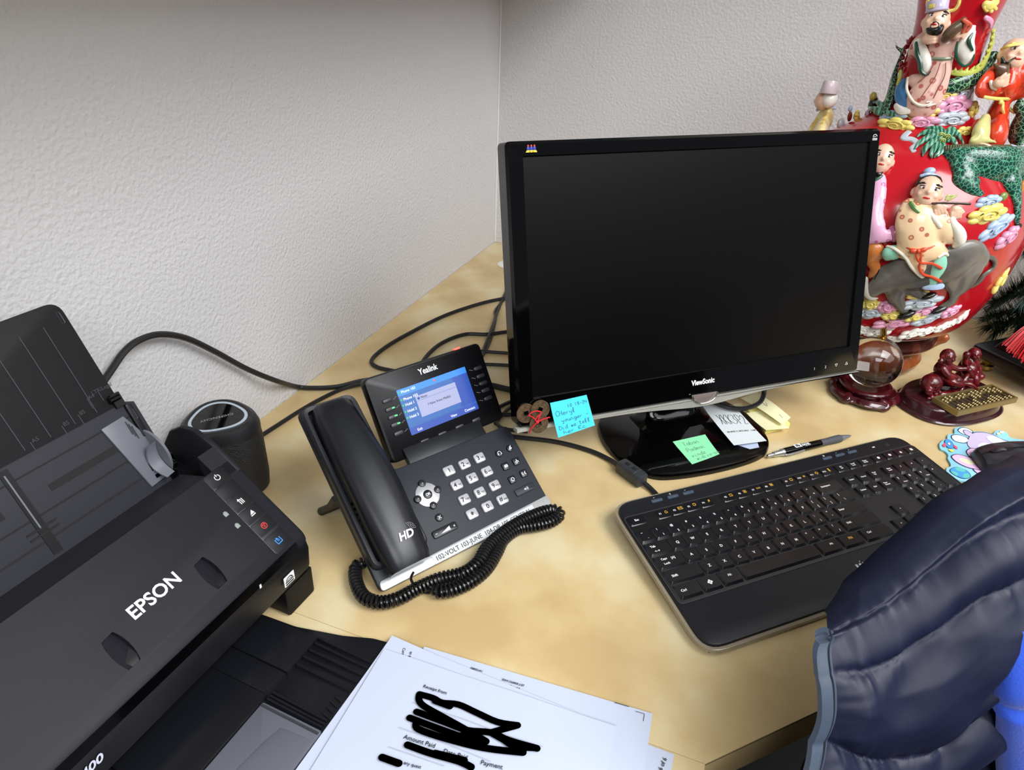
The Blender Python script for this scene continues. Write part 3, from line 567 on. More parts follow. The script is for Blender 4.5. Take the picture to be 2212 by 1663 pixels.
SC1 = mat('screen_blue', '#0a2a60', .3, emit=('#1a55d8', .5)); SC2 = mat('screen_light_blue', '#12406e', .3, emit=('#2a78e0', .42)); SC3 = mat('screen_bar_blue', '#1a6fc4', .3, emit=('#2a78cc', .45)); SCW = mat('screen_note', '#6a6e88', .4, emit=('#c0c6f2', .5)); SCG = mat('screen_green', '#2ba34a', .4, emit=('#2ba34a', .4)); SCT = mat('screen_text', '#e6ecff', .4, emit=('#e6ecff', .5)); SCK = mat('screen_dark_text', '#20263a', .5)
def onscr(x0, x1, y0, y1, z, m, name='screen_area'): return MB().box(((x0+x1)/2, (y0+y1)/2, z), (x1-x0, y1-y0, .0002), DF).obj(name, m, ph)
onscr(-.0475, .0475, -.027, .027, 0, SC1, 'screen'); onscr(-.0475, .0475, .0195, .027, .0002, SC3, 'status_bar'); onscr(-.0475, .026, -.0175, .0195, .0002, SC2, 'line_list')
onscr(-.028, .0274, -.0116, .0135, .0006, SCW, 'message_box'); onscr(-.0475, .0475, -.0187, -.0178, .0003, SC2, 'softkey_rule')
for s, y in (('Phone 103', .0235), ('Phone 103', .0148), ('Hold 1', .0082), ('Hold 2', .0006), ('Hold 3', -.0066)):
    txt(s, .0031, SCT, ph, DF @ TR(-.0425, y, .0005), name='screen_text', al='L'); MB().ell((0, 0, 0), (.0014, .0012, .0002), nu=10, nv=4).obj('screen_icon', SCG, ph, DF @ TR(-.0452, y, .0005))
txt('Note', .0028, SCK, ph, DF @ TR(-.0212, .0104, .0009), name='screen_text', al='L'); MB().ell((0, 0, 0), (.0017, .0017, .0002), nu=14, nv=4).obj('screen_icon', SC1, ph, DF @ TR(-.0245, .0105, .0009)); onscr(-.0275, .027, .0076, .0079, .0008, SC2, 'note_rule')
txt('7 New Voice Mail(s)', .0027, SCK, ph, DF @ TR(0, -.0005, .0009), name='screen_text')
for s, x in (('Exit', -.0352), ('View', .0118), ('Connect', .0352)): txt(s, .0030, SCT, ph, DF @ TR(x, -.0233, .0005), name='screen_text')
MB().ell((0, 0, 0), (.0012, .0016, .0002), nu=10, nv=4).obj('screen_icon', mat('screen_red', '#d0503a', .4, emit=('#d0503a', .4)), ph, DF @ TR(.0025, .0238, .0005))
txt('Yealink', .0070, mat('silver_logo', '#d8dadd', .35, .3), ph, DF @ TR(-.0005, .0385, .0001), bold=.025, sx=.86)
SK = mat('panel_button', '#26272b', .4); GL = mat('green_led', '#37e06a', .3, emit=('#37e06a', 1.5))
for i, y in enumerate((.0198, .0096, .0004, -.0088, -.0191)):
    for x in (-.0618, .0642):
        k = MB().prism(rrect(.0118, .0046, .002), -.0004, .0018, .0008).obj('line_button', SK, ph, DF @ TR(x, y))
        q = MB(); d = 1 if x < 0 else -1; stroke(q, [(d*.0075, -.0005), (d*.0092, -.0005), (d*.0108, .001), (d*.0125, .001)], .0003, .0001); q.obj('tick_line', mat('tick_grey', '#8d9096', .5), ph, DF @ TR(x, y))
        if x < 0 and 0 < i < 4: MB().box((.0036, .0006, .0020), (.0034, .0014, .0006)).obj('line_light', GL, k)
for x in (-.0347, -.0105, .0139, .0382): MB().prism(rrect(.0118, .0046, .002), -.0004, .0018, .0008).obj('soft_button', SK, ph, DF @ TR(x, -.0387))
MB().box((.0466, .0505, -.0030), (.0075, .0022, .0050), DF).obj('message_light', mat('red_led', '#ff5340', .3, emit=('#ff4a3a', 2.5)), ph)
MB().loops([[(x, y, z) for x, y in rrect(.216, d, .004, 3, (.109, yy))] for z, d, yy in ((.0015, .012, .147), (.006, .012, .145), (.03, .010, .118), (.055, .012, .098))]).obj('stand', mat('stand_plastic', '#1f2125', .5), ph)
# coiled cord
cp = [(0.2907,-1.0457,0.012),(0.2797,-1.0532,0.01),(0.287,-1.0684,0.009),(0.3063,-1.0847,0.0085),(0.3256,-1.0848,0.0085),(0.3396,-1.0732,0.0085),(0.35,-1.0563,0.009),(0.3657,-1.0359,0.01),(0.3849,-1.0215,0.012),(0.3937,-1.0038,0.014),(0.3938,-0.9794,0.014),(0.4005,-0.952,0.013),(0.4132,-0.9232,0.012),(0.4293,-0.8987,0.011),(0.4418,-0.8885,0.01),(0.4481,-0.8941,0.009),(0.4426,-0.9078,0.0085),(0.4301,-0.92,0.0085),(0.4127,-0.9333,0.0085),(0.4037,-0.9557,0.0085),(0.4043,-0.9785,0.0085),(0.4034,-1.0043,0.0085),(0.3952,-1.0272,0.0085),(0.3825,-1.0439,0.0085),(0.3703,-1.0504,0.0085),(0.3606,-1.0466,0.0085)]
dense = catmull(cp, 40); seg = [0]
for a, c in zip(dense, dense[1:]): seg.append(seg[-1]+(c-a).length)
tot = seg[-1]; pit = .0043; N = int(tot/pit*11); pts = []; j = 0; up = Vector((0, 0, 1))
for i in range(N+1):
    s_ = tot*i/N
    while j < len(seg)-2 and seg[j+1] < s_: j += 1
    t = (s_-seg[j])/max(1e-9, seg[j+1]-seg[j]); c = dense[j].lerp(dense[j+1], t); d = (dense[j+1]-dense[j]).normalized()
    u = (up-d*up.dot(d)).normalized(); w = d.cross(u); a = 2*pi*s_/pit; e = min(1, s_/.01, (tot-s_)/.01); r = .0058*max(.1, e)
    pts.append(c+u*r*cos(a)+w*r*sin(a))
a0 = [Vector(q) for q in [(0.3449,-1.0521,0.026),(0.343,-1.0542,0.017),(0.3516,-1.0545,0.006),(0.3628,-1.0511,0.004)]]
PI = frame(PO, pex, pey, (0, 0, 1)).inverted()
MB().tube(pts, .0017, 6, PI).tube(catmull(a0+[pts[-1]], 6), .0014, 6, PI).tube(catmull([pts[0], Vector([(0.2876,-1.0414,0.02)][0]), Vector([(0.2885,-1.03,0.02)][0])], 5), .0014, 6, PI).obj('handset_cord', mat('glossy_cord', '#141416', .25), ph)

# ---------------------------------------------------------------- document scanner
SW = frame((0.2556,-1.0894,0), (0.06,0.9982,0), (-0.9982,0.06,0), (0, 0, 1))
sc = thing('document_scanner', 'black sheet-fed document scanner with raised feed tray and grey edge guide', 'scanner', SW)
SA = 0.6528; WID = .296
SL = frame((0, .008, .083), (1, 0, 0), (0, cos(SA), sin(SA)), (0, -sin(SA), cos(SA)))      # sloping lid: x right, y up the slope
def sidex(P, x0, x1, mb=None, bev=0):
    """extrude a (depth, height) outline across the width"""
    mb = mb or MB(); P = P if ccw(P) else P[::-1]
    if bev: L = [[(x0, y, z) for y, z in inset(P, bev)], [(x0+bev*.3, y, z) for y, z in inset(P, bev*.3)], [(x0+bev, y, z) for y, z in P], [(x1-bev, y, z) for y, z in P], [(x1-bev*.3, y, z) for y, z in inset(P, bev*.3)], [(x1, y, z) for y, z in inset(P, bev)]]
    else: L = [[(x0, y, z) for y, z in P], [(x1, y, z) for y, z in P]]
    return mb.loops(L)
def sl(v): return (.008+v*cos(SA), .083+v*sin(SA))
SHELL = mat('scanner_shell', '#181920', .55, spec=.3, bump=('noise', 1500, .3, .0003))
SHELL2 = mat('scanner_smooth', '#121215', .4, spec=.35)
# lower body with the open paper exit
lower = [(.002, .036), (.0, .060), (.004, .074), (.02, .09), (.158, .118), (.166, .10), (.168, .004), (.155, .0006), (.035, .0006), (.030, .030)]
sidex(lower, -WID, 0, bev=.006).obj('lower_body', SHELL2, sc)
for x0, x1 in ((-.040, -.001), (-WID+.001, -WID+.040)):
    sidex([(.002, .002), (.0015, .034), (.045, .034), (.045, .002)], x0, x1, bev=.003).obj('front_foot', mat('foot_block', '#0a0a0c', .5, spec=.2), sc)
# lid
lid = [sl(.004), sl(-.001), (.0035, .0790), (.0012, .0745), (.0005, .0695), (.006, .066), (.07, .085), (.086, .098), (.086, .128), sl(.0915), sl(.06), sl(.02)]
lm_ = sidex(lid, -WID+.001, -.001, bev=.006)
def carve(name, mb, cutters, mt, par):
    """scoop the cutters out of a solid"""
    a = bpy.data.objects.new('tmp', mb.mesh('tmp', 30)); COL.objects.link(a); bs = []
    for c in cutters:
        b = bpy.data.objects.new('cut', c.mesh('cut', 30)); COL.objects.link(b); q = a.modifiers.new('b', 'BOOLEAN'); q.operation = 'DIFFERENCE'; q.solver = 'EXACT'; q.object = b; bs.append(b)
    me = bpy.data.meshes.new_from_object(a.evaluated_get(bpy.context.evaluated_depsgraph_get()))
    for q in [a]+bs: bpy.data.objects.remove(q)
    me.materials.clear(); me.materials.append(mt); me.polygons.foreach_set('use_smooth', [True]*len(me.polygons)); me.set_sharp_from_angle(angle=rad(25)); me.name = name
    return put(name, me, par)
def grip_cut(cx):
    P = []
    for k in range(13): t = -1+k/6; P.append((cx+.0052+.0026*(1-t*t), .0228+.0146*t))
    for k in range(13): t = 1-k/6; P.append((cx-.0052-.0022*(1-t*t), .0222+.0142*t))
    return MB().loops([[(x, y, min(.0, -(x-cx+.0078)*.36)) for x, y in P], [(x, y, .003) for x, y in P]], SL)
carve('lid', lm_, [grip_cut(-.0917), grip_cut(-.1782)], SHELL, sc)
# raised side wings round the paper feed
for x0, x1 in ((-.0075, -.001), (-WID+.001, -WID+.0075)):
    sidex([sl(.078), sl(.098), sl(.113), (.118, .1615), (.135, .160), (.152, .150), (.164, .132), (.167, .10), (.08, .09)], x0, x1, bev=.0022).obj('side_wing', SHELL, sc)
for x0, x1 in ((-.0255, -.0065), (-WID+.0065, -WID+.0255)): sidex([sl(.080), sl(.0955), sl(.1095), sl(.1105), (.0955, .140), (.090, .120), (.08, .09)], x0, x1).obj('lid_shoulder', SHELL, sc)
# gloss strip along the front
MB().loops([[(x, y, z) for x, y, z in ((-WID+.012, -.0007, .0705), (-.016, -.0007, .0705), (-.016, .0026, .0775), (-WID+.012, .0026, .0775))], [(x, y, z) for x, y, z in ((-WID+.012, -.0014, .0705), (-.0165, -.0014, .0705), (-.0165, .0016, .0780), (-WID+.0125, .0016, .0780))]]).obj('gloss_strip', GLOSS, sc)
MB().box((-.068, -.0016, .0716), (.002, .0004, .004)).obj('strip_tick', WHITE, sc)
gm = MB(); FRT = frame((0, -.0004, 0), (1, 0, 0), (0, 0, 1), (0, -1, 0))
gm.prism(rrect(.0135, .0115, .0006), .0002, .0006); gm.obj('efficiency_sticker', WHITE, sc, FRT @ TR(-.0345, .0490, .0002))
em = MB()
for a in range(10): stroke(em, [(.0042*cos(rad(10+a*16)), .0042*sin(rad(10+a*16))-.001), (.0042*cos(rad(26+a*16)), .0042*sin(rad(26+a*16))-.001)], .0012)
em.box((0, -.0014, 0), (.0105, .0014, .0001)); em.box((0, -.0040, 0), (.0105, .0016, .0001)); stroke(em, [(-.003, 0), (0, .001), (.003, 0)], .0008); em.obj('sticker_print', INK, sc, FRT @ TR(-.0345, .0490, .0009))
txt('400', .0078, mat('model_print', '#cfd3e6', .5), sc, FRT @ TR(-.2345, .0565, .0006), name='model_number', bold=.03, shear=.15)
txt('EPSON', .0106, mat('silver_print_scanner', '#d3d4d6', .4, .3), sc, SL @ TR(-.1345, .0385, .0004), bold=.03, sx=1.0)
# button strip
pan = MB().prism(rcorner([(-.0388, -.0042), (-.0172, -.0046), (-.0152, .0922), (-.0374, .0918)], .0025), -.001, .0004, .0003, SL).obj('button_panel', mat('panel_black', '#191a1d', .4), sc)
BT = mat('scanner_button', '#15161a', .45, spec=.3)
def symb(kind):
    g = MB()
    def arc(r, a0, a1, w=.0007, n=14): stroke(g, [(r*cos(rad(a0+(a1-a0)*i/n)), r*sin(rad(a0+(a1-a0)*i/n))) for i in range(n+1)], w)
    if kind == 0: arc(.0026, 120, 420); stroke(g, [(0, .0008), (0, .0036)], .0008)
    if kind == 2:
        for x in (.0008, .0024): stroke(g, [(x, -.003), (x, .0022)], .0008)
        stroke(g, [(-.001, -.003), (-.001, .002)], .0008); g.flat([(-.0026, .0014), (.0006, .0014), (-.001, .0036)], 0)
    if kind == 3: g.flat([(-.0024, -.0004), (.0026, -.0004), (.0014, .0034)], 0); stroke(g, [(-.0026, -.0016), (.0026, -.0016)], .001)
    if kind == 4: arc(.0028, 0, 360, .0006, 24); [stroke(g, [a, c], .0005) for a, c in (((-.0015, .0014), (.0015, .0014)), ((.0015, .0014), (0, -.0017)), ((0, -.0017), (-.0015, .0014)))]
    if kind == 5:
        for a, c in (((-.0028, .0026), (-.0028, -.0026)), ((-.0028, -.0026), (.0028, -.0026)), ((.0028, -.0026), (.0028, .0026))): stroke(g, [a, c], .0008)
        stroke(g, [(-.0005, -.0008), (-.0005, .002)], .0007); g.flat([(-.002, .0016), (.001, .0016), (-.0005, .0036)], 0); stroke(g, [(.0008, -.0008), (.0008, .0014)], .0006)
    return g
for i, v in enumerate((.0845, .0690, .0542, .0388, .0233, .0062)):
    h = .0144 if i < 5 else .0180
    k = MB().prism(rrect(.0208, h, .0008, 3), .0003, .0008, .00015).obj('button', BT, sc, SL @ TR(-.0270+.0016*(v/.09-.5), v-(.0018 if i == 5 else 0), 0))
    if i != 1: symb(i).obj('legend', (WHITE, WHITE, WHITE, WHITE, RED, BLUEP)[i], k, TR(0, 0, .0009, 0, 0, .05))
for v in (.0536, .0390): MB().prism([(-.002, -.0024), (.002, -.0024), (.002, .0014), (.0012, .0014), (.0012, .0024), (-.0012, .0024), (-.0012, .0014), (-.002, .0014)], 0, .0004, .0001).obj('indicator_icon', mat('icon_grey', '#8c9590', .5), sc, SL @ TR(-.0452, v))
# dark recess behind the lid and the feed slope
FD = frame((0, .131, .1240), (1, 0, 0), (0, cos(rad(64)), sin(rad(64))), (0, -sin(rad(64)), cos(rad(64))))  # feed plane
FEED = mat('feed_plastic', '#2a2b32', .62, spec=.3, bump=('noise', 1600, .3, .0003))
MB().prism([(-WID+.022, -.03), (-.0245, -.03), (-.0245, .074), (-.032, .0775), (-WID+.030, .0775), (-WID+.022, .074)], -.010, 0, .0012, FD).obj('feed_slope', FEED, sc)
for y, h in ((.010, .0018), (.030, .0016), (.064, .0014)): MB().box((-.150, y, .0001), (.232, h, .0006), FD).obj('feed_rib', DARK, sc)
for x in (-.088, -.196): MB().box((x, .045, .0002), (.070, .0062, .0006), FD).obj('feed_slot', DARK, sc)
MB().box((-.0555, .047, .0008), (.005, .006, .0016), FD).obj('slot_tab', mat('slot_tab', '#a9abb2', .4), sc)
MB().box((-.1445, .036, .0004), (.0075, .078, .0012), FD).obj('centre_rail', SHELL2, sc); MB().box((-.1455, .046, .0012), (.0012, .050, .0008), FD).obj('rail_glint', GREY, sc)  # thin grey strip painted in as the highlight along the rail
for y in (.0165, .0215): MB().box((-.1445, y, .0012), (.024, .0012, .0008), FD).obj('feed_finger', DARK, sc)
MB().loops([[(x, y, z) for x, y, z in ((-WID+.024, .077, .1335), (-.025, .077, .1335), (-.025, .128, .1185), (-WID+.024, .128, .1185))], [(x, y, z) for x, y, z in ((-WID+.024, .078, .126), (-.025, .078, .126), (-.025, .130, .112), (-WID+.024, .130, .112))]]).obj('feed_recess', mat('recess_black', '#1b1c21', .6), sc)
mech = MB()
for y, z, r in ((.139, .137, .006), (.134, .128, .004), (.150, .132, .0045), (.142, .126, .003)): mech.tube([(-.046, y, z), (-.022, y, z)], r, 14)
mech.box((-.034, .146, .128), (.012, .008, .022)).box((-.030, .132, .122), (.006, .012, .008)); mech.obj('feed_mechanism', GLOSS, sc)
# upper paper support
TF = FD @ TR(0, .0785, 0)
tp = rcorner([(-.036, -.002), (-.036, .1005), (-.260, .1005), (-.260, -.002)], .012, 6); tp[-7:] = [(-.260, -.002)]; tp = [(-.036, -.002)]+tp[7:]
MB().prism(tp, -.0045, -.0004, .001, TF).obj('paper_support', mat('support_black', '#17171a', .58, spec=.3, bump=('noise', 1500, .25, .0003)), sc)
RIB = mat('rib_edge', '#3a3a42', .35)
for x in (-.0585, -.0790, -.1010, -.1225, -.1445, -.1665, -.188, -.210): MB().box((x, .043, -.0003), (.0007, .082, .0007), TF).obj('support_rib', RIB, sc)
sl_ = MB(); q = rrect(.0026, .0105, .0012); sl_.tube([(x, y, 0) for x, y in q]+[(*q[0], 0)], .0003, 5); sl_.obj('release_slot', RIB, sc, TF @ TR(-.0415, .0865, -.0003))
EM = mat('embossed_mark', '#3a3a41', .4)
for s, x, y in (('A4', -.0555, .0165), ('LTR/Legal', -.0440, .0180), ('B5', -.0690, .0080), ('B5', -.0850, .0060), ('A5', -.1120, .0060)): txt(s, .0034, EM, sc, TF @ TR(x, y, -.0003), name='size_mark'); MB().box((x-.004, y-.005, -.0003), (.0006, .010, .0004), TF).obj('size_line', EM, sc)
MB().box((-.0385, .0035, .001), (.009, .013, .004), TF).obj('hinge_block', SHELL2, sc); MB().tube([(-.0455, .006, .002), (-.036, .006, .002)], .0032, 12, TF).obj('hinge_pin', GLOSS, sc)
MB().prism(rrect(.006, .034, .002, c=(-.0330, -.020)), -.003, .0035, .001, TF).obj('side_arm', SHELL2, sc)
q = rrect(.0022, .010, .001); MB().tube([(x, y, 0) for x, y in q]+[(*q[0], 0)], .0003, 5).obj('arm_slot', RIB, sc, TF @ TR(-.0330, -.014, .0036))
# grey edge guide: flat blade, upright fin and thumb cup
GD = mat('grey_guide', '#686b73', .38)
m = MB().prism([(-.0646, .0662), (-.0420, .0672), (-.0345, .0460), (-.0330, .0002), (-.0536, -.0012)], .0004, .0026, .0006, FD); m.obj('edge_guide', GD, sc)
L = []
for k in range(15):
    t = k/14; y = .0480-.048*t; h = .0025+.0165*sin(pi*min(1, t*1.02))**.6; x = -.0335+.001*t
    L.append([(x-.0012, y, .001), (x+.0012, y, .001), (x+.0012, y, h), (x-.0012, y, h)])
MB().loops(L, FD).obj('guide_fin', GD, sc)
L = []
for k in range(13):
    t = k/12; y = .0355-.0335*t; w = .0085+.003*sin(pi*t); zz = .0040+.0085*(t-.5)**2*4
    L.append([(-.0345, y, zz), (-.0345-w, y-.001, zz-.001), (-.0345-w, y-.001, zz+.0012), (-.0345, y, zz+.0016)])
MB().loops(L, FD).obj('thumb_cup', mat('guide_cup', '#70737b', .35), sc)
for k in range(3): MB().box((-.0435+.0014*k, .0555-.003*k, .003), (.0006, .013, .0012), FD @ TR(0, 0, 0)).obj('guide_grip_rib', RIB, sc)
# lower output tray in stepped leaves
def leaf(P, z0, z1, name, m, bev=.0008): return MB().prism(P, z0, z1, bev).obj(name, m, sc)
T1 = mat('tray_black', '#14151a', .30, spec=.5, bump=('noise', 200, .1, .0006)); T2 = mat('tray_grey', '#60636c', .35)
leaf(rcorner([(-.050, .03), (-.047, -.012), (-.036, -.058), (-.026, -.085), (-.0235, -.102), (-.25, -.102), (-.25, .03)], .004), .0008, .0035, 'output_tray', T1)
leaf([(-.054, .03), (-.050, -.041), (-.092, -.041), (-.092, .03)], .0036, .0085, 'tray_leaf', T1); leaf([(-.0925, .03), (-.0925, -.039), (-.116, -.036), (-.116, .03)], .0036, .0070, 'tray_leaf', T1)
leaf([(-.1165, .03), (-.1165, -.040), (-.215, -.040), (-.215, .03)], .0036, .0080, 'tray_leaf', T1)
leaf([(-.2155, .03), (-.2155, -.036), (-.245, -.036), (-.245, .03)], .0036, .0070, 'tray_leaf', T1)
leaf(rcorner([(-.122, -.0405), (-.1215, -.101), (-.196, -.101), (-.196, -.0405)], .002), .0036, .0058, 'stopper', T2); leaf([(-.134, -.070), (-.132, -.0985), (-.180, -.0985), (-.183, -.062), (-.150, -.066)], .0059, .0068, 'stopper_flap', T2)
for x in (-.1250, -.1930): MB().box((x, -.071, .0062), (.002, .058, .0012)).obj('stopper_rail', RIB, sc)
for x in (-.0500, -.0560, -.0640, -.0720, -.0810, -.1120, -.1155, -.1185, -.200, -.2045, -.209, -.214, -.2200):
    MB().loops([[(x-.0016, -.042, .003), (x+.0016, -.042, .003), (x+.0010, -.042, .0072), (x-.0010, -.042, .0072)], [(x-.0016, -.099, .003), (x+.0016, -.099, .003), (x+.0008, -.099, .0052), (x-.0008, -.099, .0052)]]).obj('tray_rib', T1, sc)
for k in range(4): MB().prism([(-.088-.0055*k, -.101), (-.0915-.0055*k, -.090), (-.0945-.0055*k, -.101)], .0036, .0050, .0004).obj('tray_tooth', T1, sc)

# ---------------------------------------------------------------- speaker beside the scanner
spk = thing('wireless_speaker', 'black mesh wireless speaker with a pale light ring on top, behind the scanner', 'speaker', TR(.0645, -.990, 0, 0, 0, rad(10)))
def tri(r, z, n=60):
    return [(r*(1+.075*cos(3*a-pi*.1))*cos(a), r*(1+.075*cos(3*a-pi*.1))*sin(a), z) for a in (i*2*pi/n for i in range(n))]
MESHM = mat('speaker_mesh', '#1a1a1d', .55, bump=('vor', 700, .8, .0008))
MB().loops([tri(.038, .0006), tri(.0415, .004), tri(.043, .02), tri(.043, .070), tri(.042, .083)]).obj('body', MESHM, spk)
MB().loops([tri(.0424, .082), tri(.0424, .089), tri(.0395, .0965), tri(.035, .0990), tri(.031, .0982), tri(.0295, .0972)]).obj('top_rim', mat('speaker_rim', '#1d1d20', .4), spk)
MB().loops([tri(.0308, .0982), tri(.0308, .0988), tri(.0275, .0988), tri(.0275, .0982)], caps=False, closed=True).obj('light_ring', mat('frosted_ring', '#aebcc8', .4), spk)
MB().loops([tri(.0275, .0978), tri(.0275, .0985)]).obj('top_glass', GLOSS, spk)
txt('CHIFENCHY', .0042, mat('lettering_grey', '#8d8a86', .5), spk, TR(0, -.002, .0986, 0, 0, rad(222)), sx=1.1)

# ---------------------------------------------------------------- cables
def cable(name, label, P, r=.0032, m=CABLE, n=8):
    o = MB().tube(catmull(P, 8), r, n).obj(name, m, None); tag(o, label, 'cable', None); return o
cable('power_cable', 'thick black cable arching up the left wall from behind the scanner', [(0.014,-1.0858,0.1691),(0.014,-1.0622,0.1835),(0.014,-1.0427,0.1953),(0.014,-1.0227,0.1995),(0.014,-0.9963,0.1947),(0.013,-0.9639,0.1756),(0.013,-0.9286,0.143),(0.013,-0.8826,0.0958),(0.02,-0.844,0.0601),(0.0022,-0.7791,0.01),(0.0247,-0.7658,0.006),(0.0523,-0.7467,0.005),(0.076,-0.714,0.004),(0.1126,-0.6861,0.004)], .0036)
cable('data_cable', 'black cable looping out to a bend above the phone display and back to the monitor', [(0.1832,-0.297,0.0045),(0.1592,-0.3165,0.0045),(0.1223,-0.3647,0.0045),(0.0835,-0.4475,0.0045),(0.0596,-0.5448,0.0045),(0.0502,-0.6075,0.0045),(0.0536,-0.6528,0.0045),(0.0737,-0.6691,0.0045),(0.1068,-0.6687,0.0045)], .0034)
cable('data_cable', 'black cable curving from behind the phone display top to the monitor side', [(0.2375,-0.4439,0.0045),(0.2164,-0.4581,0.0045),(0.1836,-0.4861,0.0045),(0.1505,-0.5017,0.0045),(0.1302,-0.5432,0.0045),(0.1261,-0.5904,0.0045),(0.1349,-0.6524,0.0045)], .0034)
cable('twin_cable', 'pair of black cords running from the cable grommet down behind the phone', [(0.1013,-0.1288,0.003),(0.1321,-0.2418,0.003),(0.1604,-0.3682,0.0035),(0.1872,-0.4697,0.009),(0.2017,-0.5388,0.003),(0.2201,-0.61,0.003)], .0028)
cable('twin_cable', 'thinner cord twisted beside the pair that runs from the grommet', [(0.1153,-0.154,0.003),(0.15,-0.2774,0.003),(0.1569,-0.3758,0.003),(0.1744,-0.4184,0.003),(0.1989,-0.5016,0.003),(0.2095,-0.5628,0.003)], .0020)
cable('straight_cable', 'short straight black cable crossing from phone to monitor, upper one', [(0.2749,-0.5224,0.0035),(0.2496,-0.5323,0.0035),(0.216,-0.5425,0.0035),(0.1858,-0.5511,0.0035)], .0028)
cable('straight_cable', 'short straight black cable crossing from phone to monitor, lower one', [(0.2887,-0.5605,0.0035),(0.2647,-0.5716,0.0035),(0.2329,-0.583,0.0035),(0.205,-0.5942,0.0035)], .0028)
cable('thick_cable', 'thickest black cable between the phone display and the monitor corner', [(0.318,-0.6416,0.005),(0.2937,-0.6467,0.005),(0.2671,-0.6467,0.005),(0.2444,-0.6478,0.005)], .0046)
cable('bundle_cable', 'upper thin black cable by the coin charm, behind the phone corner', [(0.3244,-0.6587,0.003),(0.3061,-0.6728,0.003),(0.2974,-0.6881,0.003),(0.2868,-0.7123,0.003)], .0026)
cable('bundle_cable', 'middle thin black cable by the coin charm, bowing down behind the phone', [(0.3271,-0.6661,0.003),(0.3123,-0.6813,0.003),(0.3061,-0.7063,0.003),(0.3053,-0.7397,0.003)], .0026)
cable('bundle_cable', 'lower black cable by the coin charm, lying level behind the phone corner', [(0.3381,-0.6965,0.0034),(0.3195,-0.7077,0.0034),(0.3055,-0.714,0.0034),(0.2834,-0.7213,0.0034)], .003)
cable('bundle_cable', 'black cable loop curling round below the coin charm at the phone corner', [(0.2977,-0.7141,0.003),(0.3028,-0.7317,0.003),(0.3143,-0.7445,0.003),(0.3286,-0.7457,0.003),(0.3537,-0.7394,0.003)], .0026)
vg = thing('video_cable', 'black monitor cable with a ferrite lump running to the keyboard', 'cable')
MB().tube(catmull([Vector(q) for q in [(0.3214,-0.7621,0.0035),(0.3458,-0.7585,0.0035),(0.3967,-0.7477,0.0035),(0.4424,-0.7484,0.0035),(0.4732,-0.7579,0.004),(0.4917,-0.7729,0.008),(0.5084,-0.7809,0.0085),(0.5255,-0.7903,0.006),(0.5376,-0.7974,0.0035),(0.5489,-0.8081,0.003)]], 8), .0032, 8).obj('cord', CABLE, vg)
fa, fb = [Vector(q) for q in [(0.4903,-0.7703,0.0095),(0.5255,-0.793,0.0095)]]
fd = (fb-fa).normalized(); FM = frame(fa, Vector((-fd.y, fd.x, 0)), (0, 0, 1), fd); ln = (fb-fa).length
FER = mat('ferrite_shell', '#2f3236', .45)
MB().loops([[(x, y, z) for x, y in rrect(w, w*.95, .004, 4)] for z, w in ((0, .012), (.0015, .0165), (.003, .0182), (ln*.72, .0186), (ln*.73, .0178), (ln*.77, .0178), (ln*.78, .0186), (ln-.002, .0176), (ln, .012))], FM).obj('ferrite', FER, vg)
for k, s_ in ((.3, 1), (.58, 1)): MB().prism(rrect(.0045, .006, .0008), 0, .0005, .0001, FM @ frame((0, .0090, ln*k), (1, 0, 0), (0, 0, 1), (0, 1, 0))).obj('clip_mark', DARK, vg)
cable('speaker_cable', 'black cable on the desk running from the speaker to behind the phone', [(0.0313,-0.9354,0.004),(0.0311,-0.8993,0.0035),(0.0351,-0.8659,0.0035),(0.0407,-0.8219,0.0035),(0.0498,-0.779,0.0035),(0.0624,-0.7438,0.0035),(0.0905,-0.7299,0.011),(0.1176,-0.7082,0.011)], .003)
cable('looped_cable', 'black cable hanging in a loop behind the monitor stand above the yellow pad', [(0.5834,-0.5973,0.03),(0.6067,-0.5996,0.028),(0.6286,-0.589,0.026),(0.6461,-0.5645,0.026),(0.6502,-0.545,0.032),(0.6459,-0.5418,0.045),(0.6381,-0.5518,0.06)], .0034)

# ---------------------------------------------------------------- pen
pa, pb = [Vector(q) for q in [(0.6668,-0.6665,0.0055),(0.7746,-0.566,0.0055)]]; pd = (pb-pa).normalized(); pl = (pb-pa).length
pn = thing('ballpoint_pen', 'black click pen with silver ends, grey grip and white bank lettering', 'pen', frame(pa, Vector((pd.y, -pd.x, 0)), (0, 0, 1), pd))
SIL = mat('pen_silver', '#bfc2c4', .25, .8)
MB().lathe([(.0005, 0), (.0022, .0006), (.0025, .002), (.0025, .010), (.0036, .0105), (.0042, .0225), (.0052, .024), (.0052, .027)], 20).obj('clicker', SIL, pn)
MB().lathe([(.0051, .0271), (.0054, .030), (.0054, pl*.60), (.0050, pl*.62)], 22).obj('barrel', GLOSS, pn)
MB().lathe([(.0050, pl*.62), (.0052, pl*.63), (.0049, pl*.70), (.0055, pl*.80), (.0054, pl*.86), (.0046, pl*.87)], 22).obj('grip', mat('grip_rubber', '#4a4b52', .7), pn)
MB().lathe([(.0046, pl*.87), (.0040, pl*.90), (.0018, pl*.985), (.0008, pl)], 20).obj('nose_cone', mat('pen_nose', '#8d8f96', .3, .6), pn)
MB().tube(catmull([(.0045, 0, .026), (.0070, .0005, .028), (.0074, .0008, .040), (.0062, .0006, .058)], 5), .0012, 8).obj('clip', SIL, pn)
PL_ = frame((0, .0054, 0), (0, 0, 1), (-1, 0, 0), (0, 1, 0))
bx = MB().box((.0505, 0, 0), (.0110, .0068, .0003), PL_); bx.obj('logo_box', WHITE, pn)
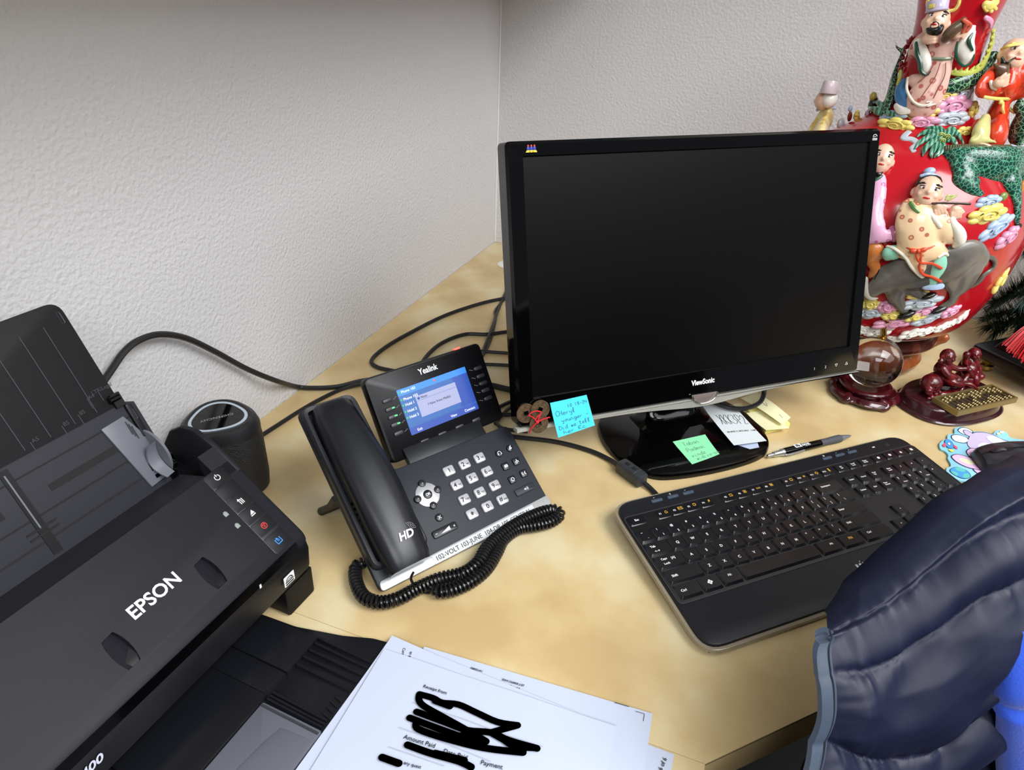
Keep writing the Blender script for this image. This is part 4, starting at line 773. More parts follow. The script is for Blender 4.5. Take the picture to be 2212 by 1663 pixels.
txt('Fb', .0042, INK, pn, PL_ @ TR(.0505, 0, .0003), bold=.06); txt('BANK', .0034, WHITE, pn, PL_ @ TR(.0640, -.0009, .0002), bold=.05); txt('community', .0014, WHITE, pn, PL_ @ TR(.0645, .0022, .0001)); txt('member FDIC', .0011, WHITE, pn, PL_ @ TR(.065, -.0033, -.0003))

# ---------------------------------------------------------------- papers by the scanner tray
def sheet(name, label, tl_, ang, w, h, z, lift=None, m=PAPER):
    x = Vector((cos(rad(ang)), sin(rad(ang)), 0)); y = Vector((sin(rad(ang)), -cos(rad(ang)), 0)); a = Vector((tl_[0], tl_[1], z))
    P = [a, a+x*w, a+x*w+y*h, a+y*h]; o = tablet(P, 14, lift).obj(name, m); tag(o, label, 'paper'); 
    o['frame_ang'] = ang; M_ = frame(a+Vector((0, 0, .0007)), x, -y, (0, 0, 1)); return o, M_
o4, M4 = sheet('printed_sheet', 'lowest white sheet peeping out at the right edge of the paper pile', (.4035, -1.1215), -.6, .2159, .279, .0012)
txt('6 of 6', .0035, INK, o4, M4 @ TR(.2085, -.0120, .0002, 0, 0, rad(80)), name='print')
o3, M3 = sheet('printed_sheet', 'white sheet with a small printed code line along its top edge', (.3865, -1.1102), 3.9, .2100, .279, .0030)
for s_, x, y in (('J280DUA1', .054, -.0085), ('20241225 1954', .048, -.0135), ('20241226B08 J1E7', .089, -.0105), ('Env [16,140] 1 of 4', .086, -.0145)): txt(s_, .0019, INK, o3, M3 @ TR(x, y, .0002), name='print')
e3 = MB(); stroke(e3, [(.196, -.003), (.2035, -.003)], .0004); stroke(e3, [(.2035, -.003), (.2035, -.010)], .0004); stroke(e3, [(.1775, -.0005), (.190, -.0005)], .0006); e3.obj('print_line', INK, o3, M3)
o2, M2 = sheet('printed_sheet', 'white sheet tucked against the scanner tray with a curled top left corner', (.3545, -1.1130), -2.5, .2159, .279, .0046, lambda u, v: .0015*max(0, 1-u*5)*max(0, 1-v*6))
txt('to prov', .0026, INK, o2, M2 @ TR(.0265, -.013, .0003, 0, 0, rad(-68)), name='print'); txt('Current', .0026, INK, o2, M2 @ TR(.0195, -.0125, .0003, 0, 0, rad(-68)), name='print'); MB().box((.003, -.004, 0), (.001, .001, .0002)).obj('print_dot', INK, o2, M2)
o1, M1 = sheet('receipt_sheet', 'top white receipt page with heavy black scribbles over its printed lines', (.3556, -1.1292), 2.0, .2159, .279, .0064, lambda u, v: .0008*max(0, 1-v*8)*sin(u*6+1)**2)
Z1 = .0076
for s_, px, h in (('Receipt from', [(0.4067,-1.1502),(0.4248,-1.149)], .0029), ('Amount Paid', [(0.4133,-1.1965),(0.4352,-1.1946)], .0036), ('Date Paid', [(0.4482,-1.1951),(0.4651,-1.1934)], .0036), ('Payment', [(0.4791,-1.1928),(0.4978,-1.1899)], .0036), ('If you have any quest', [(0.4067,-1.2178),(0.4342,-1.2144)], .0026)):
    a, c = Vector(px[0]), Vector(px[1]); txt(s_, h, INK, o1, TR(a.x, a.y, Z1, 0, 0, math.atan2(c.y-a.y, c.x-a.x)), name='print', al='L')
rl = MB()
for P in [[(0.4047,-1.1673),(0.4507,-1.1646),(0.4915,-1.1639),(0.5195,-1.162)],[(0.405,-1.1914),(0.4456,-1.1891),(0.4857,-1.1889)],[(0.4056,-1.2089),(0.4539,-1.2059)]]: stroke(rl, P, .0003, Z1)
rl.obj('ruled_line', mat('rule_grey', '#9a9ca6', .7), o1)
MARK = mat('black_marker', '#000000', .9, spec=0); mk = MB(); kz = Z1+.0002
for P in [[(0.407,-1.1584),(0.4192,-1.1572),(0.4283,-1.1581),(0.4417,-1.1544),(0.4592,-1.1554),(0.4784,-1.1564),(0.4946,-1.1528)],[(0.407,-1.1584),(0.4091,-1.1632),(0.4153,-1.1667),(0.4316,-1.1691),(0.4541,-1.1721),(0.4761,-1.1754)],[(0.4946,-1.1528),(0.4766,-1.1671)],[(0.4125,-1.1738),(0.4379,-1.1732),(0.4584,-1.1725),(0.4766,-1.1671),(0.493,-1.1676),(0.5159,-1.1653)],[(0.4098,-1.1808),(0.4288,-1.1804),(0.4535,-1.1797),(0.4756,-1.179)],[(0.4171,-1.1839),(0.4216,-1.1869),(0.444,-1.1857),(0.4765,-1.1811),(0.5068,-1.1727)],[(0.4756,-1.179),(0.4566,-1.1775)],[(0.4766,-1.1671),(0.5063,-1.1713)],[(0.4849,-1.1676),(0.4981,-1.1705),(0.5141,-1.1656)],[(0.4483,-1.1818),(0.4654,-1.179)],[(0.4194,-1.2021),(0.4394,-1.2012),(0.4623,-1.1986),(0.4736,-1.1991)],[(0.4059,-1.2186),(0.4206,-1.2178)],[(0.4428,-1.1999),(0.4665,-1.1965)],[(0.4223,-1.1592),(0.4361,-1.159)]]:
    stroke(mk, [(q.x, q.y) for q in catmull([Vector((x, y, 0)) for x, y in P], 4)], .0058, kz); kz += .00004
    for x, y in (P[0], P[-1]): mk.flat([(x+.0029*cos(i*pi/6), y+.0029*sin(i*pi/6)) for i in range(12)], kz)
mk.obj('marker_scribble', MARK, o1)

# ---------------------------------------------------------------- the big relief vase
VX, VY = .785, -.262
PROF = [(0,0.0675),(0.098,0.068),(0.113,0.074),(0.132,0.086),(0.15,0.104),(0.165,0.14),(0.175,0.174),(0.181,0.21),(0.183,0.235),(0.181,0.265),(0.172,0.295),(0.157,0.32),(0.135,0.345),(0.11,0.363),(0.08,0.381),(0.062,0.4),(0.052,0.43),(0.047,0.47),(0.048,0.51),(0.055,0.55),(0.062,0.6)]
vase = thing('porcelain_vase', 'big red porcelain vase covered with painted relief sages, beasts and clouds', 'vase', TR(VX, VY, 0))
REDG = mat('red_glaze', '#b4121f', .16, spec=.5, coat=.3, bump=('noise1', 60, .05, .001))
def P_(c, r=.16, **k): return mat('glaze_'+c.strip('#'), c, r, coat=.25, **k)
def smoothprof(P, n=4): return [(q.x, q.y) for q in catmull([Vector((a, b, 0)) for a, b in P], n)]
pf = smoothprof(PROF[1:]); MB().lathe([(0, .068)]+pf+[(.050, .598), (.046, .55), (.0, .45)], 96).obj('vase_body', REDG, vase)
def vrad(z):
    for a, b in zip(PROF[1:], PROF[2:]):
        if a[1] <= z <= b[1]: return a[0]+(b[0]-a[0])*(z-a[1])/(b[1]-a[1])
    return PROF[-1][0]
MB().lathe([(vrad(z)+.0012, z) for z in (.068, .071, .075, .079, .083)]+[(vrad(.085)-.003, .085)], 96).obj('foot_band', P_('#d9d2c4', .3), vase)
def vf(c, roll=0):
    """frame standing on the vase at c: x along the wall, y up, z out of it, rolled in its own plane (clockwise degrees)"""
    a = math.atan2(c[1], c[0]); n = Vector((cos(a), sin(a), 0)); t = Vector((-sin(a), cos(a), 0)); u = Vector((0, 0, 1))
    return frame(c[:3], t, u, n) @ TR(0, 0, 0, 0, 0, rad(-roll))
def VE(mb, e, nu=14, nv=8, m=0):
    x, y, z, rx, rn, ru, roll = e; mb.ell((0, 0, 0), (rx, ru, rn), vf((x, y, z), roll), nu, nv, m); return mb
def VT(mb, pts, n=8, m=0, sq=None):
    return mb.capsule(pts, n, I4, m, sq or (.52 if max(q[3] for q in pts) > .009 else .8))
def line(pts, w, mt, par, name='painted_line'):
    m = MB(); m.tube(catmull([q[:3] for q in pts], 4), w, 5); return m.obj(name, mt, par)
SKIN = P_('#e8bfa4', .25); BLK = P_('#17140f', .25); WHT = P_('#efece2', .2); DKL = P_('#2a201c', .4); GOLD = P_('#d8c85a', .25); PINKG = P_('#df9dba', .2); REDL = P_('#c92a22', .25); BRN = P_('#5b4632', .3)
PEACH = P_('#d9998a', .2, mix=('vor', 85, '#deb3a4', .12, .40, '#a8433c')); ROBEP = P_('#e9b980', .2, mix=('vor', 75, '#f0cfa4', .08, .3, '#a8433c')); ROBER = P_('#d9bf9a', .2, mix=('vor', 75, '#d23e22', .05, .17, '#e0704a')); ROBEK = P_('#e79fc4', .2, mix=('vor', 80, '#ecb4d2', .08, .3, '#b84a86'))
SCALE = P_('#62ae8c', .22, mix=('vore', 190, '#123f34', .015, .1, '#2c6f58'), bump=('vore', 190, .4, .0012)); SCALE2 = P_('#8fb98a', .22, mix=('vore', 170, '#12342b', .015, .1, '#2f6248'), bump=('vore', 170, .4, .0012)); LEAF = P_('#1f5a44', .22, mix=('wave', 60, '#6aa78a', .3, .8)); SPINE = P_('#5d6448', .25, bump=('wave', 120, .8, .003)); OXG = P_('#77726a', .3, mix=('noise', 16, '#474440', .35, .65)); MINT = P_('#8fd0b4', .2); LILAC = P_('#c6bcd4', .2); PBLUE = P_('#a9bfdc', .2); BLUEG = P_('#3f78ae', .2); CUFF = P_('#e6e0d0', .2); ORNG = P_('#d9853c', .25); YELG = P_('#e6d572', .2); GRYB = P_('#b4bcc4', .22)
RIDGE = P_('#b9c25a', .2); TRIMG = P_('#1f4a38', .25)
def face(par, c, rx, ru, rn, roll, skin=SKIN, turn=0, brow=BLK, az=None):
    """a head: skull with nose, cheeks, ears fused in one skin; painted eyes, brows and mouth laid on it"""
    F = (vf(c, roll) if az is None else frame(c, (-sin(rad(az)), cos(rad(az)), 0), (0, 0, 1), (cos(rad(az)), sin(rad(az)), 0)) @ TR(0, 0, 0, 0, 0, rad(-roll))) @ TR(0, 0, 0, rad(-24), 0, 0) @ TR(0, 0, 0, 0, rad(turn), 0); m = MB()
    m.ell((0, 0, 0), (rx*.92, ru, rn), F, 18, 12); m.ell((0, -ru*.45, rn*.25), (rx*.68, ru*.5, rn*.7), F, 14, 8)
    m.ell((0, -ru*.12, rn*.95), (rx*.16, ru*.16, rn*.22), F, 10, 6); m.ell((0, ru*.08, rn*.86), (rx*.09, ru*.24, rn*.16), F, 8, 6)
    for s in (-1, 1): m.ell((s*rx*.92, -ru*.1, 0), (rx*.14, ru*.26, rn*.18), F, 8, 6); m.ell((s*rx*.45, -ru*.25, rn*.68), (rx*.25, ru*.2, rn*.2), F, 10, 6)
    h = fuse('head', m, skin, par, max(.0012, rx*.075), 2); q = MB(); w = MB(); b = MB()
    for s in (-1, 1):
        w.ell((s*rx*.40, ru*.10, rn*.86), (rx*.19, ru*.085, rn*.08), F, 10, 6); q.ell((s*rx*.38, ru*.095, rn*.925), (rx*.085, ru*.075, rn*.05), F, 8, 5)
        q.tube([F @ Vector((s*rx*(.62-.5*k/4), ru*(.185+.03*sin(pi*k/4)), rn*(.80+.1*sin(pi*k/4)))) for k in range(5)], rx*.035, 5)
        b.tube([F @ Vector((s*rx*(.72-.54*k/4), ru*(.32+.07*sin(pi*k/4)), rn*(.72+.14*sin(pi*k/4)))) for k in range(5)], rx*.06, 6)
    w.obj('eye_white', WHT, par); q.obj('eye', DKL, par); b.obj('eyebrow', brow, par)
    mo = MB(); mo.ell((0, -ru*.46, rn*.93), (rx*.24, ru*.07, rn*.08), F, 10, 6); mo.obj('mouth', REDL, par); return h
def hand(par, c, r, roll, skin=SKIN):
    F = vf(c, roll); m = MB(); m.ell((0, 0, 0), (r*.75, r*.62, r*.5), F, 12, 8)
    for k in range(4): y = (k-1.5)*r*.32; m.capsule([tuple(F @ Vector((r*.2, y, r*.35)))+(r*.19,), tuple(F @ Vector((r*.85, y*1.05, r*.35)))+(r*.175,), tuple(F @ Vector((r*1.05, y*.95, -r*.1)))+(r*.15,)], 6)
    m.capsule([tuple(F @ Vector((-r*.2, r*.5, r*.2)))+(r*.2,), tuple(F @ Vector((r*.3, r*.85, r*.35)))+(r*.17,)], 6)
    return fuse('hand', m, skin, par, r*.11, 1)
def part(name): 
    o = bpy.data.objects.new(name, None); COL.objects.link(o); o.parent = vase; return o
def cloud(e, mt, lobes=7, seed=0):
    """a scalloped cloud scroll: lobes round a coiled middle"""
    x, y, z, rx, rn, ru, roll = e; rx *= 1.15; ru *= 1.25; F = vf((x, y, z), roll); m = MB(); R = random.Random(seed); 
    m.ell((0, 0, 0), (rx*.62, ru*.66, rn), F, 16, 8)
    for k in range(lobes):
        a = 2*pi*k/lobes+R.uniform(-.15, .15); l = R.uniform(.8, 1.1); m.ell((rx*.62*cos(a), ru*.56*sin(a), 0), (rx*.36*l, ru*.42*l, rn*.72), F, 12, 6)
    o = m.obj('cloud', mt, vase); s = MB(); P = []; D = []
    for k in range(26):
        t = k/25; a = -1+t*9.5; r = .1+.40*t; rr = math.sqrt(max(0, 1-(r*1.25)**2)); P.append(F @ Vector((rx*r*cos(a), ru*r*sin(a), rn*(.55+.5*rr))))
    s.tube(P, min(rx, ru)*.085, 5); s.obj('scroll', mt, o)
    for k in range(26):
        t = k/25; a = -.7+t*9.5; r = .08+.42*t; rr = math.sqrt(max(0, 1-(r*1.25)**2)); D.append(F @ Vector((rx*r*cos(a), ru*r*sin(a), rn*(.55+.49*rr))))
    s = MB(); s.tube(D, min(rx, ru)*.045, 5); s.obj('painted_line', DKL, o); return o
# clouds
for k, (e, c) in enumerate([
  ((-0.0142,-0.0615,0.401,0.0204,0.0063,0.0097,-14), YELG), ((0.0224,-0.0549,0.4116,0.024,0.007,0.0132,-14), PINKG), ((-0.012,-0.0721,0.3889,0.0203,0.0055,0.0086,-14), PINKG), ((0.0251,-0.0626,0.3954,0.0233,0.0054,0.0101,-9), GRYB), ((-0.0414,-0.0673,0.3825,0.0254,0.0056,0.0095,-1), YELG), ((0.0091,-0.0548,0.4231,0.0139,0.0054,0.0077,-19), YELG), ((0.0301,-0.0454,0.4264,0.017,0.0054,0.0108,-19), GRYB), ((0.0529,-0.0299,0.4069,0.0094,0.0055,0.0118,-19), YELG), ((-0.0479,-0.0504,0.3925,0.0209,0.0048,0.0072,-9), PBLUE), ((-0.0868,0.0254,0.3776,0.0139,0.0043,0.0052,-44), YELG), ((0.0442,-0.0667,0.3816,0.0139,0.0046,0.007,-9), YELG), ((-0.0755,0.0025,0.3864,0.0102,0.0034,0.0047,-39), LILAC),
  ((0.0853,-0.1418,0.3078,0.018,0.0055,0.0086,-14), PBLUE), ((0.0865,-0.1508,0.2933,0.0273,0.0062,0.0117,-14), YELG), ((0.1043,-0.1452,0.2768,0.026,0.0063,0.0102,-37), PBLUE), ((0.1252,-0.133,0.2634,0.0199,0.0064,0.0096,-41), PINKG), ((0.147,-0.1031,0.194,0.0202,0.0051,0.0054,-64), YELG),
  ((-0.0173,-0.1684,0.1518,0.0137,0.006,0.0086,-19), YELG), ((0.0049,-0.1698,0.1529,0.0144,0.0068,0.0093,-19), PINKG), ((0.0456,-0.1678,0.1658,0.0267,0.0067,0.0097,-19), GRYB), ((-0.0126,-0.1655,0.1385,0.019,0.0069,0.0086,-19), GRYB), ((0.0169,-0.1654,0.1396,0.0154,0.006,0.0072,-19), YELG), ((0.046,-0.1604,0.1423,0.017,0.006,0.0077,-24), YELG), ((0.0242,-0.1592,0.1272,0.0302,0.0069,0.009,-19), PINKG), ((0.0641,-0.1528,0.1387,0.0222,0.006,0.0072,-27), GRYB), ((0.0913,-0.1427,0.1511,0.0153,0.0059,0.0071,-34), PINKG), ((0.0367,-0.1724,0.1784,0.0149,0.005,0.006,-19), YELG), ((0.0554,-0.1598,0.1517,0.0169,0.0051,0.0068,-24), PINKG)]): cloud(e, c, 7 if k % 3 else 8, k)
for k, e in enumerate([(-0.0116,-0.1496,0.1032,0.0133,0.0062,0.008,-9), (0.0098,-0.1525,0.1073,0.0194,0.007,0.0085,-29), (0.0355,-0.1361,0.0933,0.0152,0.0062,0.0071,-14), (0.0526,-0.144,0.1086,0.0175,0.0061,0.0073,-29), (0.0715,-0.1377,0.1136,0.014,0.0056,0.0063,-29), (0.092,-0.1289,0.1214,0.0139,0.0052,0.0052,-41), (0.1034,-0.1231,0.1273,0.0104,0.0045,0.0042,-47), (0.1148,-0.1191,0.139,0.013,0.0048,0.0045,-59)]): cloud(e, WHT, 6, 50+k)
# blue ribbon drifting off the clouds
MB().tube(catmull([q[:3] for q in [(-0.0251,-0.0824,0.378,0.0047),(-0.0311,-0.0927,0.3708,0.0047),(-0.02,-0.0964,0.3702,0.0046),(-0.0142,-0.1047,0.3663,0.004),(-0.0189,-0.1116,0.361,0.0031),(-0.0156,-0.1175,0.3572,0.0015)]], 6), [.0045]*25+[.0035]*5+[.001], 8, I4, 0, .5).obj('ribbon', GRYB, vase)
# sage on the shoulder of the vase
sg = part('sage_figure')
m = MB(); VT(m, [(-0.0194,-0.0546,0.4997,0.0105),(-0.0148,-0.0572,0.484,0.0158),(-0.0099,-0.0591,0.4722,0.0136),(-0.01,-0.0608,0.4544,0.0167),(-0.0122,-0.0626,0.4348,0.0207),(-0.0162,-0.0639,0.4203,0.0232),(-0.0171,-0.0644,0.4138,0.0218)], 14); VE(m, (-0.0337,-0.0516,0.4407,0.0117,0.0093,0.0093,-19)); VE(m, (-0.0066,-0.068,0.4144,0.0139,0.0093,0.0077,-39)); VE(m, (-0.0429,-0.0388,0.4759,0.0093,0.0077,0.0108,-19)); VT(m, [(-0.0334,-0.0494,0.4948,0.0114),(-0.0432,-0.0431,0.4844,0.01),(-0.0443,-0.0421,0.4746,0.0077)]); VT(m, [(-0.0062,-0.0588,0.4939,0.0119),(0.0017,-0.0604,0.4851,0.0089)]); fuse('robe', m, PEACH, sg, .0026, 3)
m = MB(); VT(m, [(-0.0428,-0.0478,0.486,0.0076),(-0.0348,-0.0561,0.4746,0.0088),(-0.0287,-0.0601,0.4642,0.0088),(-0.0254,-0.0611,0.4555,0.0064)]); VT(m, [(0.0023,-0.062,0.4825,0.0067),(0.0105,-0.0625,0.4857,0.0107),(0.0126,-0.0612,0.4977,0.0091),(0.0136,-0.0604,0.5068,0.0059)]); VT(m, [(0.0138,-0.0605,0.4845,0.0119),(0.0186,-0.0583,0.4752,0.0105),(0.0187,-0.0567,0.4677,0.0063)]); fuse('sleeve', m, WHT, sg, .0024, 2)
m = MB()
for P in ([(-0.0458,-0.0535,0.4868,0.0021),(-0.0414,-0.0599,0.4744,0.0033),(-0.0352,-0.064,0.464,0.0033),(-0.0308,-0.0659,0.4534,0.0027),(-0.023,-0.0673,0.4498,0.0018),(-0.0203,-0.0674,0.4542,0.0012)], [(0.0005,-0.0695,0.4908,0.0015),(0.0024,-0.0696,0.4789,0.0022),(0.0083,-0.0676,0.4698,0.0022),(0.0178,-0.0636,0.4631,0.0018),(0.0261,-0.0601,0.4677,0.0015),(0.0263,-0.0596,0.4771,0.0012)], [(0.0151,-0.0649,0.5019,0.0012),(0.013,-0.0688,0.4927,0.0026),(0.0217,-0.0647,0.4825,0.0015)]): VT(m, P, 7)
m.obj('sleeve_trim', TRIMG, sg)
m = MB(); VT(m, [(-0.0453,-0.0403,0.436,0.0063),(-0.0468,-0.0458,0.4247,0.0095),(-0.0398,-0.0574,0.4119,0.0098),(-0.0292,-0.064,0.4076,0.007)]); fuse('under_robe', m, BLUEG, sg, .0024, 2)
m = MB(); VT(m, [(-0.0466,-0.055,0.4066,0.0044),(-0.0402,-0.0624,0.4021,0.0057),(-0.0308,-0.0663,0.4027,0.0044)]); m.obj('shoe', WHT, sg)
m = MB(); VT(m, [(-0.0429,-0.0522,0.443,0.0019),(-0.0412,-0.0616,0.4296,0.0019),(-0.0315,-0.0715,0.417,0.0019),(-0.0206,-0.0756,0.4119,0.002),(-0.0116,-0.0768,0.4135,0.0018),(-0.0082,-0.0755,0.4186,0.0015),(-0.0139,-0.0761,0.4168,0.0012)], 7); VT(m, [(-0.0112,-0.077,0.4121,0.0015),(-0.0037,-0.0752,0.4154,0.0018),(0.0024,-0.0724,0.4192,0.0014)], 7); m.obj('hem', CUFF, sg)
m = MB(); VT(m, [(-0.0211,-0.0623,0.4696,0.0023),(-0.0104,-0.0672,0.4702,0.0023),(0.0001,-0.0655,0.4715,0.0022)], 7); m.obj('belt', P_('#7f8a72', .25), sg)
for P in ([(-0.0122,-0.0706,0.4659,0.0008),(-0.013,-0.0742,0.4497,0.0008),(-0.0185,-0.074,0.4325,0.0008),(-0.0223,-0.0743,0.4224,0.0006)], [(-0.0055,-0.0696,0.4663,0.0007),(-0.0023,-0.0731,0.4504,0.0008),(-0.0054,-0.0753,0.4337,0.0008),(-0.0074,-0.0766,0.4224,0.0006)], [(-0.0184,-0.0676,0.4653,0.0006),(-0.0224,-0.0693,0.4514,0.0008),(-0.0306,-0.0656,0.4393,0.0006)]): line(P, .0006, P_('#8f5348', .3) if 'glaze_8f5348' not in bpy.data.materials else bpy.data.materials['glaze_8f5348'], sg, 'fold_line')
h1 = face(sg, (-0.0292,-0.0516,0.5129,0.0138,0.012,0.0176,-15)[:3], .0172, .0205, .0160, 2, az=-104)
m = MB(); VT(m, [(-0.0375,-0.0641,0.5044,0.0039),(-0.0352,-0.0692,0.5014,0.0042),(-0.0329,-0.0688,0.5005,0.003)]); VT(m, [(-0.0241,-0.0699,0.5078,0.0037),(-0.0259,-0.0725,0.5019,0.0044),(-0.0315,-0.0704,0.4996,0.0039),(-0.0348,-0.0673,0.4987,0.0021)]); VT(m, [(-0.0366,-0.0728,0.5106,0.0013),(-0.0346,-0.0758,0.5133,0.0015),(-0.0303,-0.0757,0.5122,0.0013),(-0.0266,-0.075,0.5072,0.0015)]); VT(m, [(-0.0374,-0.0721,0.5092,0.0012),(-0.0368,-0.0696,0.5039,0.0015)]); VE(m, (-0.032,-0.0723,0.5033,0.0056,0.0037,0.0038,-19)); fuse('beard', m, BLK, sg, .0015, 1)
m = MB(); VT(m, [(-0.0405,-0.0447,0.513,0.0021),(-0.0379,-0.0466,0.5039,0.0021),(-0.0345,-0.0485,0.4987,0.0015)]); VT(m, [(-0.019,-0.0577,0.5156,0.0021),(-0.0183,-0.0566,0.5078,0.0021),(-0.018,-0.0568,0.5025,0.0015)]); m.obj('side_hair', BLK, sg)
c = (-0.0335,-0.0522,0.5303,0.0136,0.0119,0.0089,-13); F = vf(c, -13); m = MB(); rx = c[3]; L = []
for yy, k in ((-.62, 1.0), (-.45, 1.06), (-.38, .98), (.7, 1.02), (.95, .9), (1.0, .55)): L.append([(rx*k*cos(a), c[5]*yy, rx*.86*k*sin(a)) for a in (i*2*pi/24 for i in range(24))])
m.loops(L[::-1], F); m.obj('hat', LILAC, sg); m = MB(); m.prism(rrect(.007, .005, .001), 0, .001, .0003, F @ TR(-.002, .001, rx*.86)); m.obj('hat_badge', GOLD, sg)
hand(sg, (-0.0346,-0.0648,0.4926,0.0075,0.0045,0.0075,-9)[:3], .0108, -12); hand(sg, (0.0024,-0.07,0.5063,0.008,0.0058,0.0073,11)[:3], .0118, 150)
m = MB(); VT(m, [(-0.0164,-0.0741,0.494,0.005),(-0.0136,-0.0764,0.5007,0.0073),(-0.0072,-0.0765,0.5088,0.0073),(-0.0018,-0.0753,0.5168,0.0043)], 12); fuse('clapper', m, BRN, sg, .0018, 1)
m = MB(); VT(m, [(-0.0028,-0.0812,0.5168,0.0023),(0.0023,-0.0807,0.5132,0.0026),(0.0018,-0.0787,0.5081,0.002),(0.0011,-0.0773,0.5028,0.0017)]); VT(m, [(0.0007,-0.0811,0.5157,0.002),(0.0075,-0.0769,0.5109,0.0026),(0.0058,-0.0774,0.5044,0.0017)]); m.obj('red_bow', P_('#cf5a45', .3), sg)
line([(-0.045,-0.0353,0.5378,0.0014),(-0.0437,-0.0355,0.5313,0.0014),(-0.0404,-0.0379,0.5262,0.0014)], .0022, YELG, sg, 'cord'); line([(-0.0196,-0.0528,0.5259,0.0013),(-0.0126,-0.0539,0.5282,0.0013),(-0.0102,-0.0556,0.534,0.0013),(-0.0107,-0.0562,0.5391,0.0013)], .0022, YELG, sg, 'cord')
# gourd bearer in red
sb = part('gourd_bearer_figure')
m = MB(); VT(m, [(0.085,-0.019,0.4577,0.0199),(0.0869,-0.0192,0.441,0.0278),(0.0879,-0.0174,0.4237,0.0203),(0.0873,-0.0169,0.406,0.026),(0.0914,-0.0109,0.3877,0.0295),(0.0883,-0.0472,0.3785,0.0249)], 14); VT(m, [(0.0641,-0.0247,0.4567,0.0123),(0.0535,-0.0498,0.4469,0.0129),(0.0489,-0.0585,0.4362,0.0109),(0.0613,-0.0531,0.4338,0.01),(0.0815,-0.0174,0.4304,0.0093)], 12); VT(m, [(0.0983,-0.0227,0.4589,0.0129),(0.1093,-0.0267,0.4405,0.0122),(0.1015,-0.0234,0.4311,0.0092)], 12); VE(m, (0.0597,-0.0603,0.3873,0.0093,0.0093,0.0139,1)); fuse('robe', m, ROBER, sb, .003, 3)
m = MB(); VT(m, [(0.0661,-0.0599,0.3966,0.0115),(0.0626,-0.0754,0.3868,0.0152),(0.0612,-0.0874,0.3769,0.0136),(0.0545,-0.0917,0.3748,0.0076)], 12); VT(m, [(0.0538,-0.095,0.3752,0.0033),(0.0657,-0.0911,0.3772,0.0033),(0.0816,-0.0821,0.3745,0.003)]); fuse('trouser', m, P_('#c9c482', .2), sb, .0026, 2)
m = MB(); VT(m, [(0.0534,-0.0711,0.4281,0.0021),(0.0708,-0.0593,0.4261,0.0024),(0.0992,-0.0207,0.4242,0.0022)], 7); VE(m, (0.0786,-0.0512,0.4216,0.0043,0.0027,0.0033,1)); VE(m, (0.0928,-0.0188,0.4206,0.0044,0.0028,0.0034,-39)); VT(m, [(0.0829,-0.0447,0.4205,0.0018),(0.0846,-0.0473,0.4124,0.0024),(0.0944,-0.0293,0.4023,0.0019)]); VT(m, [(0.0879,-0.0343,0.4198,0.0018),(0.0983,-0.0203,0.4118,0.0025),(0.1051,-0.0224,0.4068,0.0019)]); m.obj('sash', YELG, sb)
m = MB(); VE(m, (0.0678,-0.0439,0.4584,0.0108,0.009,0.012,-39)); VE(m, (0.0922,-0.0209,0.4437,0.0135,0.0107,0.0135,-19)); VT(m, [(0.0548,-0.0556,0.4666,0.003),(0.0648,-0.0472,0.4612,0.006)]); VT(m, [(0.0725,-0.0328,0.4551,0.0073),(0.0887,-0.0199,0.4468,0.0084)]); fuse('gourd', m, BRN, sb, .0024, 2)
h2 = face(sb, (0.0803,-0.0183,0.477,0.0152,0.0136,0.0182,-15)[:3], .0195, .0225, .0180, 4, az=-82)
m = MB(); VT(m, [(0.062,-0.0479,0.4746,0.0024),(0.0668,-0.0451,0.468,0.0042),(0.0751,-0.0362,0.4645,0.0045),(0.0852,-0.0187,0.4647,0.0024)]); VT(m, [(0.0688,-0.051,0.4699,0.0013),(0.0738,-0.0464,0.4732,0.0018),(0.0804,-0.0355,0.4757,0.0015),(0.0883,-0.021,0.4733,0.0018),(0.0913,-0.0205,0.4686,0.0015)]); VT(m, [(0.0704,-0.0486,0.4705,0.0012),(0.0719,-0.0464,0.4657,0.0018)]); fuse('beard', m, BLK, sb, .0016, 1)
m = MB(); VT(m, [(0.0575,-0.0485,0.4851,0.0018),(0.06,-0.0564,0.4883,0.0021),(0.0656,-0.0562,0.4905,0.002),(0.0765,-0.0388,0.4917,0.0021),(0.087,-0.02,0.4918,0.0018)], 7); VE(m, (0.0671,-0.0544,0.4928,0.0041,0.0018,0.0018,-19)); m.obj('headband', YELG, sb)
VE(MB(), (0.0758,-0.0169,0.4866,0.0136,0.0113,0.0088,-19)).obj('crown_of_head', P_('#c9b3a4', .25), sb)
hand(sb, (0.0651,-0.0646,0.4469,0.0082,0.0045,0.0074,-19)[:3], .0122, -20); m = MB(); VT(m, [(0.0557,-0.0639,0.4462,0.0027),(0.0595,-0.0638,0.441,0.0033),(0.0665,-0.0547,0.4372,0.0024)]); VT(m, [(0.0875,-0.0175,0.4287,0.0019),(0.0948,-0.0195,0.4259,0.0025),(0.0986,-0.0226,0.4323,0.0018)]); m.obj('cuff', CUFF, sb)
VT(MB(), [(0.0634,-0.1004,0.3713,0.0039),(0.0703,-0.1015,0.37,0.0045),(0.0757,-0.1003,0.3682,0.003)]).obj('foot', SKIN, sb)
VE(MB(), (0.0907,-0.0208,0.461,0.0068,0.003,0.0076,1)).obj('undershirt', CUFF, sb)
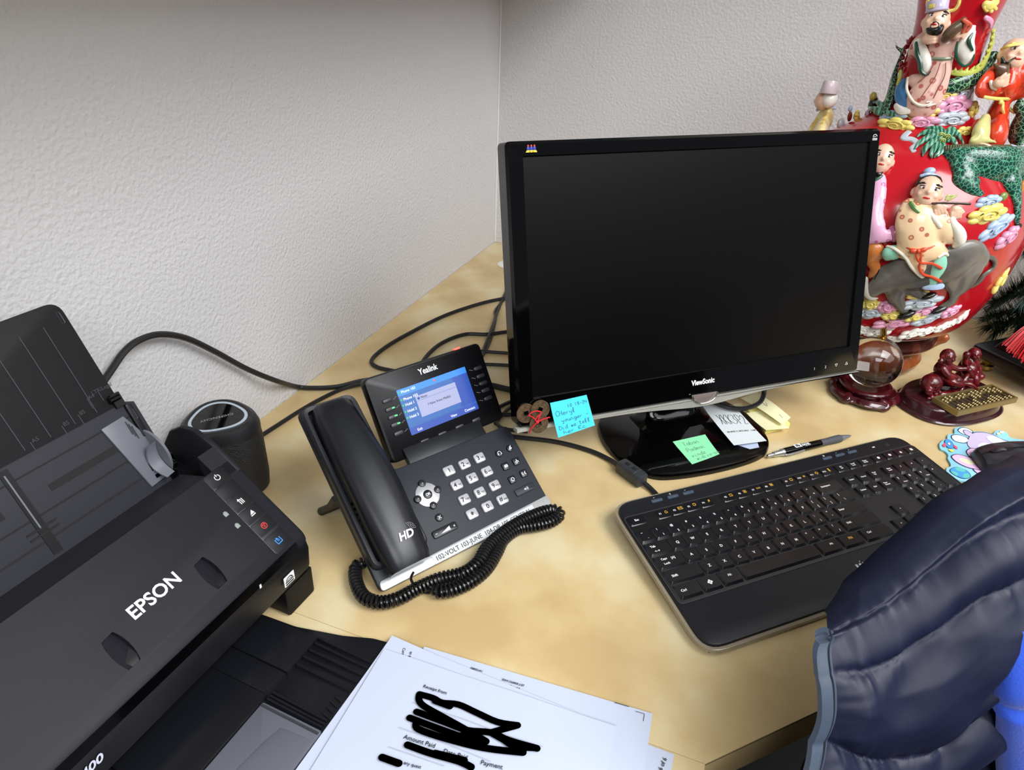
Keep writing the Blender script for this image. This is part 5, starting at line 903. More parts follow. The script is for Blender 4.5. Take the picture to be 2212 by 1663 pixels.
# green scaled beast under him
bs = part('scaled_beast')
m = MB(); VT(m, [(0.0263,-0.1135,0.3602,0.0106),(0.045,-0.1198,0.3532,0.0195),(0.0742,-0.1119,0.3491,0.0255),(0.106,-0.0905,0.3456,0.0281),(0.1483,-0.0208,0.337,0.0303)], 16); VT(m, [(0.0433,-0.1289,0.3459,0.015),(0.0542,-0.1394,0.3318,0.0141),(0.0632,-0.137,0.3294,0.0089)]); VT(m, [(0.0472,-0.1414,0.3312,0.0141),(0.0605,-0.1446,0.3227,0.0094),(0.0723,-0.1422,0.3174,0.0062)]); VT(m, [(0.1135,-0.1025,0.3278,0.0174),(0.1235,-0.1091,0.3116,0.0098),(0.1296,-0.1153,0.2965,0.0071),(0.1336,-0.1183,0.2817,0.0061)]); fuse('beast_body', m, SCALE, bs, .003, 3)
m = MB(); VT(m, [(0.0218,-0.1147,0.365,0.0051),(0.0349,-0.1151,0.3657,0.0069),(0.056,-0.1078,0.366,0.0078),(0.0799,-0.0933,0.3656,0.0078),(0.1094,-0.0621,0.3636,0.0074)], 12); m.obj('spine_ridge', SPINE, bs)
m = MB()
for k in range(13): 
    t = k/12
for P in ([(0.016,-0.0972,0.374,0.004),(0.0027,-0.0899,0.3803,0.0046),(-0.008,-0.0896,0.3792,0.0034),(-0.0148,-0.0953,0.3743,0.0008)], [(0.016,-0.0972,0.374,0.004),(0.0015,-0.0977,0.3763,0.0046),(-0.0098,-0.1056,0.3698,0.0037),(-0.0167,-0.116,0.3612,0.0008)], [(0.0162,-0.0988,0.3728,0.004),(0.0048,-0.1058,0.3713,0.0046),(-0.0037,-0.1165,0.3634,0.0036),(-0.0057,-0.1256,0.3553,0.0008)], [(0.0163,-0.0995,0.3722,0.004),(0.0094,-0.1098,0.368,0.0046),(0.0044,-0.1219,0.3593,0.0033),(0.0054,-0.1277,0.3539,0.0008)], [(0.0146,-0.0954,0.375,0.0037),(0.0049,-0.0857,0.3836,0.0043),(-0.0008,-0.0825,0.3855,0.0028),(-0.0058,-0.0818,0.3842,0.0008)], [(0.0172,-0.093,0.3763,0.0037),(0.0134,-0.0845,0.3835,0.0043),(0.006,-0.0808,0.3866,0.0028),(0.002,-0.0794,0.3868,0.0008)], [(0.0201,-0.0921,0.3765,0.0037),(0.0231,-0.0813,0.3847,0.0043),(0.0304,-0.0765,0.3854,0.0028),(0.0344,-0.0778,0.3808,0.0008)], [(0.0216,-0.0932,0.3754,0.0037),(0.0277,-0.0839,0.3818,0.0043),(0.037,-0.0842,0.3784,0.0031),(0.0436,-0.0935,0.3703,0.0008)], [(0.0217,-0.0962,0.3737,0.0037),(0.0283,-0.0953,0.3749,0.004),(0.0332,-0.0996,0.3702,0.0027),(0.0359,-0.1005,0.3678,0.0008)], [(0.0176,-0.1005,0.3717,0.0037),(0.0153,-0.1134,0.3649,0.0036),(0.0109,-0.1226,0.358,0.0027),(0.0087,-0.1262,0.3547,0.0008)], [(0.0176,-0.1005,0.3717,0.003),(0.0179,-0.111,0.3662,0.0033),(0.0161,-0.1191,0.3601,0.0021),(0.0126,-0.1239,0.3562,0.0008)]): VT(m, P, 8)
m.obj('tail_fan', LEAF, bs)
for c, r in (((0.0132,-0.096,0.379,0.0046,0.0031,0.0043,-19), 0), ((0.021,-0.0969,0.3776,0.0046,0.003,0.0043,-19), 0), ((0.0148,-0.106,0.3732,0.0046,0.003,0.0042,-19), 0)):
    o = VE(MB(), c, 12, 7).obj('swirl_knob', RIDGE, bs); F = vf(c, 0); line([tuple(F @ Vector((c[3]*(.1+.75*t/14)*cos(t*.75), c[5]*(.1+.75*t/14)*sin(t*.75), c[4]*math.sqrt(max(0, 1-(.1+.75*t/14)**2))*1.02))) for t in range(15)], .0006, TRIMG, bs)
VE(MB(), (0.1359,-0.1181,0.2763,0.0072,0.0045,0.0038,-14)).obj('hoof', BLK, bs)
m = MB(); VE(m, (0.1203,-0.0177,0.3899,0.0149,0.0126,0.0283,-19)); VE(m, (0.132,-0.0052,0.3649,0.0128,0.0128,0.008,-19)); VE(m, (0.1087,-0.0239,0.4146,0.0093,0.0077,0.0093,-19)); VT(m, [(0.1055,-0.0228,0.4185,0.0046),(0.1062,-0.023,0.4258,0.0031),(0.1067,-0.0255,0.4303,0.0015)]); fuse('beast_head', m, SCALE2, bs, .0026, 2)
VE(MB(), (0.1172,-0.0174,0.3922,0.0053,0.0022,0.0038,-19)).obj('eye_white', WHT, bs); VE(MB(), (0.1176,-0.0175,0.3923,0.0024,0.0014,0.0024,-19)).obj('eye', BLK, bs); VT(MB(), [(0.1096,-0.0152,0.3945,0.0013),(0.1148,-0.0168,0.3981,0.0019),(0.1216,-0.0187,0.3968,0.0012)], 6).obj('brow', TRIMG, bs)
VT(MB(), [(0.105,-0.0703,0.3713,0.0015),(0.1126,-0.0706,0.3685,0.0027),(0.1282,-0.0381,0.3669,0.0022)], 7).obj('jaw_fringe', GRYB, bs); VE(MB(), (0.1041,-0.1258,0.3138,0.0071,0.0039,0.0063,-19)).obj('belly_tuft', P_('#7d8a4a', .25), bs); VE(MB(), (0.131,-0.0887,0.3222,0.0048,0.004,0.0096,1)).obj('orange_plume', ORNG, bs)
# dragon coiled round the neck
dg_ = part('coiled_dragon')
m = MB(); VT(m, [(-0.0084,-0.0551,0.4343,0.0062),(0.005,-0.0572,0.4348,0.0095),(0.0231,-0.0525,0.44,0.0119),(0.0402,-0.0395,0.4478,0.0123),(0.055,-0.011,0.4593,0.0102),(0.0594,-0.0121,0.4695,0.0074)], 14); VT(m, [(-0.0507,0.0054,0.4818,0.0023),(-0.0523,0.0058,0.4701,0.0042),(-0.0536,0.0063,0.4523,0.0065),(-0.055,-0.0062,0.4353,0.0085),(-0.0546,-0.026,0.4177,0.0097),(-0.0565,-0.0335,0.4017,0.0084),(-0.0593,-0.0387,0.3945,0.0065)], 12); VT(m, [(-0.0547,0.0062,0.4736,0.0029),(-0.062,0.0065,0.4782,0.0023),(-0.0665,0.0065,0.4826,0.0011)]); VT(m, [(0.0545,-0.0109,0.4607,0.0078),(0.0575,-0.0121,0.4749,0.0077),(0.0592,-0.0123,0.4778,0.0046)]); fuse('dragon_body', m, SCALE2, dg_, .0024, 2)
m = MB()
for P in ([(0.0072,-0.0562,0.4538,0.0033),(0.0198,-0.0544,0.4532,0.0042),(0.0341,-0.0468,0.4543,0.0043),(0.0445,-0.0347,0.4617,0.004),(0.0494,-0.0219,0.4778,0.0037),(0.0481,-0.0238,0.4941,0.003),(0.0445,-0.0275,0.5061,0.0021)], [(-0.051,-0.0232,0.4488,0.0026),(-0.0504,-0.0279,0.4404,0.0029),(-0.0509,-0.0299,0.4317,0.0022)]): VT(MB(), P, 8).obj('fin_ridge', RIDGE, dg_)
m = MB()
def spike(a, b, r, mt): VT(m, [tuple(a)+(r,), tuple(Vector(a).lerp(Vector(b), .5))+(r*.6,), tuple(b)+(r*.12,)], 6)
for a, b in zip([(0.0106,-0.0567,0.4555,0.0002),(0.0175,-0.0551,0.4558,0.0002),(0.0246,-0.0523,0.4561,0.0002),(0.0317,-0.0482,0.457,0.0002),(0.0373,-0.0436,0.4605,0.0002),(0.042,-0.0381,0.4652,0.0002),(0.0456,-0.0303,0.4725,0.0002),(0.0463,-0.0294,0.4807,0.0002),(0.0474,-0.0265,0.4888,0.0002),(0.0465,-0.0268,0.4969,0.0002),(0.0448,-0.0283,0.5048,0.0001)], [(0.0105,-0.0563,0.4603,0.0002),(0.0188,-0.0537,0.4607,0.0002),(0.0264,-0.0503,0.4616,0.0002),(0.0341,-0.0455,0.4632,0.0002),(0.0404,-0.0397,0.4673,0.0002),(0.0462,-0.0318,0.472,0.0002),(0.052,-0.0198,0.4771,0.0002),(0.0545,-0.0111,0.4844,0.0002),(0.0552,-0.011,0.492,0.0002),(0.0529,-0.011,0.5007,0.0002),(0.048,-0.0228,0.5081,0.0002)]): spike(a[:3], b[:3], .0032, 0)
m.obj('fin_spike', RIDGE, dg_)
m = MB()
for a, b in zip([(-0.0482,-0.01,0.4897,0.0002),(-0.0491,-0.004,0.4852,0.0002),(-0.0498,0.0059,0.4789,0.0002),(-0.0506,0.0056,0.4717,0.0002),(-0.0508,0.004,0.4644,0.0002),(-0.0514,-0.0078,0.4578,0.0002),(-0.0514,-0.0136,0.4509,0.0002)], [(-0.0485,-0.0079,0.4938,0.0002),(-0.0525,0.0059,0.4881,0.0002),(-0.0536,0.0062,0.4772,0.0002),(-0.0491,-0.01,0.4712,0.0002),(-0.0531,0.006,0.4605,0.0002),(-0.0526,0.0062,0.4539,0.0002),(-0.0527,-0.0111,0.4462,0.0002)]): spike(a[:3], b[:3], .0042, 0)
m.obj('red_fin', P_('#8f1f22', .25), dg_)
m = MB()
for P in ([(-0.0572,-0.0385,0.3977,0.0039),(-0.0666,-0.0289,0.3965,0.0043),(-0.0728,-0.0122,0.3955,0.004),(-0.0754,0.0149,0.3945,0.002)], [(-0.0589,-0.0327,0.3999,0.0036),(-0.0653,-0.0221,0.4043,0.0039),(-0.0685,-0.0036,0.4042,0.0033),(-0.0706,0.0143,0.3997,0.0014)], [(-0.0557,-0.0415,0.3967,0.0039),(-0.0518,-0.0523,0.3954,0.0038),(-0.0463,-0.0571,0.395,0.0029),(-0.0447,-0.0587,0.3938,0.0013)], [(-0.0582,-0.04,0.3956,0.0036),(-0.0648,-0.0376,0.3931,0.0036),(-0.07,-0.029,0.3924,0.0016)]): VT(m, P, 8)
m.obj('dragon_claw', LEAF, dg_)
m = MB()
for P in ([(0.0215,-0.0522,0.5353,0.0049),(0.0271,-0.0511,0.5343,0.0058),(0.0328,-0.0475,0.5383,0.0043)], [(0.0208,-0.0534,0.5327,0.0029),(0.0249,-0.0521,0.5291,0.0029)], [(0.0266,-0.0517,0.5317,0.0029),(0.031,-0.0485,0.528,0.0026)], [(0.0317,-0.0493,0.5332,0.0029),(0.0357,-0.046,0.5308,0.0023)]): VT(m, P, 8)
m.obj('yellow_claw', YELG, dg_); VT(MB(), [(0.0273,-0.0485,0.5202,0.0032),(0.0346,-0.0438,0.5165,0.0038),(0.0378,-0.0384,0.5101,0.0024)]).obj('pink_flame', PINKG, dg_)
# boy with the flute on the water buffalo
ox = part('water_buffalo')
m = MB(); VT(m, [(-0.0103,-0.1834,0.2018,0.0181),(0.0078,-0.1877,0.2099,0.0243),(0.0342,-0.1867,0.2191,0.0264),(0.0596,-0.181,0.2316,0.0262),(0.0793,-0.1721,0.2402,0.0253),(0.0938,-0.1632,0.2347,0.0191)], 16, 0, .36); VT(m, [(-0.0063,-0.1853,0.1979,0.0181),(-0.0167,-0.1843,0.1869,0.0141),(-0.0237,-0.1824,0.1743,0.0104),(-0.0289,-0.1793,0.1685,0.0084)], 12, 0, .45); VT(m, [(0.0064,-0.1833,0.196,0.0181),(0.008,-0.1809,0.176,0.013),(0.0179,-0.1764,0.1617,0.0087),(0.0287,-0.1703,0.1504,0.0074)], 10); VT(m, [(0.0253,-0.1808,0.1932,0.0147),(0.0352,-0.1775,0.1814,0.0082),(0.0482,-0.174,0.179,0.0056)], 10); VT(m, [(0.0884,-0.1643,0.2207,0.0209),(0.0903,-0.1612,0.1994,0.0138),(0.0845,-0.1601,0.1822,0.0082),(0.0846,-0.1562,0.1701,0.0075),(0.0749,-0.1564,0.1583,0.0067)], 10); VT(m, [(0.068,-0.1718,0.2096,0.0153),(0.0798,-0.1625,0.1911,0.0098),(0.0873,-0.1558,0.1757,0.0066)], 10); fuse('buffalo_body', m, OXG, ox, .003, 3)
m = MB(); VT(m, [(-0.0365,-0.1843,0.1923,0.0043),(-0.034,-0.1844,0.1803,0.005),(-0.0281,-0.1837,0.1704,0.0044),(-0.0198,-0.1833,0.1654,0.003),(-0.0134,-0.1837,0.1673,0.001)]); m.obj('horn', P_('#b9b4a8', .3), ox); m = MB(); VT(m, [(0.105,-0.1531,0.2383,0.0029),(0.1145,-0.147,0.2362,0.0035),(0.1211,-0.1409,0.2286,0.0032),(0.1215,-0.1399,0.2198,0.0029),(0.1134,-0.1451,0.2116,0.0033),(0.1099,-0.1452,0.2007,0.0039),(0.1039,-0.1471,0.1915,0.0013)]); m.obj('tail', OXG, ox)
for e in ((0.0325,-0.1708,0.1454,0.0127,0.0068,0.0054,-34), (0.05,-0.1755,0.1799,0.0099,0.0058,0.0043,-29), (0.0729,-0.1587,0.1565,0.0126,0.0059,0.0047,-27)): VE(MB(), e).obj('hoof', BLK, ox)
m = MB()
for k in range(8): VT(m, [tuple(Vector(a).lerp(Vector(b), t))+(.0011,) for t in (0, .5, 1) for a, b in (((-0.0256,-0.1926,0.2161,0.0002,0.0002,0.0002,-19)[:3], (-0.0045,-0.1952,0.229,0.0002,0.0002,0.0002,-19)[:3]),)] if 0 else [(-0.0256,-0.1891,0.1959,0.0008),(-0.0251,-0.1922,0.204,0.0008),(-0.0244,-0.1935,0.2115,0.0007)], 5)
m.obj('neck_fold', BLK, ox)
by = part('flute_boy_figure')
m = MB(); VT(m, [(0.0026,-0.1763,0.3024,0.014),(0.0034,-0.1847,0.2873,0.025),(0.0056,-0.1911,0.2687,0.0259),(0.0112,-0.1932,0.254,0.0236)], 14); VT(m, [(-0.0108,-0.1803,0.2985,0.0117),(-0.013,-0.1881,0.2843,0.0118),(-0.0084,-0.1956,0.2711,0.0118),(0.008,-0.1979,0.2629,0.0094),(0.0194,-0.1968,0.2627,0.0062)], 12); VT(m, [(0.017,-0.1812,0.2993,0.0124),(0.0282,-0.1884,0.287,0.0131),(0.0402,-0.1914,0.2739,0.0131),(0.0529,-0.1893,0.2656,0.0085)], 12); VT(m, [(-0.0079,-0.1932,0.2411,0.0096),(0.0093,-0.1967,0.2449,0.015),(0.03,-0.1946,0.2476,0.0149),(0.0444,-0.1887,0.2447,0.0094)], 12); VT(m, [(0.0136,-0.1967,0.2357,0.0127),(0.0232,-0.1951,0.2235,0.0096),(0.0311,-0.1913,0.2134,0.0045)]); fuse('robe', m, ROBEP, by, .0028, 3)
m = MB(); VT(m, [(0.0397,-0.187,0.2945,0.0043),(0.0429,-0.1916,0.2869,0.0058),(0.0531,-0.1924,0.2761,0.0084),(0.058,-0.192,0.2656,0.008),(0.0549,-0.191,0.2584,0.0047)]); VT(m, [(0.0108,-0.1901,0.2976,0.0022),(0.0174,-0.1954,0.2921,0.004),(0.0286,-0.1974,0.2817,0.0034)]); fuse('sleeve_lining', m, CUFF, by, .0022, 2)
m = MB(); VT(m, [(-0.0236,-0.1929,0.2452,0.0022),(-0.0153,-0.1986,0.2449,0.0022),(-0.0005,-0.2034,0.2372,0.0022),(0.0121,-0.2026,0.2241,0.0021),(0.028,-0.1976,0.2117,0.0019),(0.0318,-0.1964,0.2136,0.0013)], 7); VT(m, [(0.0398,-0.1976,0.2419,0.0019),(0.0458,-0.1941,0.2467,0.0025),(0.0519,-0.1895,0.2429,0.0019)], 7); m.obj('hem', CUFF, by)
m = MB(); VT(m, [(-0.0127,-0.1918,0.2382,0.0115),(-0.0196,-0.194,0.2362,0.01),(-0.0194,-0.1928,0.2308,0.0064)], 10); fuse('trouser_leg', m, MINT, by, .0024, 2); m = MB(); VT(m, [(0.0448,-0.1898,0.2386,0.0095),(0.0452,-0.1916,0.2277,0.0108),(0.044,-0.1906,0.2137,0.0093),(0.0446,-0.1881,0.2036,0.008),(0.0396,-0.1885,0.2011,0.0048)], 10); fuse('trouser_leg', m, MINT, by, .0024, 2)
VT(MB(), [(0.0383,-0.1885,0.1957,0.0042),(0.0481,-0.1881,0.1973,0.0052),(0.0584,-0.1837,0.1984,0.0045)]).obj('shoe', PBLUE, by)
h3 = face(by, (0.006,-0.1711,0.3171,0.0152,0.0132,0.0183,-14)[:3], .0190, .0222, .0170, 2, az=-97)
m = MB(); VE(m, (0.005,-0.1613,0.3269,0.0168,0.0131,0.0122,-19)); VE(m, (-0.0069,-0.1683,0.3226,0.0039,0.0078,0.0094,-9)); fuse('hair', m, BLK, by, .002, 1)
m = MB(); VE(m, (0.0038,-0.151,0.3406,0.0074,0.006,0.0054,-19)); VT(m, [(-0.006,-0.1618,0.3358,0.0021),(0.0029,-0.1621,0.3391,0.0024),(0.0137,-0.1604,0.3371,0.0021)], 7); m.obj('topknot_cap', PBLUE, by)
m = MB(); VT(m, [(-0.0121,-0.1869,0.3053,0.0025),(-0.008,-0.1927,0.3011,0.0028),(-0.0015,-0.1963,0.2967,0.0022)], 7); m.obj('collar', P_('#5f8a4a', .25), by)
m = MB()
for P in ([(-0.0043,-0.201,0.2507,0.0014),(0.0056,-0.2053,0.2494,0.0016),(0.0191,-0.2047,0.2514,0.0016),(0.0294,-0.1999,0.2564,0.0014)], [(0.0113,-0.2074,0.2486,0.0016),(0.0122,-0.2077,0.2407,0.0016),(0.0201,-0.2071,0.2336,0.0019),(0.0332,-0.2035,0.2337,0.0019),(0.0473,-0.1972,0.2274,0.0022)], [(0.0158,-0.2072,0.2476,0.0016),(0.0183,-0.2079,0.2368,0.0016),(0.0211,-0.2043,0.2245,0.0019),(0.0289,-0.2013,0.2165,0.0019),(0.0402,-0.1975,0.2138,0.0019),(0.0538,-0.1913,0.2072,0.0022)]): VT(m, P, 7)
VE(m, (0.0067,-0.2068,0.2476,0.0053,0.0028,0.0034,-9)); VE(m, (0.0171,-0.2059,0.2506,0.0053,0.0028,0.0034,-29)); VE(m, (0.0118,-0.2081,0.2489,0.0028,0.0025,0.0031,-19)); m.obj('sash', P_('#cf4a28', .25), by)
hand(by, (0.0206,-0.1884,0.3043,0.0092,0.0061,0.0084,-19)[:3], .0108, 60); hand(by, (0.0414,-0.185,0.302,0.0089,0.0061,0.0084,-19)[:3], .0108, 75)
m = MB(); VT(m, [(0.0119,-0.192,0.3087,0.0014),(0.0324,-0.1901,0.3115,0.0017),(0.0559,-0.1822,0.3114,0.0017)], 10); m.obj('flute', P_('#3a1f16', .25), by)
m = MB()
for P in ([(0.0267,-0.1862,0.3141,0.0015),(0.0284,-0.1836,0.3183,0.0021),(0.0332,-0.1817,0.3192,0.0012)], [(0.0295,-0.1862,0.3137,0.0015),(0.0343,-0.183,0.3174,0.0021),(0.0393,-0.1793,0.3202,0.0009)]): VT(m, P, 7)
m.obj('leaf_sprig', P_('#a8b46a', .25), by)
# pink-robed old man half behind the monitor, and his orange mount
pm = part('pink_robed_figure')
m = MB(); VT(m, [(-0.0548,-0.1538,0.3215,0.012),(-0.0528,-0.1688,0.3028,0.0136),(-0.0518,-0.1781,0.2811,0.0144),(-0.0442,-0.185,0.2629,0.0161),(-0.0325,-0.1882,0.2573,0.0109),(-0.0231,-0.1876,0.2601,0.0093)], 14); VT(m, [(-0.0556,-0.1832,0.2507,0.013),(-0.0405,-0.1878,0.2543,0.0106)]); fuse('robe', m, ROBEK, pm, .003, 3); VT(MB(), [(-0.0231,-0.1862,0.2679,0.0048),(-0.019,-0.1896,0.263,0.006),(-0.0173,-0.1885,0.2548,0.0041)]).obj('sleeve_cuff', P_('#b86a8c', .2), pm)
face(pm, (-0.055,-0.1335,0.3462,0.0131,0.0123,0.0169,-19)[:3], .0165, .0215, .016, 4, az=-92); VE(MB(), (-0.0571,-0.1198,0.3532,0.0108,0.0102,0.0093,-19)).obj('bald_crown', P_('#e3c3b6', .25), pm); m = MB(); VT(m, [(-0.0633,-0.1618,0.3313,0.0036),(-0.0568,-0.1652,0.332,0.003),(-0.0531,-0.1611,0.3346,0.0012)]); VT(m, [(-0.0482,-0.1313,0.3524,0.0015),(-0.047,-0.1368,0.3491,0.0015)], 6); m.obj('beard', BLK, pm); VE(MB(), (-0.0446,-0.1373,0.348,0.0027,0.0024,0.003,-19)).obj('hair_knob', YELG, pm); VT(MB(), [(-0.0595,-0.1618,0.3228,0.0021),(-0.0546,-0.1608,0.3277,0.0024),(-0.0515,-0.1581,0.3297,0.0015)], 7).obj('collar', P_('#3f7a5a', .25), pm)
m = MB(); VT(m, [(-0.0492,-0.1791,0.2285,0.0148),(-0.0361,-0.185,0.2341,0.0155),(-0.0267,-0.1855,0.2324,0.0081)]); VT(m, [(-0.0363,-0.1822,0.2195,0.0099),(-0.0281,-0.1839,0.2111,0.0082),(-0.03,-0.1802,0.1973,0.006)]); fuse('orange_mount', m, P_('#d98a48', .25, mix=('noise', 25, '#c9743a', .4, .65)), vase, .003, 3)
# yellow-robed figure looking away on the far shoulder
yf = part('yellow_robed_figure')
m = MB(); VT(m, [(-0.1296,0.0214,0.3826,0.0105),(-0.1273,0.0341,0.3712,0.0163),(-0.1318,0.032,0.3593,0.0187),(-0.1366,-0.0217,0.3501,0.0207),(-0.1375,-0.0591,0.3398,0.0202)], 14); VT(m, [(-0.1366,0.0341,0.3788,0.0106),(-0.1414,0.0379,0.3644,0.0108),(-0.1477,0.0353,0.3489,0.0108),(-0.1538,0.0004,0.34,0.0088)], 10); fuse('robe', m, P_('#e3c765', .2, mix=('vor', 70, '#e8d690', .1, .4, '#dfae3e')), yf, .003, 3)
VT(MB(), [(-0.1462,0.0216,0.3836,0.0025),(-0.1358,0.021,0.3878,0.0028),(-0.1213,0.0203,0.3883,0.0024)], 7).obj('collar', P_('#b8c0d8', .25), yf); m = MB(); VE(m, (-0.1417,0.0197,0.3981,0.0143,0.0122,0.0148,-19)); VE(m, (-0.1535,0.0206,0.3962,0.0021,0.0021,0.0031,-19)); VE(m, (-0.1453,0.0203,0.3961,0.0031,0.0024,0.0052,-19)); fuse('head', m, SKIN, yf, .0016, 2); m = MB(); VE(m, (-0.1329,0.0109,0.4013,0.0112,0.0114,0.0129,-19)); m.obj('hair', WHT, yf)
m = MB()
for k in range(7): pass
for P in ([(-0.1432,0.0106,0.4069,0.0005),(-0.1401,0.0196,0.3982,0.0005),(-0.1358,0.0207,0.3911,0.0005)], [(-0.1393,0.0105,0.4073,0.0005),(-0.1361,0.0195,0.3985,0.0005),(-0.1326,0.0206,0.3914,0.0005)], [(-0.1353,0.0103,0.4076,0.0005),(-0.1321,0.0194,0.3989,0.0005),(-0.1295,0.0205,0.3917,0.0005)], [(-0.1314,0.0108,0.4078,0.0005),(-0.1282,0.0192,0.3992,0.0005),(-0.1265,0.0198,0.3928,0.0005)], [(-0.1279,0.0107,0.4081,0.0005),(-0.125,0.0191,0.3995,0.0005),(-0.124,0.0198,0.3938,0.0005)]): VT(m, P, 5)
m.obj('hair_line', BLK, yf)
c = (-0.1369,0.01,0.417,0.014,0.0133,0.0099,-19); F = vf(c, -8); rx = c[3]; L = []
for yy, k in ((-.85, .98), (-.7, 1.04), (.75, .92), (1.0, .86), (1.0, .01)): L.append([(rx*k*cos(a), c[5]*yy, rx*.9*k*sin(a)) for a in (i*2*pi/24 for i in range(24))])
MB().loops(L[::-1], F).obj('hat', P_('#d8c6cc', .25), yf)
for e, mt, nm in (((-0.0706,0.0143,0.3997,0.0119,0.0068,0.0119,-39), BLK, 'dark_cap'), ((-0.0739,0.0097,0.4102,0.0076,0.0051,0.0067,-19), P_('#a79a45', .25), 'cap_knob'), ((-0.1,0.0184,0.3896,0.0048,0.0034,0.0045,-19), PBLUE, 'blue_finial'), ((-0.0971,0.0275,0.3773,0.0087,0.0035,0.0038,-64), P_('#7a2420', .25), 'red_saddle'), ((-0.1068,0.0314,0.3651,0.0106,0.0053,0.0088,-19), GRYB, 'grey_fold')): VE(MB(), e).obj(nm, mt, vase)
# its carved wooden stand
ROSE = mat('dark_rosewood', '#3d1712', .25, coat=.3, mix=('wave', 9, '#5a2a1c', .3, .75, '#46190f'))
ROOT = mat('burl_rosewood', '#4a2017', .22, coat=.4, mix=('noise', 14, '#a45a2c', .35, .72, '#6a2f1c'))
st = thing('vase_stand', 'dark carved rosewood stand under the big red vase', 'stand', TR(VX, VY, 0) @ Matrix.Diagonal((1, 1, 1.36, 1)))
MB().lathe([(0, .030), (.100, .031), (.118, .036), (.1225, .0405), (.1225, .0445), (.117, .048), (.110, .0492), (0, .0496)], 72).obj('top_ring', ROSE, st)
MB().lathe([(0, .012), (.092, .0008), (.101, .001), (.109, .008), (.111, .014), (.106, .021), (.096, .027), (.090, .0298), (0, .0299)], 48).obj('waist', ROOT, st)
m = MB()
for k in range(3):
    a = rad(14+k*120); d = Vector((cos(a), sin(a), 0)); t = Vector((-sin(a), cos(a), 0))
    P = [d*.070+Vector((0, 0, .018)), d*.098+t*.012+Vector((0, 0, .0190)), d*.116+t*.004+Vector((0, 0, .0185)), d*.132-t*.010+Vector((0, 0, .030)), d*.140-t*.018+Vector((0, 0, .034))]
    m.capsule([tuple(q)+(r,) for q, r in zip(P, (.017, .0175, .0165, .0105, .0075))], 10)
    m.capsule([tuple(d*.10+Vector((0, 0, .014)))+(.013,), tuple(d*.108+Vector((0, 0, .008)))+(.0072,)], 8)
    a2 = a+rad(25.7); e = Vector((cos(a2), sin(a2), 0)); m.ell(tuple(e*.078+Vector((0, 0, .016))), (.024, .024, .0125))
fuse('root_carving', m, ROOT, st, .0035, 3)

# ---------------------------------------------------------------- glass ball with brass stem on its carved stand
bc = Vector((.7985, -.4245, 0))
MAHO = mat('lacquered_mahogany', '#35080f', .18, coat=.5, mix=('noise', 30, '#4a0d17', .4, .7))
bs_ = thing('ball_stand', 'small red-brown carved lobed wooden stand under the glass ball', 'stand', TR(bc.x, bc.y, 0))
MB().lathe([(0, .012), (.034, .012), (.0345, .0165), (.0385, .018), (.0390, .0205), (.0375, .0225), (.033, .0232), (.031, .0218), (.026, .0200), (0, .0195)], 48).obj('cup_ring', MAHO, bs_)
def lob(a, z): return 1+.10*abs(cos(2.5*a))**.7
MB().lathe([(0, .0115), (.036, .012), (.041, .0150), (.0455, .0130), (.0480, .0085), (.0470, .0050), (.0445, .0052), (.040, .0095), (0, .0095)], 80, wob=lob).obj('apron', MAHO, bs_)
for k in range(5):
    a = k*2*pi/5+.3; m = MB(); d = Vector((cos(a), sin(a), 0)); t = Vector((-sin(a), cos(a), 0))
    m.capsule([tuple(d*.040+Vector((0, 0, .011)))+(.0062,), tuple(d*.047+t*.004+Vector((0, 0, .0075)))+(.0058,), tuple(d*.0490-t*.003+Vector((0, 0, .0050)))+(.0048,), tuple(d*.0455-t*.009+Vector((0, 0, .0048)))+(.0036,)], 10); m.obj('foot', MAHO, bs_)
gb = thing('glass_ball', 'clear solid glass ball with a crooked brass stem on the carved stand', 'ornament', TR(bc.x, bc.y, .0602))
GLS = mat('clear_glass', '#fbfbf4', .0, trans=1, ior=1.48)
MB().ell((0, 0, 0), (.0395, .0395, .0395), nu=56, nv=40).obj('ball', GLS, gb, sharp=180)
m = MB(); m.tube(catmull([(0, 0, .0400), (.001, 0, .046), (-.001, .001, .054), (.002, .001, .062), (.0005, 0, .068)], 5), [.0040]*6+[.0036]*5+[.0034]*5+[.0040]*4+[.0052], 12); m.lathe([(0, .0397), (.0062, .0398), (.0062, .0415), (.004, .0425), (0, .0426)], 20); m.lathe([(0, .067), (.0058, .0672), (.0058, .0688), (0, .069)], 20); m.obj('brass_stem', mat('polished_brass', '#c79a4a', .18, 1), gb)

# ---------------------------------------------------------------- rosewood plaque with fish, laughing figures and brass abacus
fx = Vector((.7385, .6743, 0)); fy = Vector((-.6743, .7385, 0)); fo_ = Vector((.9215, -.3965, 0))
fg = thing('abacus_figurine', 'dark red resin figurine of two laughing figures and a fish behind a brass abacus', 'figurine', frame(fo_, fx, fy, (0, 0, 1)))
def oval(a, b, n=64, p=2.5): return [(a*math.copysign(abs(cos(t))**(2/p), cos(t)), b*math.copysign(abs(sin(t))**(2/p), sin(t))) for t in (i*2*pi/n for i in range(n))]
PLQ = mat('plaque_wood', '#34121a', .22, coat=.4)
MB().loops([[(x, y, z) for x, y in oval(a, b)] for z, a, b in ((.0006, .0835, .0575), (.0035, .0850, .0590), (.0055, .0835, .0575), (.0065, .0800, .0540), (.0175, .0770, .0510), (.0205, .0755, .0495), (.0215, .0735, .0475))]).obj('plaque', PLQ, fg)
RES = mat('red_resin', '#5e0d14', .25, coat=.3, mix=('noise', 40, '#7a1018', .4, .65, '#43090f'))
def cap(m, P, n=9): m.capsule(P, n); return m
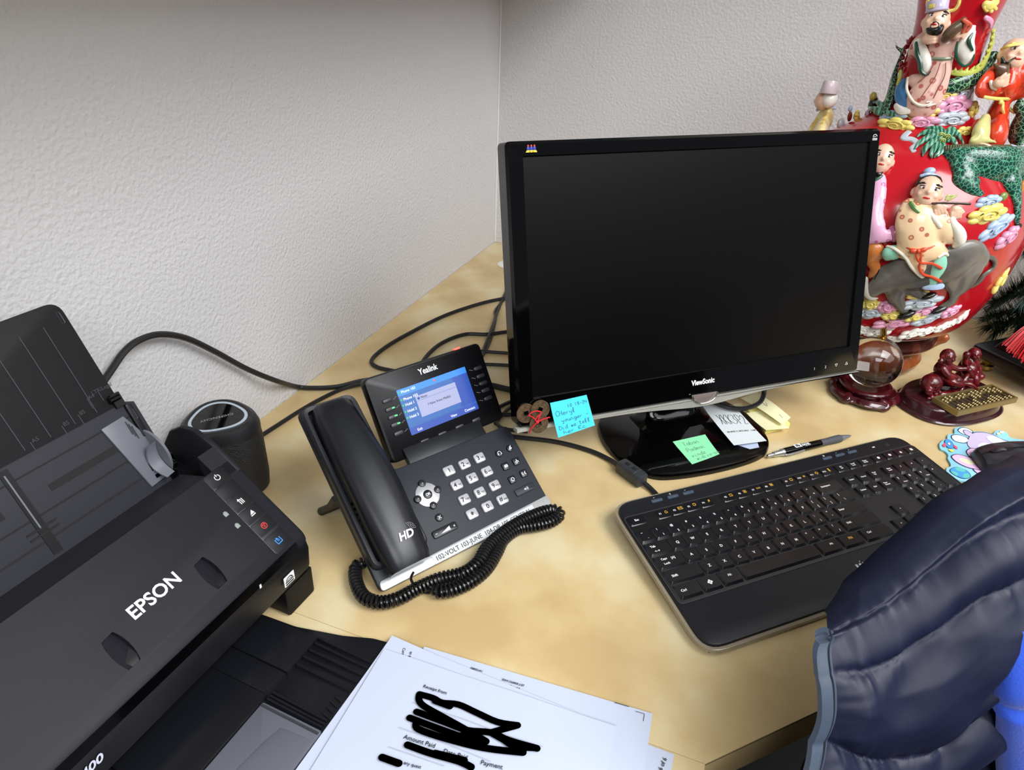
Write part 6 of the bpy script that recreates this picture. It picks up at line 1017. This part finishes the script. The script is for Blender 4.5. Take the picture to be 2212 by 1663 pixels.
# fish
m = MB(); m.ell((-.040, .010, .038), (.0165, .0150, .0155), nu=18, nv=12); cap(m, [(-.040, .012, .036, .014), (-.022, .018, .036, .0135), (-.004, .016, .034, .010), (.006, .006, .032, .006), (.012, .000, .034, .004)]); m.ell((-.054, .001, .0345), (.0055, .0055, .0035)); m.ell((-.053, .000, .0295), (.006, .006, .003)); cap(m, [(-.030, -.004, .026, .004), (-.018, -.010, .025, .005), (-.006, -.012, .025, .002)]); cap(m, [(.010, .000, .034, .003), (.020, -.008, .036, .0045), (.030, -.016, .030, .002)]); cap(m, [(.010, .002, .034, .003), (.022, .002, .042, .0045), (.030, .006, .048, .002)])
for k in range(7): cap(m, [(-.050+.010*k, -.006+.001*k, .0225, .0055), (-.046+.010*k, -.012+.001*k, .0235, .0038)], 7)
fuse('fish', m, RES, fg, .0016, 2)
MB().ell((-.0465, -.0035, .0405), (.0016, .0012, .0016)).obj('fish_eye', DARK, fg)
# seated figure on the fish
def bust(name, P, head, r, face_=(0, -1), extra=()):
    m = MB()
    for q in P: cap(m, q)
    m.ell(head, (r*.95, r, r*1.05), nu=14, nv=10); h = Vector(head); d = Vector((face_[0], face_[1], -.15)).normalized(); sd = Vector((-d.y, d.x, 0)).normalized()
    for s in (-1, 1): m.ell(h+sd*s*r*.98-Vector((0, 0, r*.15)), (r*.2, r*.2, r*.4), nu=8, nv=6); m.ell(h+d*r*.72+sd*s*r*.42-Vector((0, 0, r*.18)), (r*.32, r*.32, r*.28), nu=8, nv=6)
    m.ell(h+d*r*1.02-Vector((0, 0, r*.02)), (r*.2, r*.2, r*.2), nu=8, nv=6); m.ell(h+d*r*.65-Vector((0, 0, r*.62)), (r*.45, r*.45, r*.3), nu=8, nv=6)
    for s in (-1, 1): m.ell(h+d*r*.80+sd*s*r*.38+Vector((0, 0, r*.38)), (r*.3, r*.22, r*.1), nu=8, nv=6)
    for q in extra: m.ell(*q)
    return fuse(name, m, RES, fg, .0013, 2)
bust('laughing_figure', [[(-.012, .016, .045, .0115), (-.015, .018, .056, .0125), (-.016, .018, .066, .009)], [(-.024, .012, .060, .006), (-.020, .004, .052, .0055), (-.008, .000, .048, .0045)], [(-.006, .016, .060, .0055), (.006, .010, .056, .0045), (.014, .004, .058, .0035)], [(-.010, .012, .045, .008), (.002, .002, .042, .007), (.008, -.004, .034, .005)], [(-.016, .010, .044, .008), (-.010, -.004, .041, .006), (.004, -.008, .038, .004)], [(.010, .006, .058, .0022), (.024, .006, .056, .0022), (.032, .008, .054, .0016)]], (-.019, .016, .0790), .0108, (-.1, -1), extra=[((-.030, .016, .072), (.004, .004, .0035))])
# round-bellied figure lying back on a sack
bust('round_bellied_figure', [[(.044, .020, .040, .013), (.044, .020, .050, .0125), (.046, .022, .060, .009)], [(.036, .016, .058, .005), (.026, .014, .060, .0052), (.022, .014, .070, .0048), (.021, .014, .076, .0055)], [(.054, .018, .058, .0048), (.058, .012, .050, .0042), (.059, .008, .042, .0045)], [(.040, .010, .042, .0075), (.034, .004, .044, .0062), (.028, .006, .052, .0050)], [(.048, .012, .040, .0075), (.044, .002, .038, .0062), (.044, -.002, .030, .0055)]], (.048, .020, .0700), .0098, (-.25, -1), extra=[((.042, .012, .048), (.011, .009, .010))])
m = MB(); m.ell((.046, .014, .032), (.021, .017, .0135), nu=18, nv=12); m.ell((.060, .004, .036), (.006, .006, .006)); fuse('sack', m, RES, fg, .0016, 2)
m = MB()
for k in range(6): cap(m, [(.012+.003*k, -.004+.003*k, .024, .004), (.020+.0025*k, .000+.003*k, .034+.001*k, .0032), (.022+.0025*k, .006+.003*k, .044, .0018)], 7)
fuse('fish_tail', m, RES, fg, .0013, 1)
m = MB(); R_ = random.Random(3)
for k in range(26): m.ell((-.055+.09*R_.random(), -.014+.012*R_.random(), .0225), (.004+.003*R_.random(), .003, .003), nu=8, nv=6)
fuse('wave_base', m, RES, fg, .0015, 1)
# abacus
ABR = mat('aged_brass', '#8c7a50', .38, .6, bump=('noise', 300, .2, .0004)); ABB = mat('brass_bead', '#96845a', .35, .75)
AF = TR(.0035, -.0335, .0222, 0, 0, 0)
aw, ah, az = .1255, .0430, .0085
fr = MB(); a_, b_ = rrect(aw, ah, .0005, 1), rrect(aw-.006, ah-.006, .0004, 1)
fr.loops([[(x, y, 0) for x, y in a_], [(x, y, az) for x, y in a_], [(x, y, az) for x, y in b_], [(x, y, 0) for x, y in b_]], AF, caps=False, closed=True); fr.obj('abacus_frame', ABR, fg)
MB().box((0, ah/2-.0125, az*.7), (aw-.006, .0020, az*.55), AF).obj('abacus_beam', ABR, fg); MB().box((0, 0, .001), (aw-.004, ah-.004, .0012), AF).obj('abacus_shade_back', mat('abacus_shadow', '#2a2118', .6), fg)  # the sheet behind the beads is coloured dark to stand for shade
bead = MB().lathe([(.0008, -.0015), (.0024, -.0009), (.0031, 0), (.0024, .0009), (.0008, .0015)], 12).mesh('bead'); bead.materials.append(ABB)
rod = MB().tube([(0, -ah/2+.002, 0), (0, ah/2-.002, 0)], .0006, 6).mesh('rod'); rod.materials.append(ABB); R_ = random.Random(8)
for k in range(13):
    x = -aw/2+.0085+(aw-.017)*k/12; put('abacus_rod', rod, fg, AF @ TR(x, 0, az*.80))
    ys = [ah/2-.0105+.0000, ah/2-.0072] if k % 3 else [ah/2-.0105]
    n = R_.choice((4, 5, 5)); up = R_.randint(0, 3); lo = [-ah/2+.0050+.0031*j for j in range(n-up)]+[ah/2-.0155-.0031*j for j in range(up)]
    for y in ys+lo: put('abacus_bead', bead, fg, AF @ TR(x, y, az*.80, pi/2))

# ---------------------------------------------------------------- mouse pad and mouse
z3 = .0031
def padpts(P): return P
mp = thing('mouse_pad', 'light blue cut-out mouse pad printed with a cartoon rabbit, rocket and globe', 'mouse pad', TR(0, 0, 0))
k_ = 0
outl = [(q.x, q.y) for q in catmull([Vector((x, y, 0)) for x, y in [(0.8911,-0.533),(0.8944,-0.5251),(0.899,-0.5165),(0.9042,-0.5117),(0.9053,-0.504),(0.9092,-0.4967),(0.9161,-0.4924),(0.918,-0.4797),(0.9227,-0.4719),(0.9304,-0.4671),(0.9383,-0.468),(0.9429,-0.4741),(0.9514,-0.4709),(0.9598,-0.4684),(0.9685,-0.4701),(0.972,-0.4636),(0.9782,-0.4552),(0.9857,-0.4543),(0.9893,-0.459),(0.9901,-0.4685),(0.9963,-0.4706),(1.0104,-0.4691),(1.0264,-0.4821),(1.0232,-0.5175),(0.998,-0.5809),(0.9614,-0.6354),(0.9287,-0.6542),(0.9144,-0.6236),(0.9098,-0.6147),(0.9026,-0.6148),(0.8942,-0.6094),(0.8906,-0.6017),(0.8921,-0.5916),(0.8979,-0.5843),(0.8982,-0.575),(0.8969,-0.5657),(0.8989,-0.556),(0.8962,-0.5481),(0.8912,-0.5446)]], 4, True)]
MB().prism(outl, .0005, .003, .0003).obj('pad_base', mat('pad_blue', '#8fd6f2', .6, mix=('noise', 14, '#a6e0f6', .35, .7)), mp)
PADC = {n: mat('pad_'+n, c, .6) for n, c in (('line', '#1d2a3c'), ('lilac', '#cfc0ec'), ('pink', '#eec4f0'), ('pale', '#dfeafa'), ('cream', '#f2f2c8'), ('globe', '#4aa2e4'), ('land', '#63c8c0'), ('rocket', '#4a9be0'), ('fin', '#e2586c'), ('flame', '#f0dc4c'), ('peach', '#f3b479'))}
zz = [z3]
def art(P, c, outline=0, closed=True):
    Q = [(q.x, q.y) for q in catmull([Vector((x, y, 0)) for x, y in P], 5, closed)]
    zz[0] += .00004
    if c:
        m = MB(); o = m.flat(Q, zz[0]).obj('print_patch', PADC[c], mp)
    if outline:
        m = MB(); zz[0] += .00004; stroke(m, Q+([Q[0]] if closed else []), outline, zz[0]); m.obj('print_line', PADC['line'], mp)
for P, c, w in [([(0.9289,-0.5142),(0.9332,-0.4979),(0.9389,-0.4843),(0.9459,-0.4762),(0.957,-0.4713),(0.968,-0.4725),(0.9776,-0.4804),(0.9903,-0.4855),(0.9963,-0.4958),(0.9675,-0.5314),(0.9406,-0.5321),(0.9307,-0.5262)],'lilac',0.0013),([(0.9224,-0.4805),(0.9272,-0.4721),(0.9329,-0.4689),(0.9389,-0.4706),(0.9423,-0.4772),(0.9381,-0.4822),(0.9311,-0.4903),(0.9249,-0.4869)],'pale',0.0013),([(0.9294,-0.4799),(0.9323,-0.4761),(0.9368,-0.4766),(0.9405,-0.4811),(0.9411,-0.4846),(0.9353,-0.4921),(0.9303,-0.4882)],'lilac',0.0011),([(0.9101,-0.5058),(0.9128,-0.4991),(0.919,-0.4951),(0.9258,-0.4951),(0.931,-0.4976),(0.9319,-0.5057),(0.9261,-0.5142),(0.9191,-0.5161),(0.9127,-0.5142)],'pale',0.0013),([(0.9289,-0.5153),(0.9333,-0.499),(0.939,-0.4855),(0.9454,-0.4789),(0.9522,-0.4821),(0.951,-0.5043),(0.9419,-0.5247),(0.9315,-0.5247)],'lilac',0),([(0.958,-0.4844),(0.9648,-0.4777),(0.9726,-0.4778),(0.979,-0.4846),(0.9786,-0.492),(0.9687,-0.4975),(0.9604,-0.4954)],'pale',0),([(0.9421,-0.5141),(0.9488,-0.5041),(0.957,-0.5016),(0.962,-0.5041),(0.9532,-0.5219),(0.9431,-0.5241)],'pale',0),([(0.9236,-0.5397),(0.9258,-0.533),(0.9306,-0.5268),(0.9364,-0.5248),(0.9471,-0.5258),(0.9384,-0.5443),(0.9304,-0.5534),(0.9256,-0.55)],'pink',0.0013),([(0.9247,-0.5807),(0.9338,-0.5703),(0.948,-0.5777),(0.9563,-0.5874),(0.9448,-0.5945),(0.9354,-0.5987),(0.93,-0.5919)],'pink',0.0013),([(0.9021,-0.5626),(0.9042,-0.5561),(0.9104,-0.5512),(0.9185,-0.5509),(0.9262,-0.553),(0.9363,-0.5563),(0.9378,-0.577),(0.9269,-0.5797),(0.9166,-0.579),(0.9071,-0.5725)],'pink',0.0013),([(0.9112,-0.563),(0.9146,-0.5588),(0.921,-0.5587),(0.928,-0.561),(0.9266,-0.5692),(0.9206,-0.5708),(0.9141,-0.5683)],'cream',0),([(0.9286,-0.6027),(0.935,-0.6009),(0.9427,-0.5924),(0.9507,-0.5904),(0.9557,-0.5908),(0.9431,-0.6033),(0.9345,-0.6091),(0.9302,-0.608)],'peach',0.0013),([(0.8949,-0.597),(0.8992,-0.5893),(0.9061,-0.5852),(0.9132,-0.5868),(0.9179,-0.5931),(0.9181,-0.6012),(0.9134,-0.6078),(0.9064,-0.6099),(0.8998,-0.6062),(0.8958,-0.6018)],'globe',0.0006),([(0.9019,-0.5886),(0.9083,-0.5848),(0.9141,-0.588),(0.9116,-0.5938),(0.9068,-0.5943),(0.9033,-0.5933)],'land',0),([(0.8955,-0.6004),(0.8999,-0.5984),(0.9036,-0.6014),(0.9011,-0.6077),(0.8979,-0.605)],'land',0),([(0.9109,-0.5983),(0.9159,-0.596),(0.9176,-0.6009),(0.9135,-0.6073),(0.9083,-0.6076)],'land',0),([(0.8992,-0.5227),(0.9017,-0.5168),(0.9057,-0.5162),(0.9086,-0.5232),(0.9089,-0.5324),(0.9069,-0.5379),(0.9012,-0.5393),(0.8989,-0.5322)],'rocket',0.0006),([(0.8948,-0.5341),(0.899,-0.5281),(0.899,-0.5357),(0.8957,-0.5395)],'fin',0),([(0.9096,-0.5274),(0.9128,-0.5318),(0.9127,-0.5376),(0.9095,-0.5356)],'fin',0),([(0.9009,-0.5435),(0.9041,-0.542),(0.9075,-0.5434),(0.906,-0.5474),(0.9026,-0.5484)],'flame',0),([(0.9019,-0.5274),(0.904,-0.5241),(0.9058,-0.5268),(0.9046,-0.5314),(0.9025,-0.5306)],'pale',0.0005),([(0.9741,-0.4673),(0.978,-0.4643),(0.9776,-0.4695),(0.9736,-0.4725)],'cream',0),([(0.9794,-0.46),(0.9842,-0.4584),(0.9831,-0.4639),(0.9788,-0.4658)],'cream',0)]: art(P, c, w)
# mouse
MO_ = frame((.9855, -.552, .0035), (cos(rad(14)), sin(rad(14)), 0), (-sin(rad(14)), cos(rad(14)), 0), (0, 0, 1))
ms = thing('computer_mouse', 'black sculpted computer mouse with scroll wheel on the rabbit mouse pad', 'mouse', MO_)
def msec(x, w0, w1, h, base=0):
    L = []
    for t in (i*2*pi/28 for i in range(28)):
        c, s = cos(t), sin(t); y = (w0 if c > 0 else w1)*math.copysign(abs(c)**.75, c); z = base+(h-base)*max(0, s)**.8 if s > 0 else base
        L.append((x, y, z))
    return L
MSB = mat('mouse_shell', '#232228', .38, bump=('noise', 800, .1, .0003)); MSG = mat('mouse_gloss', '#2c2d33', .22)
xs = [(-.0580, .010, .010, .010), (-.0565, .018, .018, .0135), (-.050, .026, .026, .018), (-.035, .031, .031, .0245), (-.015, .0325, .033, .031), (.010, .0325, .0345, .0355), (.030, .032, .034, .034), (.046, .028, .030, .028), (.056, .020, .022, .020), (.0605, .010, .011, .012)]
MB().loops([msec(x, a, b, h) for x, a, b, h in xs]).obj('shell', MSB, ms, sharp=60)
def mtop(x, y, lift=.0010):
    for p, q in zip(xs, xs[1:]):
        if p[0] <= x <= q[0]:
            t = (x-p[0])/(q[0]-p[0]); a, b, h = [p[i]*(1-t)+q[i]*t for i in (1, 2, 3)]; w = a if y > 0 else b; return h*max(0, 1-min(1, abs(y)/w)**2.67)**.4+lift
    return lift
for y0, y1, nm in ((.0022, .0255, 'right_button'), (-.0255, -.0022, 'left_button')):
    m = MB(); nx, ny = 14, 8; vs = []
    for i in range(nx+1):
        for j in range(ny+1):
            x = -.0548+.060*i/nx; y = y0+(y1-y0)*j/ny; y *= min(1, .45+.55*((i+1)/(nx*.4))**.6) if abs(y) > .003 else 1; vs.append((x, y, mtop(x, y, .0009)))
    N = ny+1; m.add(vs, [(i*N+j, (i+1)*N+j, (i+1)*N+j+1, i*N+j+1) for i in range(nx) for j in range(ny)]); m.obj('button', MSG, ms)
MB().lathe([(0, -.0028), (.0085, -.0028), (.0095, -.0015), (.0095, .0015), (.0085, .0028), (0, .0028)], 28, TR(-.033, 0, .0195, pi/2)).obj('scroll_wheel', mat('wheel_rubber', '#3a3b40', .5), ms)
MB().prism(rrect(.026, .0074, .0035), 0, .0004, 0, TR(-.033, 0, .0262, 0, rad(-18))).obj('wheel_slot', DARK, ms)

# ---------------------------------------------------------------- black pedestal with brass feet, tassel, pine sprays at the right
q0 = Vector((.985, -.262, 0)); pdx = Vector((.70, -.714, 0)).normalized(); pdx = Vector((cos(rad(-47)), sin(rad(-47)), 0)); pdy = Vector((-pdx.y, pdx.x, 0))
pd_ = thing('display_base', 'black lacquered stepped display base on brass bun feet behind the mouse pad', 'display base', frame((.985, -.238, 0), pdx, pdy, (0, 0, 1)))
PBL = mat('black_lacquer', '#101014', .3)
MB().prism(rcorner([(-.012, -.012), (.33, -.012), (.33, .115), (-.012, .115)], .012), .022, .043, .006, bot=.006).obj('plinth', PBL, pd_)
MB().loops([[(x, y, z) for x, y in rcorner([(a, a), (.33-a, a), (.33-a, .105-a*.6), (a, .105-a*.6)], .006)] for z, a in ((.0431, .010), (.052, .014), (.088, .030), (.092, .032))]).obj('upper_block', PBL, pd_)
for x, y in ((.012, .010), (.29, .010), (.012, .09), (.29, .09)): MB().lathe([(0, .0006), (.0085, .001), (.0125, .006), (.0115, .011), (.0075, .0135), (.0085, .016), (.0105, .019), (.011, .0219), (0, .022)], 28, TR(x, y)).obj('bun_foot', BRASS, pd_)
# red tassel spilling over the base
ta = thing('red_tassel', 'bright red silk tassel hanging over the black display base', 'tassel', TR(0, 0, 0))
TS = mat('red_silk', '#d0121c', .35, sheen=.3); R_ = random.Random(11); m = MB()
for k in range(190):
    a = R_.random(); b = R_.random(); top = Vector((1.050+.010*b, -.255-.012*a, .106-.006*R_.random())); tip = Vector((.992+.050*a+.010*b, -.282-.100*a+.010*b, .064-.014*a+.006*R_.random()))
    mid = top.lerp(tip, .5)+Vector((-.004+.004*b, -.004, .018))
    m.tube(catmull([top, mid, tip], 4), .00085, 4)
o = m.obj('strands', TS, ta); o['kind'] = 'stuff'
MB().capsule([(1.077, -.246, .1035, .007), (1.066, -.252, .1055, .0115), (1.053, -.259, .1035, .009)], 12).obj('knot', TS, ta)
# artificial pine sprays
pt = thing('pine_garland', 'dark green artificial pine branches standing behind the black display base', 'plant', TR(1.115, -.115, 0))
NEED = mat('pine_needle', '#13281b', .5, mix=('noise', 30, '#243f2c', .35, .7)); NEED2 = mat('pine_needle_pale', '#3d5f55', .5)
TWIG = mat('twig', '#3a2c20', .7); R_ = random.Random(5)
MB().tube([(0, 0, .001), (.004, -.002, .16), (0, 0, .315)], [.014, .010, .004], 10).obj('stem', TWIG, pt); MB().lathe([(0, .0006), (.038, .0006), (.038, .012), (.018, .02), (0, .02)], 24).obj('foot', DARK, pt)
for i, (az, z, L_, dr) in enumerate([(192, .045, .105, -.004), (210, .075, .118, -.03), (228, .10, .120, -.045), (245, .05, .11, -.012), (200, .14, .112, -.04), (222, .165, .118, -.045), (250, .15, .12, -.05), (180, .19, .10, -.02), (205, .215, .105, -.02), (235, .24, .11, -.03), (265, .20, .11, -.03), (215, .28, .09, 0), (185, .10, .105, -.02), (172, .06, .10, -.015), (330, .09, .10, -.03), (20, .14, .085, -.03), (300, .16, .10, -.03), (0, .22, .08, -.01), (310, .25, .08, 0), (240, .30, .07, .03), (60, .28, .06, .03), (150, .30, .07, .03)]):
    d = Vector((cos(rad(az)), sin(rad(az)), 0)); tw = catmull([Vector((0, 0, z)), Vector((0, 0, z))+d*L_*.5+Vector((0, 0, .012)), Vector((0, 0, z+dr))+d*L_], 6); br = MB().tube(tw, [.004-.0025*k/(len(tw)-1) for k in range(len(tw))], 6).obj('branch', TWIG, pt)
    m = MB()
    for k in range(620):
        t = .15+.87*R_.random(); f = min(.999, t)*(len(tw)-1); j = int(f); q = tw[j].lerp(tw[min(j+1, len(tw)-1)], f-j); a = R_.random()*2*pi; s_ = Vector((-d.y, d.x, 0))
        v = (s_*cos(a)+Vector((0, 0, 1))*sin(a))*1.0+d*(.55+.3*R_.random()); v = v.normalized()*(.024+.012*R_.random()); e = q+v; w = v.cross(Vector((.3, .2, 1))).normalized()*.0009
        m.add([q-w, q+w, e], [(0, 1, 2)]); m.add([q-w+Vector((0, 0, .0008)), e, q+w+Vector((0, 0, .0008))], [(0, 1, 2)])
    o = m.obj('needles', NEED2 if i in (5, 6, 8, 9) else NEED, br); o['kind'] = 'stuff'

# ---------------------------------------------------------------- office chair with a quilted vest and blue fleece over its back
ea = rad(43.66); ce = Vector((cos(ea), sin(ea), 0)); cn = Vector((sin(ea), -cos(ea), 0))
CF = frame((.6438, -1.1214, 0), ce, cn, (0, 0, 1))     # x along the desk edge, y away from the desk
CHM = mat('chair_black', '#08080a', .7, spec=.2)
ch = thing('office_chair', 'black office chair mostly hidden under the navy vest at the desk edge', 'chair', CF)
MB().loops([[(x, y, z) for x, y in rrect(w, .035, .012, 4, (.285, .042+yy))] for z, w, yy in ((-.26, .36, .02), (-.2, .42, .014), (.0, .44, .004), (.10, .42, .0), (.15, .36, .0))]).obj('backrest', CHM, ch)
MB().prism(rrect(.46, .44, .06, 6, (.285, .31)), -.33, -.26, .02).obj('seat', CHM, ch); MB().box((.285, .085, -.29), (.07, .03, .30)).obj('back_bracket', DARK, ch)
MB().lathe([(0, -.66), (.03, -.66), (.03, -.33), (0, -.33)], 20, TR(.285, .31)).obj('gas_post', DARK, ch)
for k in range(5): MB().tube([(.285, .31, -.665), (.285+.27*cos(k*1.257+.3), .31+.27*sin(k*1.257+.3), -.69)], [.024, .014], 8).obj('base_leg', DARK, ch); MB().ell((.285+.28*cos(k*1.257+.3), .31+.28*sin(k*1.257+.3), -.722), (.026, .026, .026)).obj('caster', DARK, ch)
def ramp(x, P):
    """smooth curve through (x, y) knots"""
    if x <= P[0][0]: return P[0][1]
    if x >= P[-1][0]: return P[-1][1]
    k = max(i for i in range(len(P)-1) if P[i][0] <= x); a, b = P[k], P[k+1]; h = b[0]-a[0]; t = (x-a[0])/h
    sl_ = lambda i: 0 if i in (0, len(P)-1) else (P[i+1][1]-P[i-1][1])/(P[i+1][0]-P[i-1][0])
    return (2*t**3-3*t*t+1)*a[1]+(t**3-2*t*t+t)*h*sl_(k)+(3*t*t-2*t**3)*b[1]+(t**3-t*t)*h*sl_(k+1)
RIDGE_Z = [(-.08, .146), (.0, .158), (.03, .160), (.06, .161), (.09, .172), (.12, .195), (.16, .227), (.24, .246), (.36, .254), (.48, .24), (.56, .21)]
OUT_D = [(0, .0), (.02, .016), (.05, .030), (.10, .048), (.2, .062), (.35, .072), (.5, .075)]
EDGE = [(-.2, .13), (-.08, .105), (-.04, .080), (-.015, .058), (0, .047), (.011, .040), (.026, .036), (.043, .0325), (.056, .027), (.071, .020), (.10, .003), (.16, -.02), (.22, -.03), (.45, -.05)]
NV = mat('navy_quilt_nylon', '#141830', .48, spec=.32, bump=('noise1', 30, .18, .006))
BIND = mat('slate_binding', '#3a4658', .6, bump=('noise', 900, .2, .0004))
from mathutils import noise as mnoise
def seam_t(s): 
    t3 = .035+.8*min(s, .128)+.1*max(0, s-.128); return [-.14, -.075, -.004+.09*max(0, s-.05), .009+.2*s, t3, t3+.075, t3+.15, t3+.23, .55]
def vest_pt(s, t, lift=0):
    """s along the chair back, t = distance down from the ridge (negative on the desk side)"""
    zr = ramp(s, RIDGE_Z); d0 = .026; a = abs(t)
    if t >= 0: d = d0+ramp(t, OUT_D); z = zr-t*.93
    else: d = d0-min(a, .024)*.8-max(0, a-.024)*.14; z = zr-.38*min(a, .024)-max(0, a-.024)*.9
    Q = seam_t(s); hi = min([q for q in Q if q > t], default=.6); lo = max([q for q in Q if q <= t], default=-.2); u = (t-lo)/(hi-lo)
    puff = max(0, sin(pi*u))**.5*.0150*min(1, (hi-lo)/.055); e = min(1, max(0, (s-ramp(t, EDGE))/.022)); near = min(t-lo, hi-t); pk = math.exp(-near/.010)
    wr = .0036*mnoise.noise(Vector((s*14+t*22, t*18-s*9, 4)))+.0022*mnoise.noise(Vector((s*38-t*30, t*30+s*14, 1.3)))-.0020*abs(mnoise.noise(Vector((s*26-t*30, t*36+s*10, 11))))
    wr += (.0026*mnoise.noise(Vector((s*150+t*10, t*14, 7)))+.0016*mnoise.noise(Vector((s*330, t*20, 9))))*pk*min(1, near/.0025)
    wr += .0022*mnoise.noise(Vector((t*190, s*22, 3)))*math.exp(-((s-ramp(t, EDGE))/.018)**2)*min(1, (s-ramp(t, EDGE))/.004)
    if s > .12: wr -= .010*math.exp(-((t-.115+.9*(s-.145))/.010)**2)*min(1, (s-.12)/.02)      # slack fold toward the fleece
    b = max(-1, min(1, (t+.01)/.03)); nrm = Vector((0, .35+.55*b, .9-.45*b) if b > 0 else (0, .35*(1+b)-.3*-b, .9)).normalized()
    if t < -.024: nrm = Vector((0, -.8, .5)).normalized()
    return Vector((s, d, z))+nrm*(puff*(.2+.8*e)+wr*e+lift)
ns, nt = 170, 230; T0, T1 = -.115, .42; vs = []
TT = [T0+(.20-T0)*i/180 for i in range(181)]+[.20+(T1-.20)*i/50 for i in range(1, 51)]
for t in TT:
    s0 = ramp(t, EDGE)
    for j in range(ns+1): u = j/ns; vs.append(vest_pt(s0+(.55-s0)*(u**1.6), t))
N = ns+1; m = MB(); m.add(vs, [(i*N+j, i*N+j+1, (i+1)*N+j+1, (i+1)*N+j) for i in range(nt) for j in range(ns)])
ve = thing('puffer_vest', 'navy quilted puffer vest with slate armhole binding, draped over the chair back', 'vest', CF)
o = m.obj('shell', NV, ve, sharp=180)
md = o.modifiers.new('thick', 'SOLIDIFY'); md.thickness = .003; md.offset = -1
L = []
for i, t in enumerate(TT):
    if t < -.010: continue
    q = vest_pt(ramp(t, EDGE)+.0008, t)
    L.append([(q.x+.001, q.y+.0030, q.z+.001), (q.x-.005, q.y+.0040, q.z+.0015), (q.x-.0105, q.y+.0020, q.z), (q.x-.0105, q.y-.002, q.z), (q.x-.005, q.y-.0035, q.z-.001), (q.x+.001, q.y-.003, q.z-.001)])
MB().loops(L).obj('armhole_binding', BIND, ve)
MB().tube([vest_pt(ramp(t, EDGE)-.0012, t, .0042) for t in TT if t > -.008], .0006, 5).obj('binding_stitch', mat('stitch_dark', '#171d2b', .7), ve)
SEAMT = mat('seam_thread', '#0e1120', .6)
for k in range(2, 7):
    P = []
    for j in range(160):
        s = .004+.53*j/159; t = seam_t(s)[k]
        if s > ramp(t, EDGE)+.002 and t < T1: P.append(vest_pt(s, t, .0004))
    MB().tube(P, .00045, 5).obj('quilt_seam', SEAMT, ve)
BLF = mat('royal_blue_fleece', '#0d48c4', .8, sheen=.4, bump=('noise', 500, .4, .001))
fl = thing('fleece_garment', 'royal blue fleece garment hanging over the vest at the right edge', 'garment', CF)
vs = []; na, nb = 60, 90
for i in range(nb+1):
    v = i/nb; z = .170-.36*v
    for j in range(na+1):
        u = j/na; s0 = ramp(-z, [(-.20, .160), (-.156, .1525), (-.116, .1545), (-.047, .178), (.05, .21), (.2, .24)]); s = s0+(.54-s0)*u
        t = max(0, ramp(s, RIDGE_Z)-z)/.93; d = .026+ramp(t, OUT_D)+.021+.010*(1-math.exp(-u*14))+.004*mnoise.noise(Vector((s*20, z*14, 2)))-.02*max(0, .12-v)*4
        hem = -.0040*math.exp(-((z-.112)/.0035)**2)+(.0030 if z < .109 else 0)
        vs.append((s, d+hem-.012*math.exp(-u*60), z))
N = na+1; m = MB(); m.add(vs, [(i*N+j, i*N+j+1, (i+1)*N+j+1, (i+1)*N+j) for i in range(nb) for j in range(na)]); o = m.obj('panel', BLF, fl, sharp=180)
md = o.modifiers.new('thick', 'SOLIDIFY'); md.thickness = .006; md.offset = -1
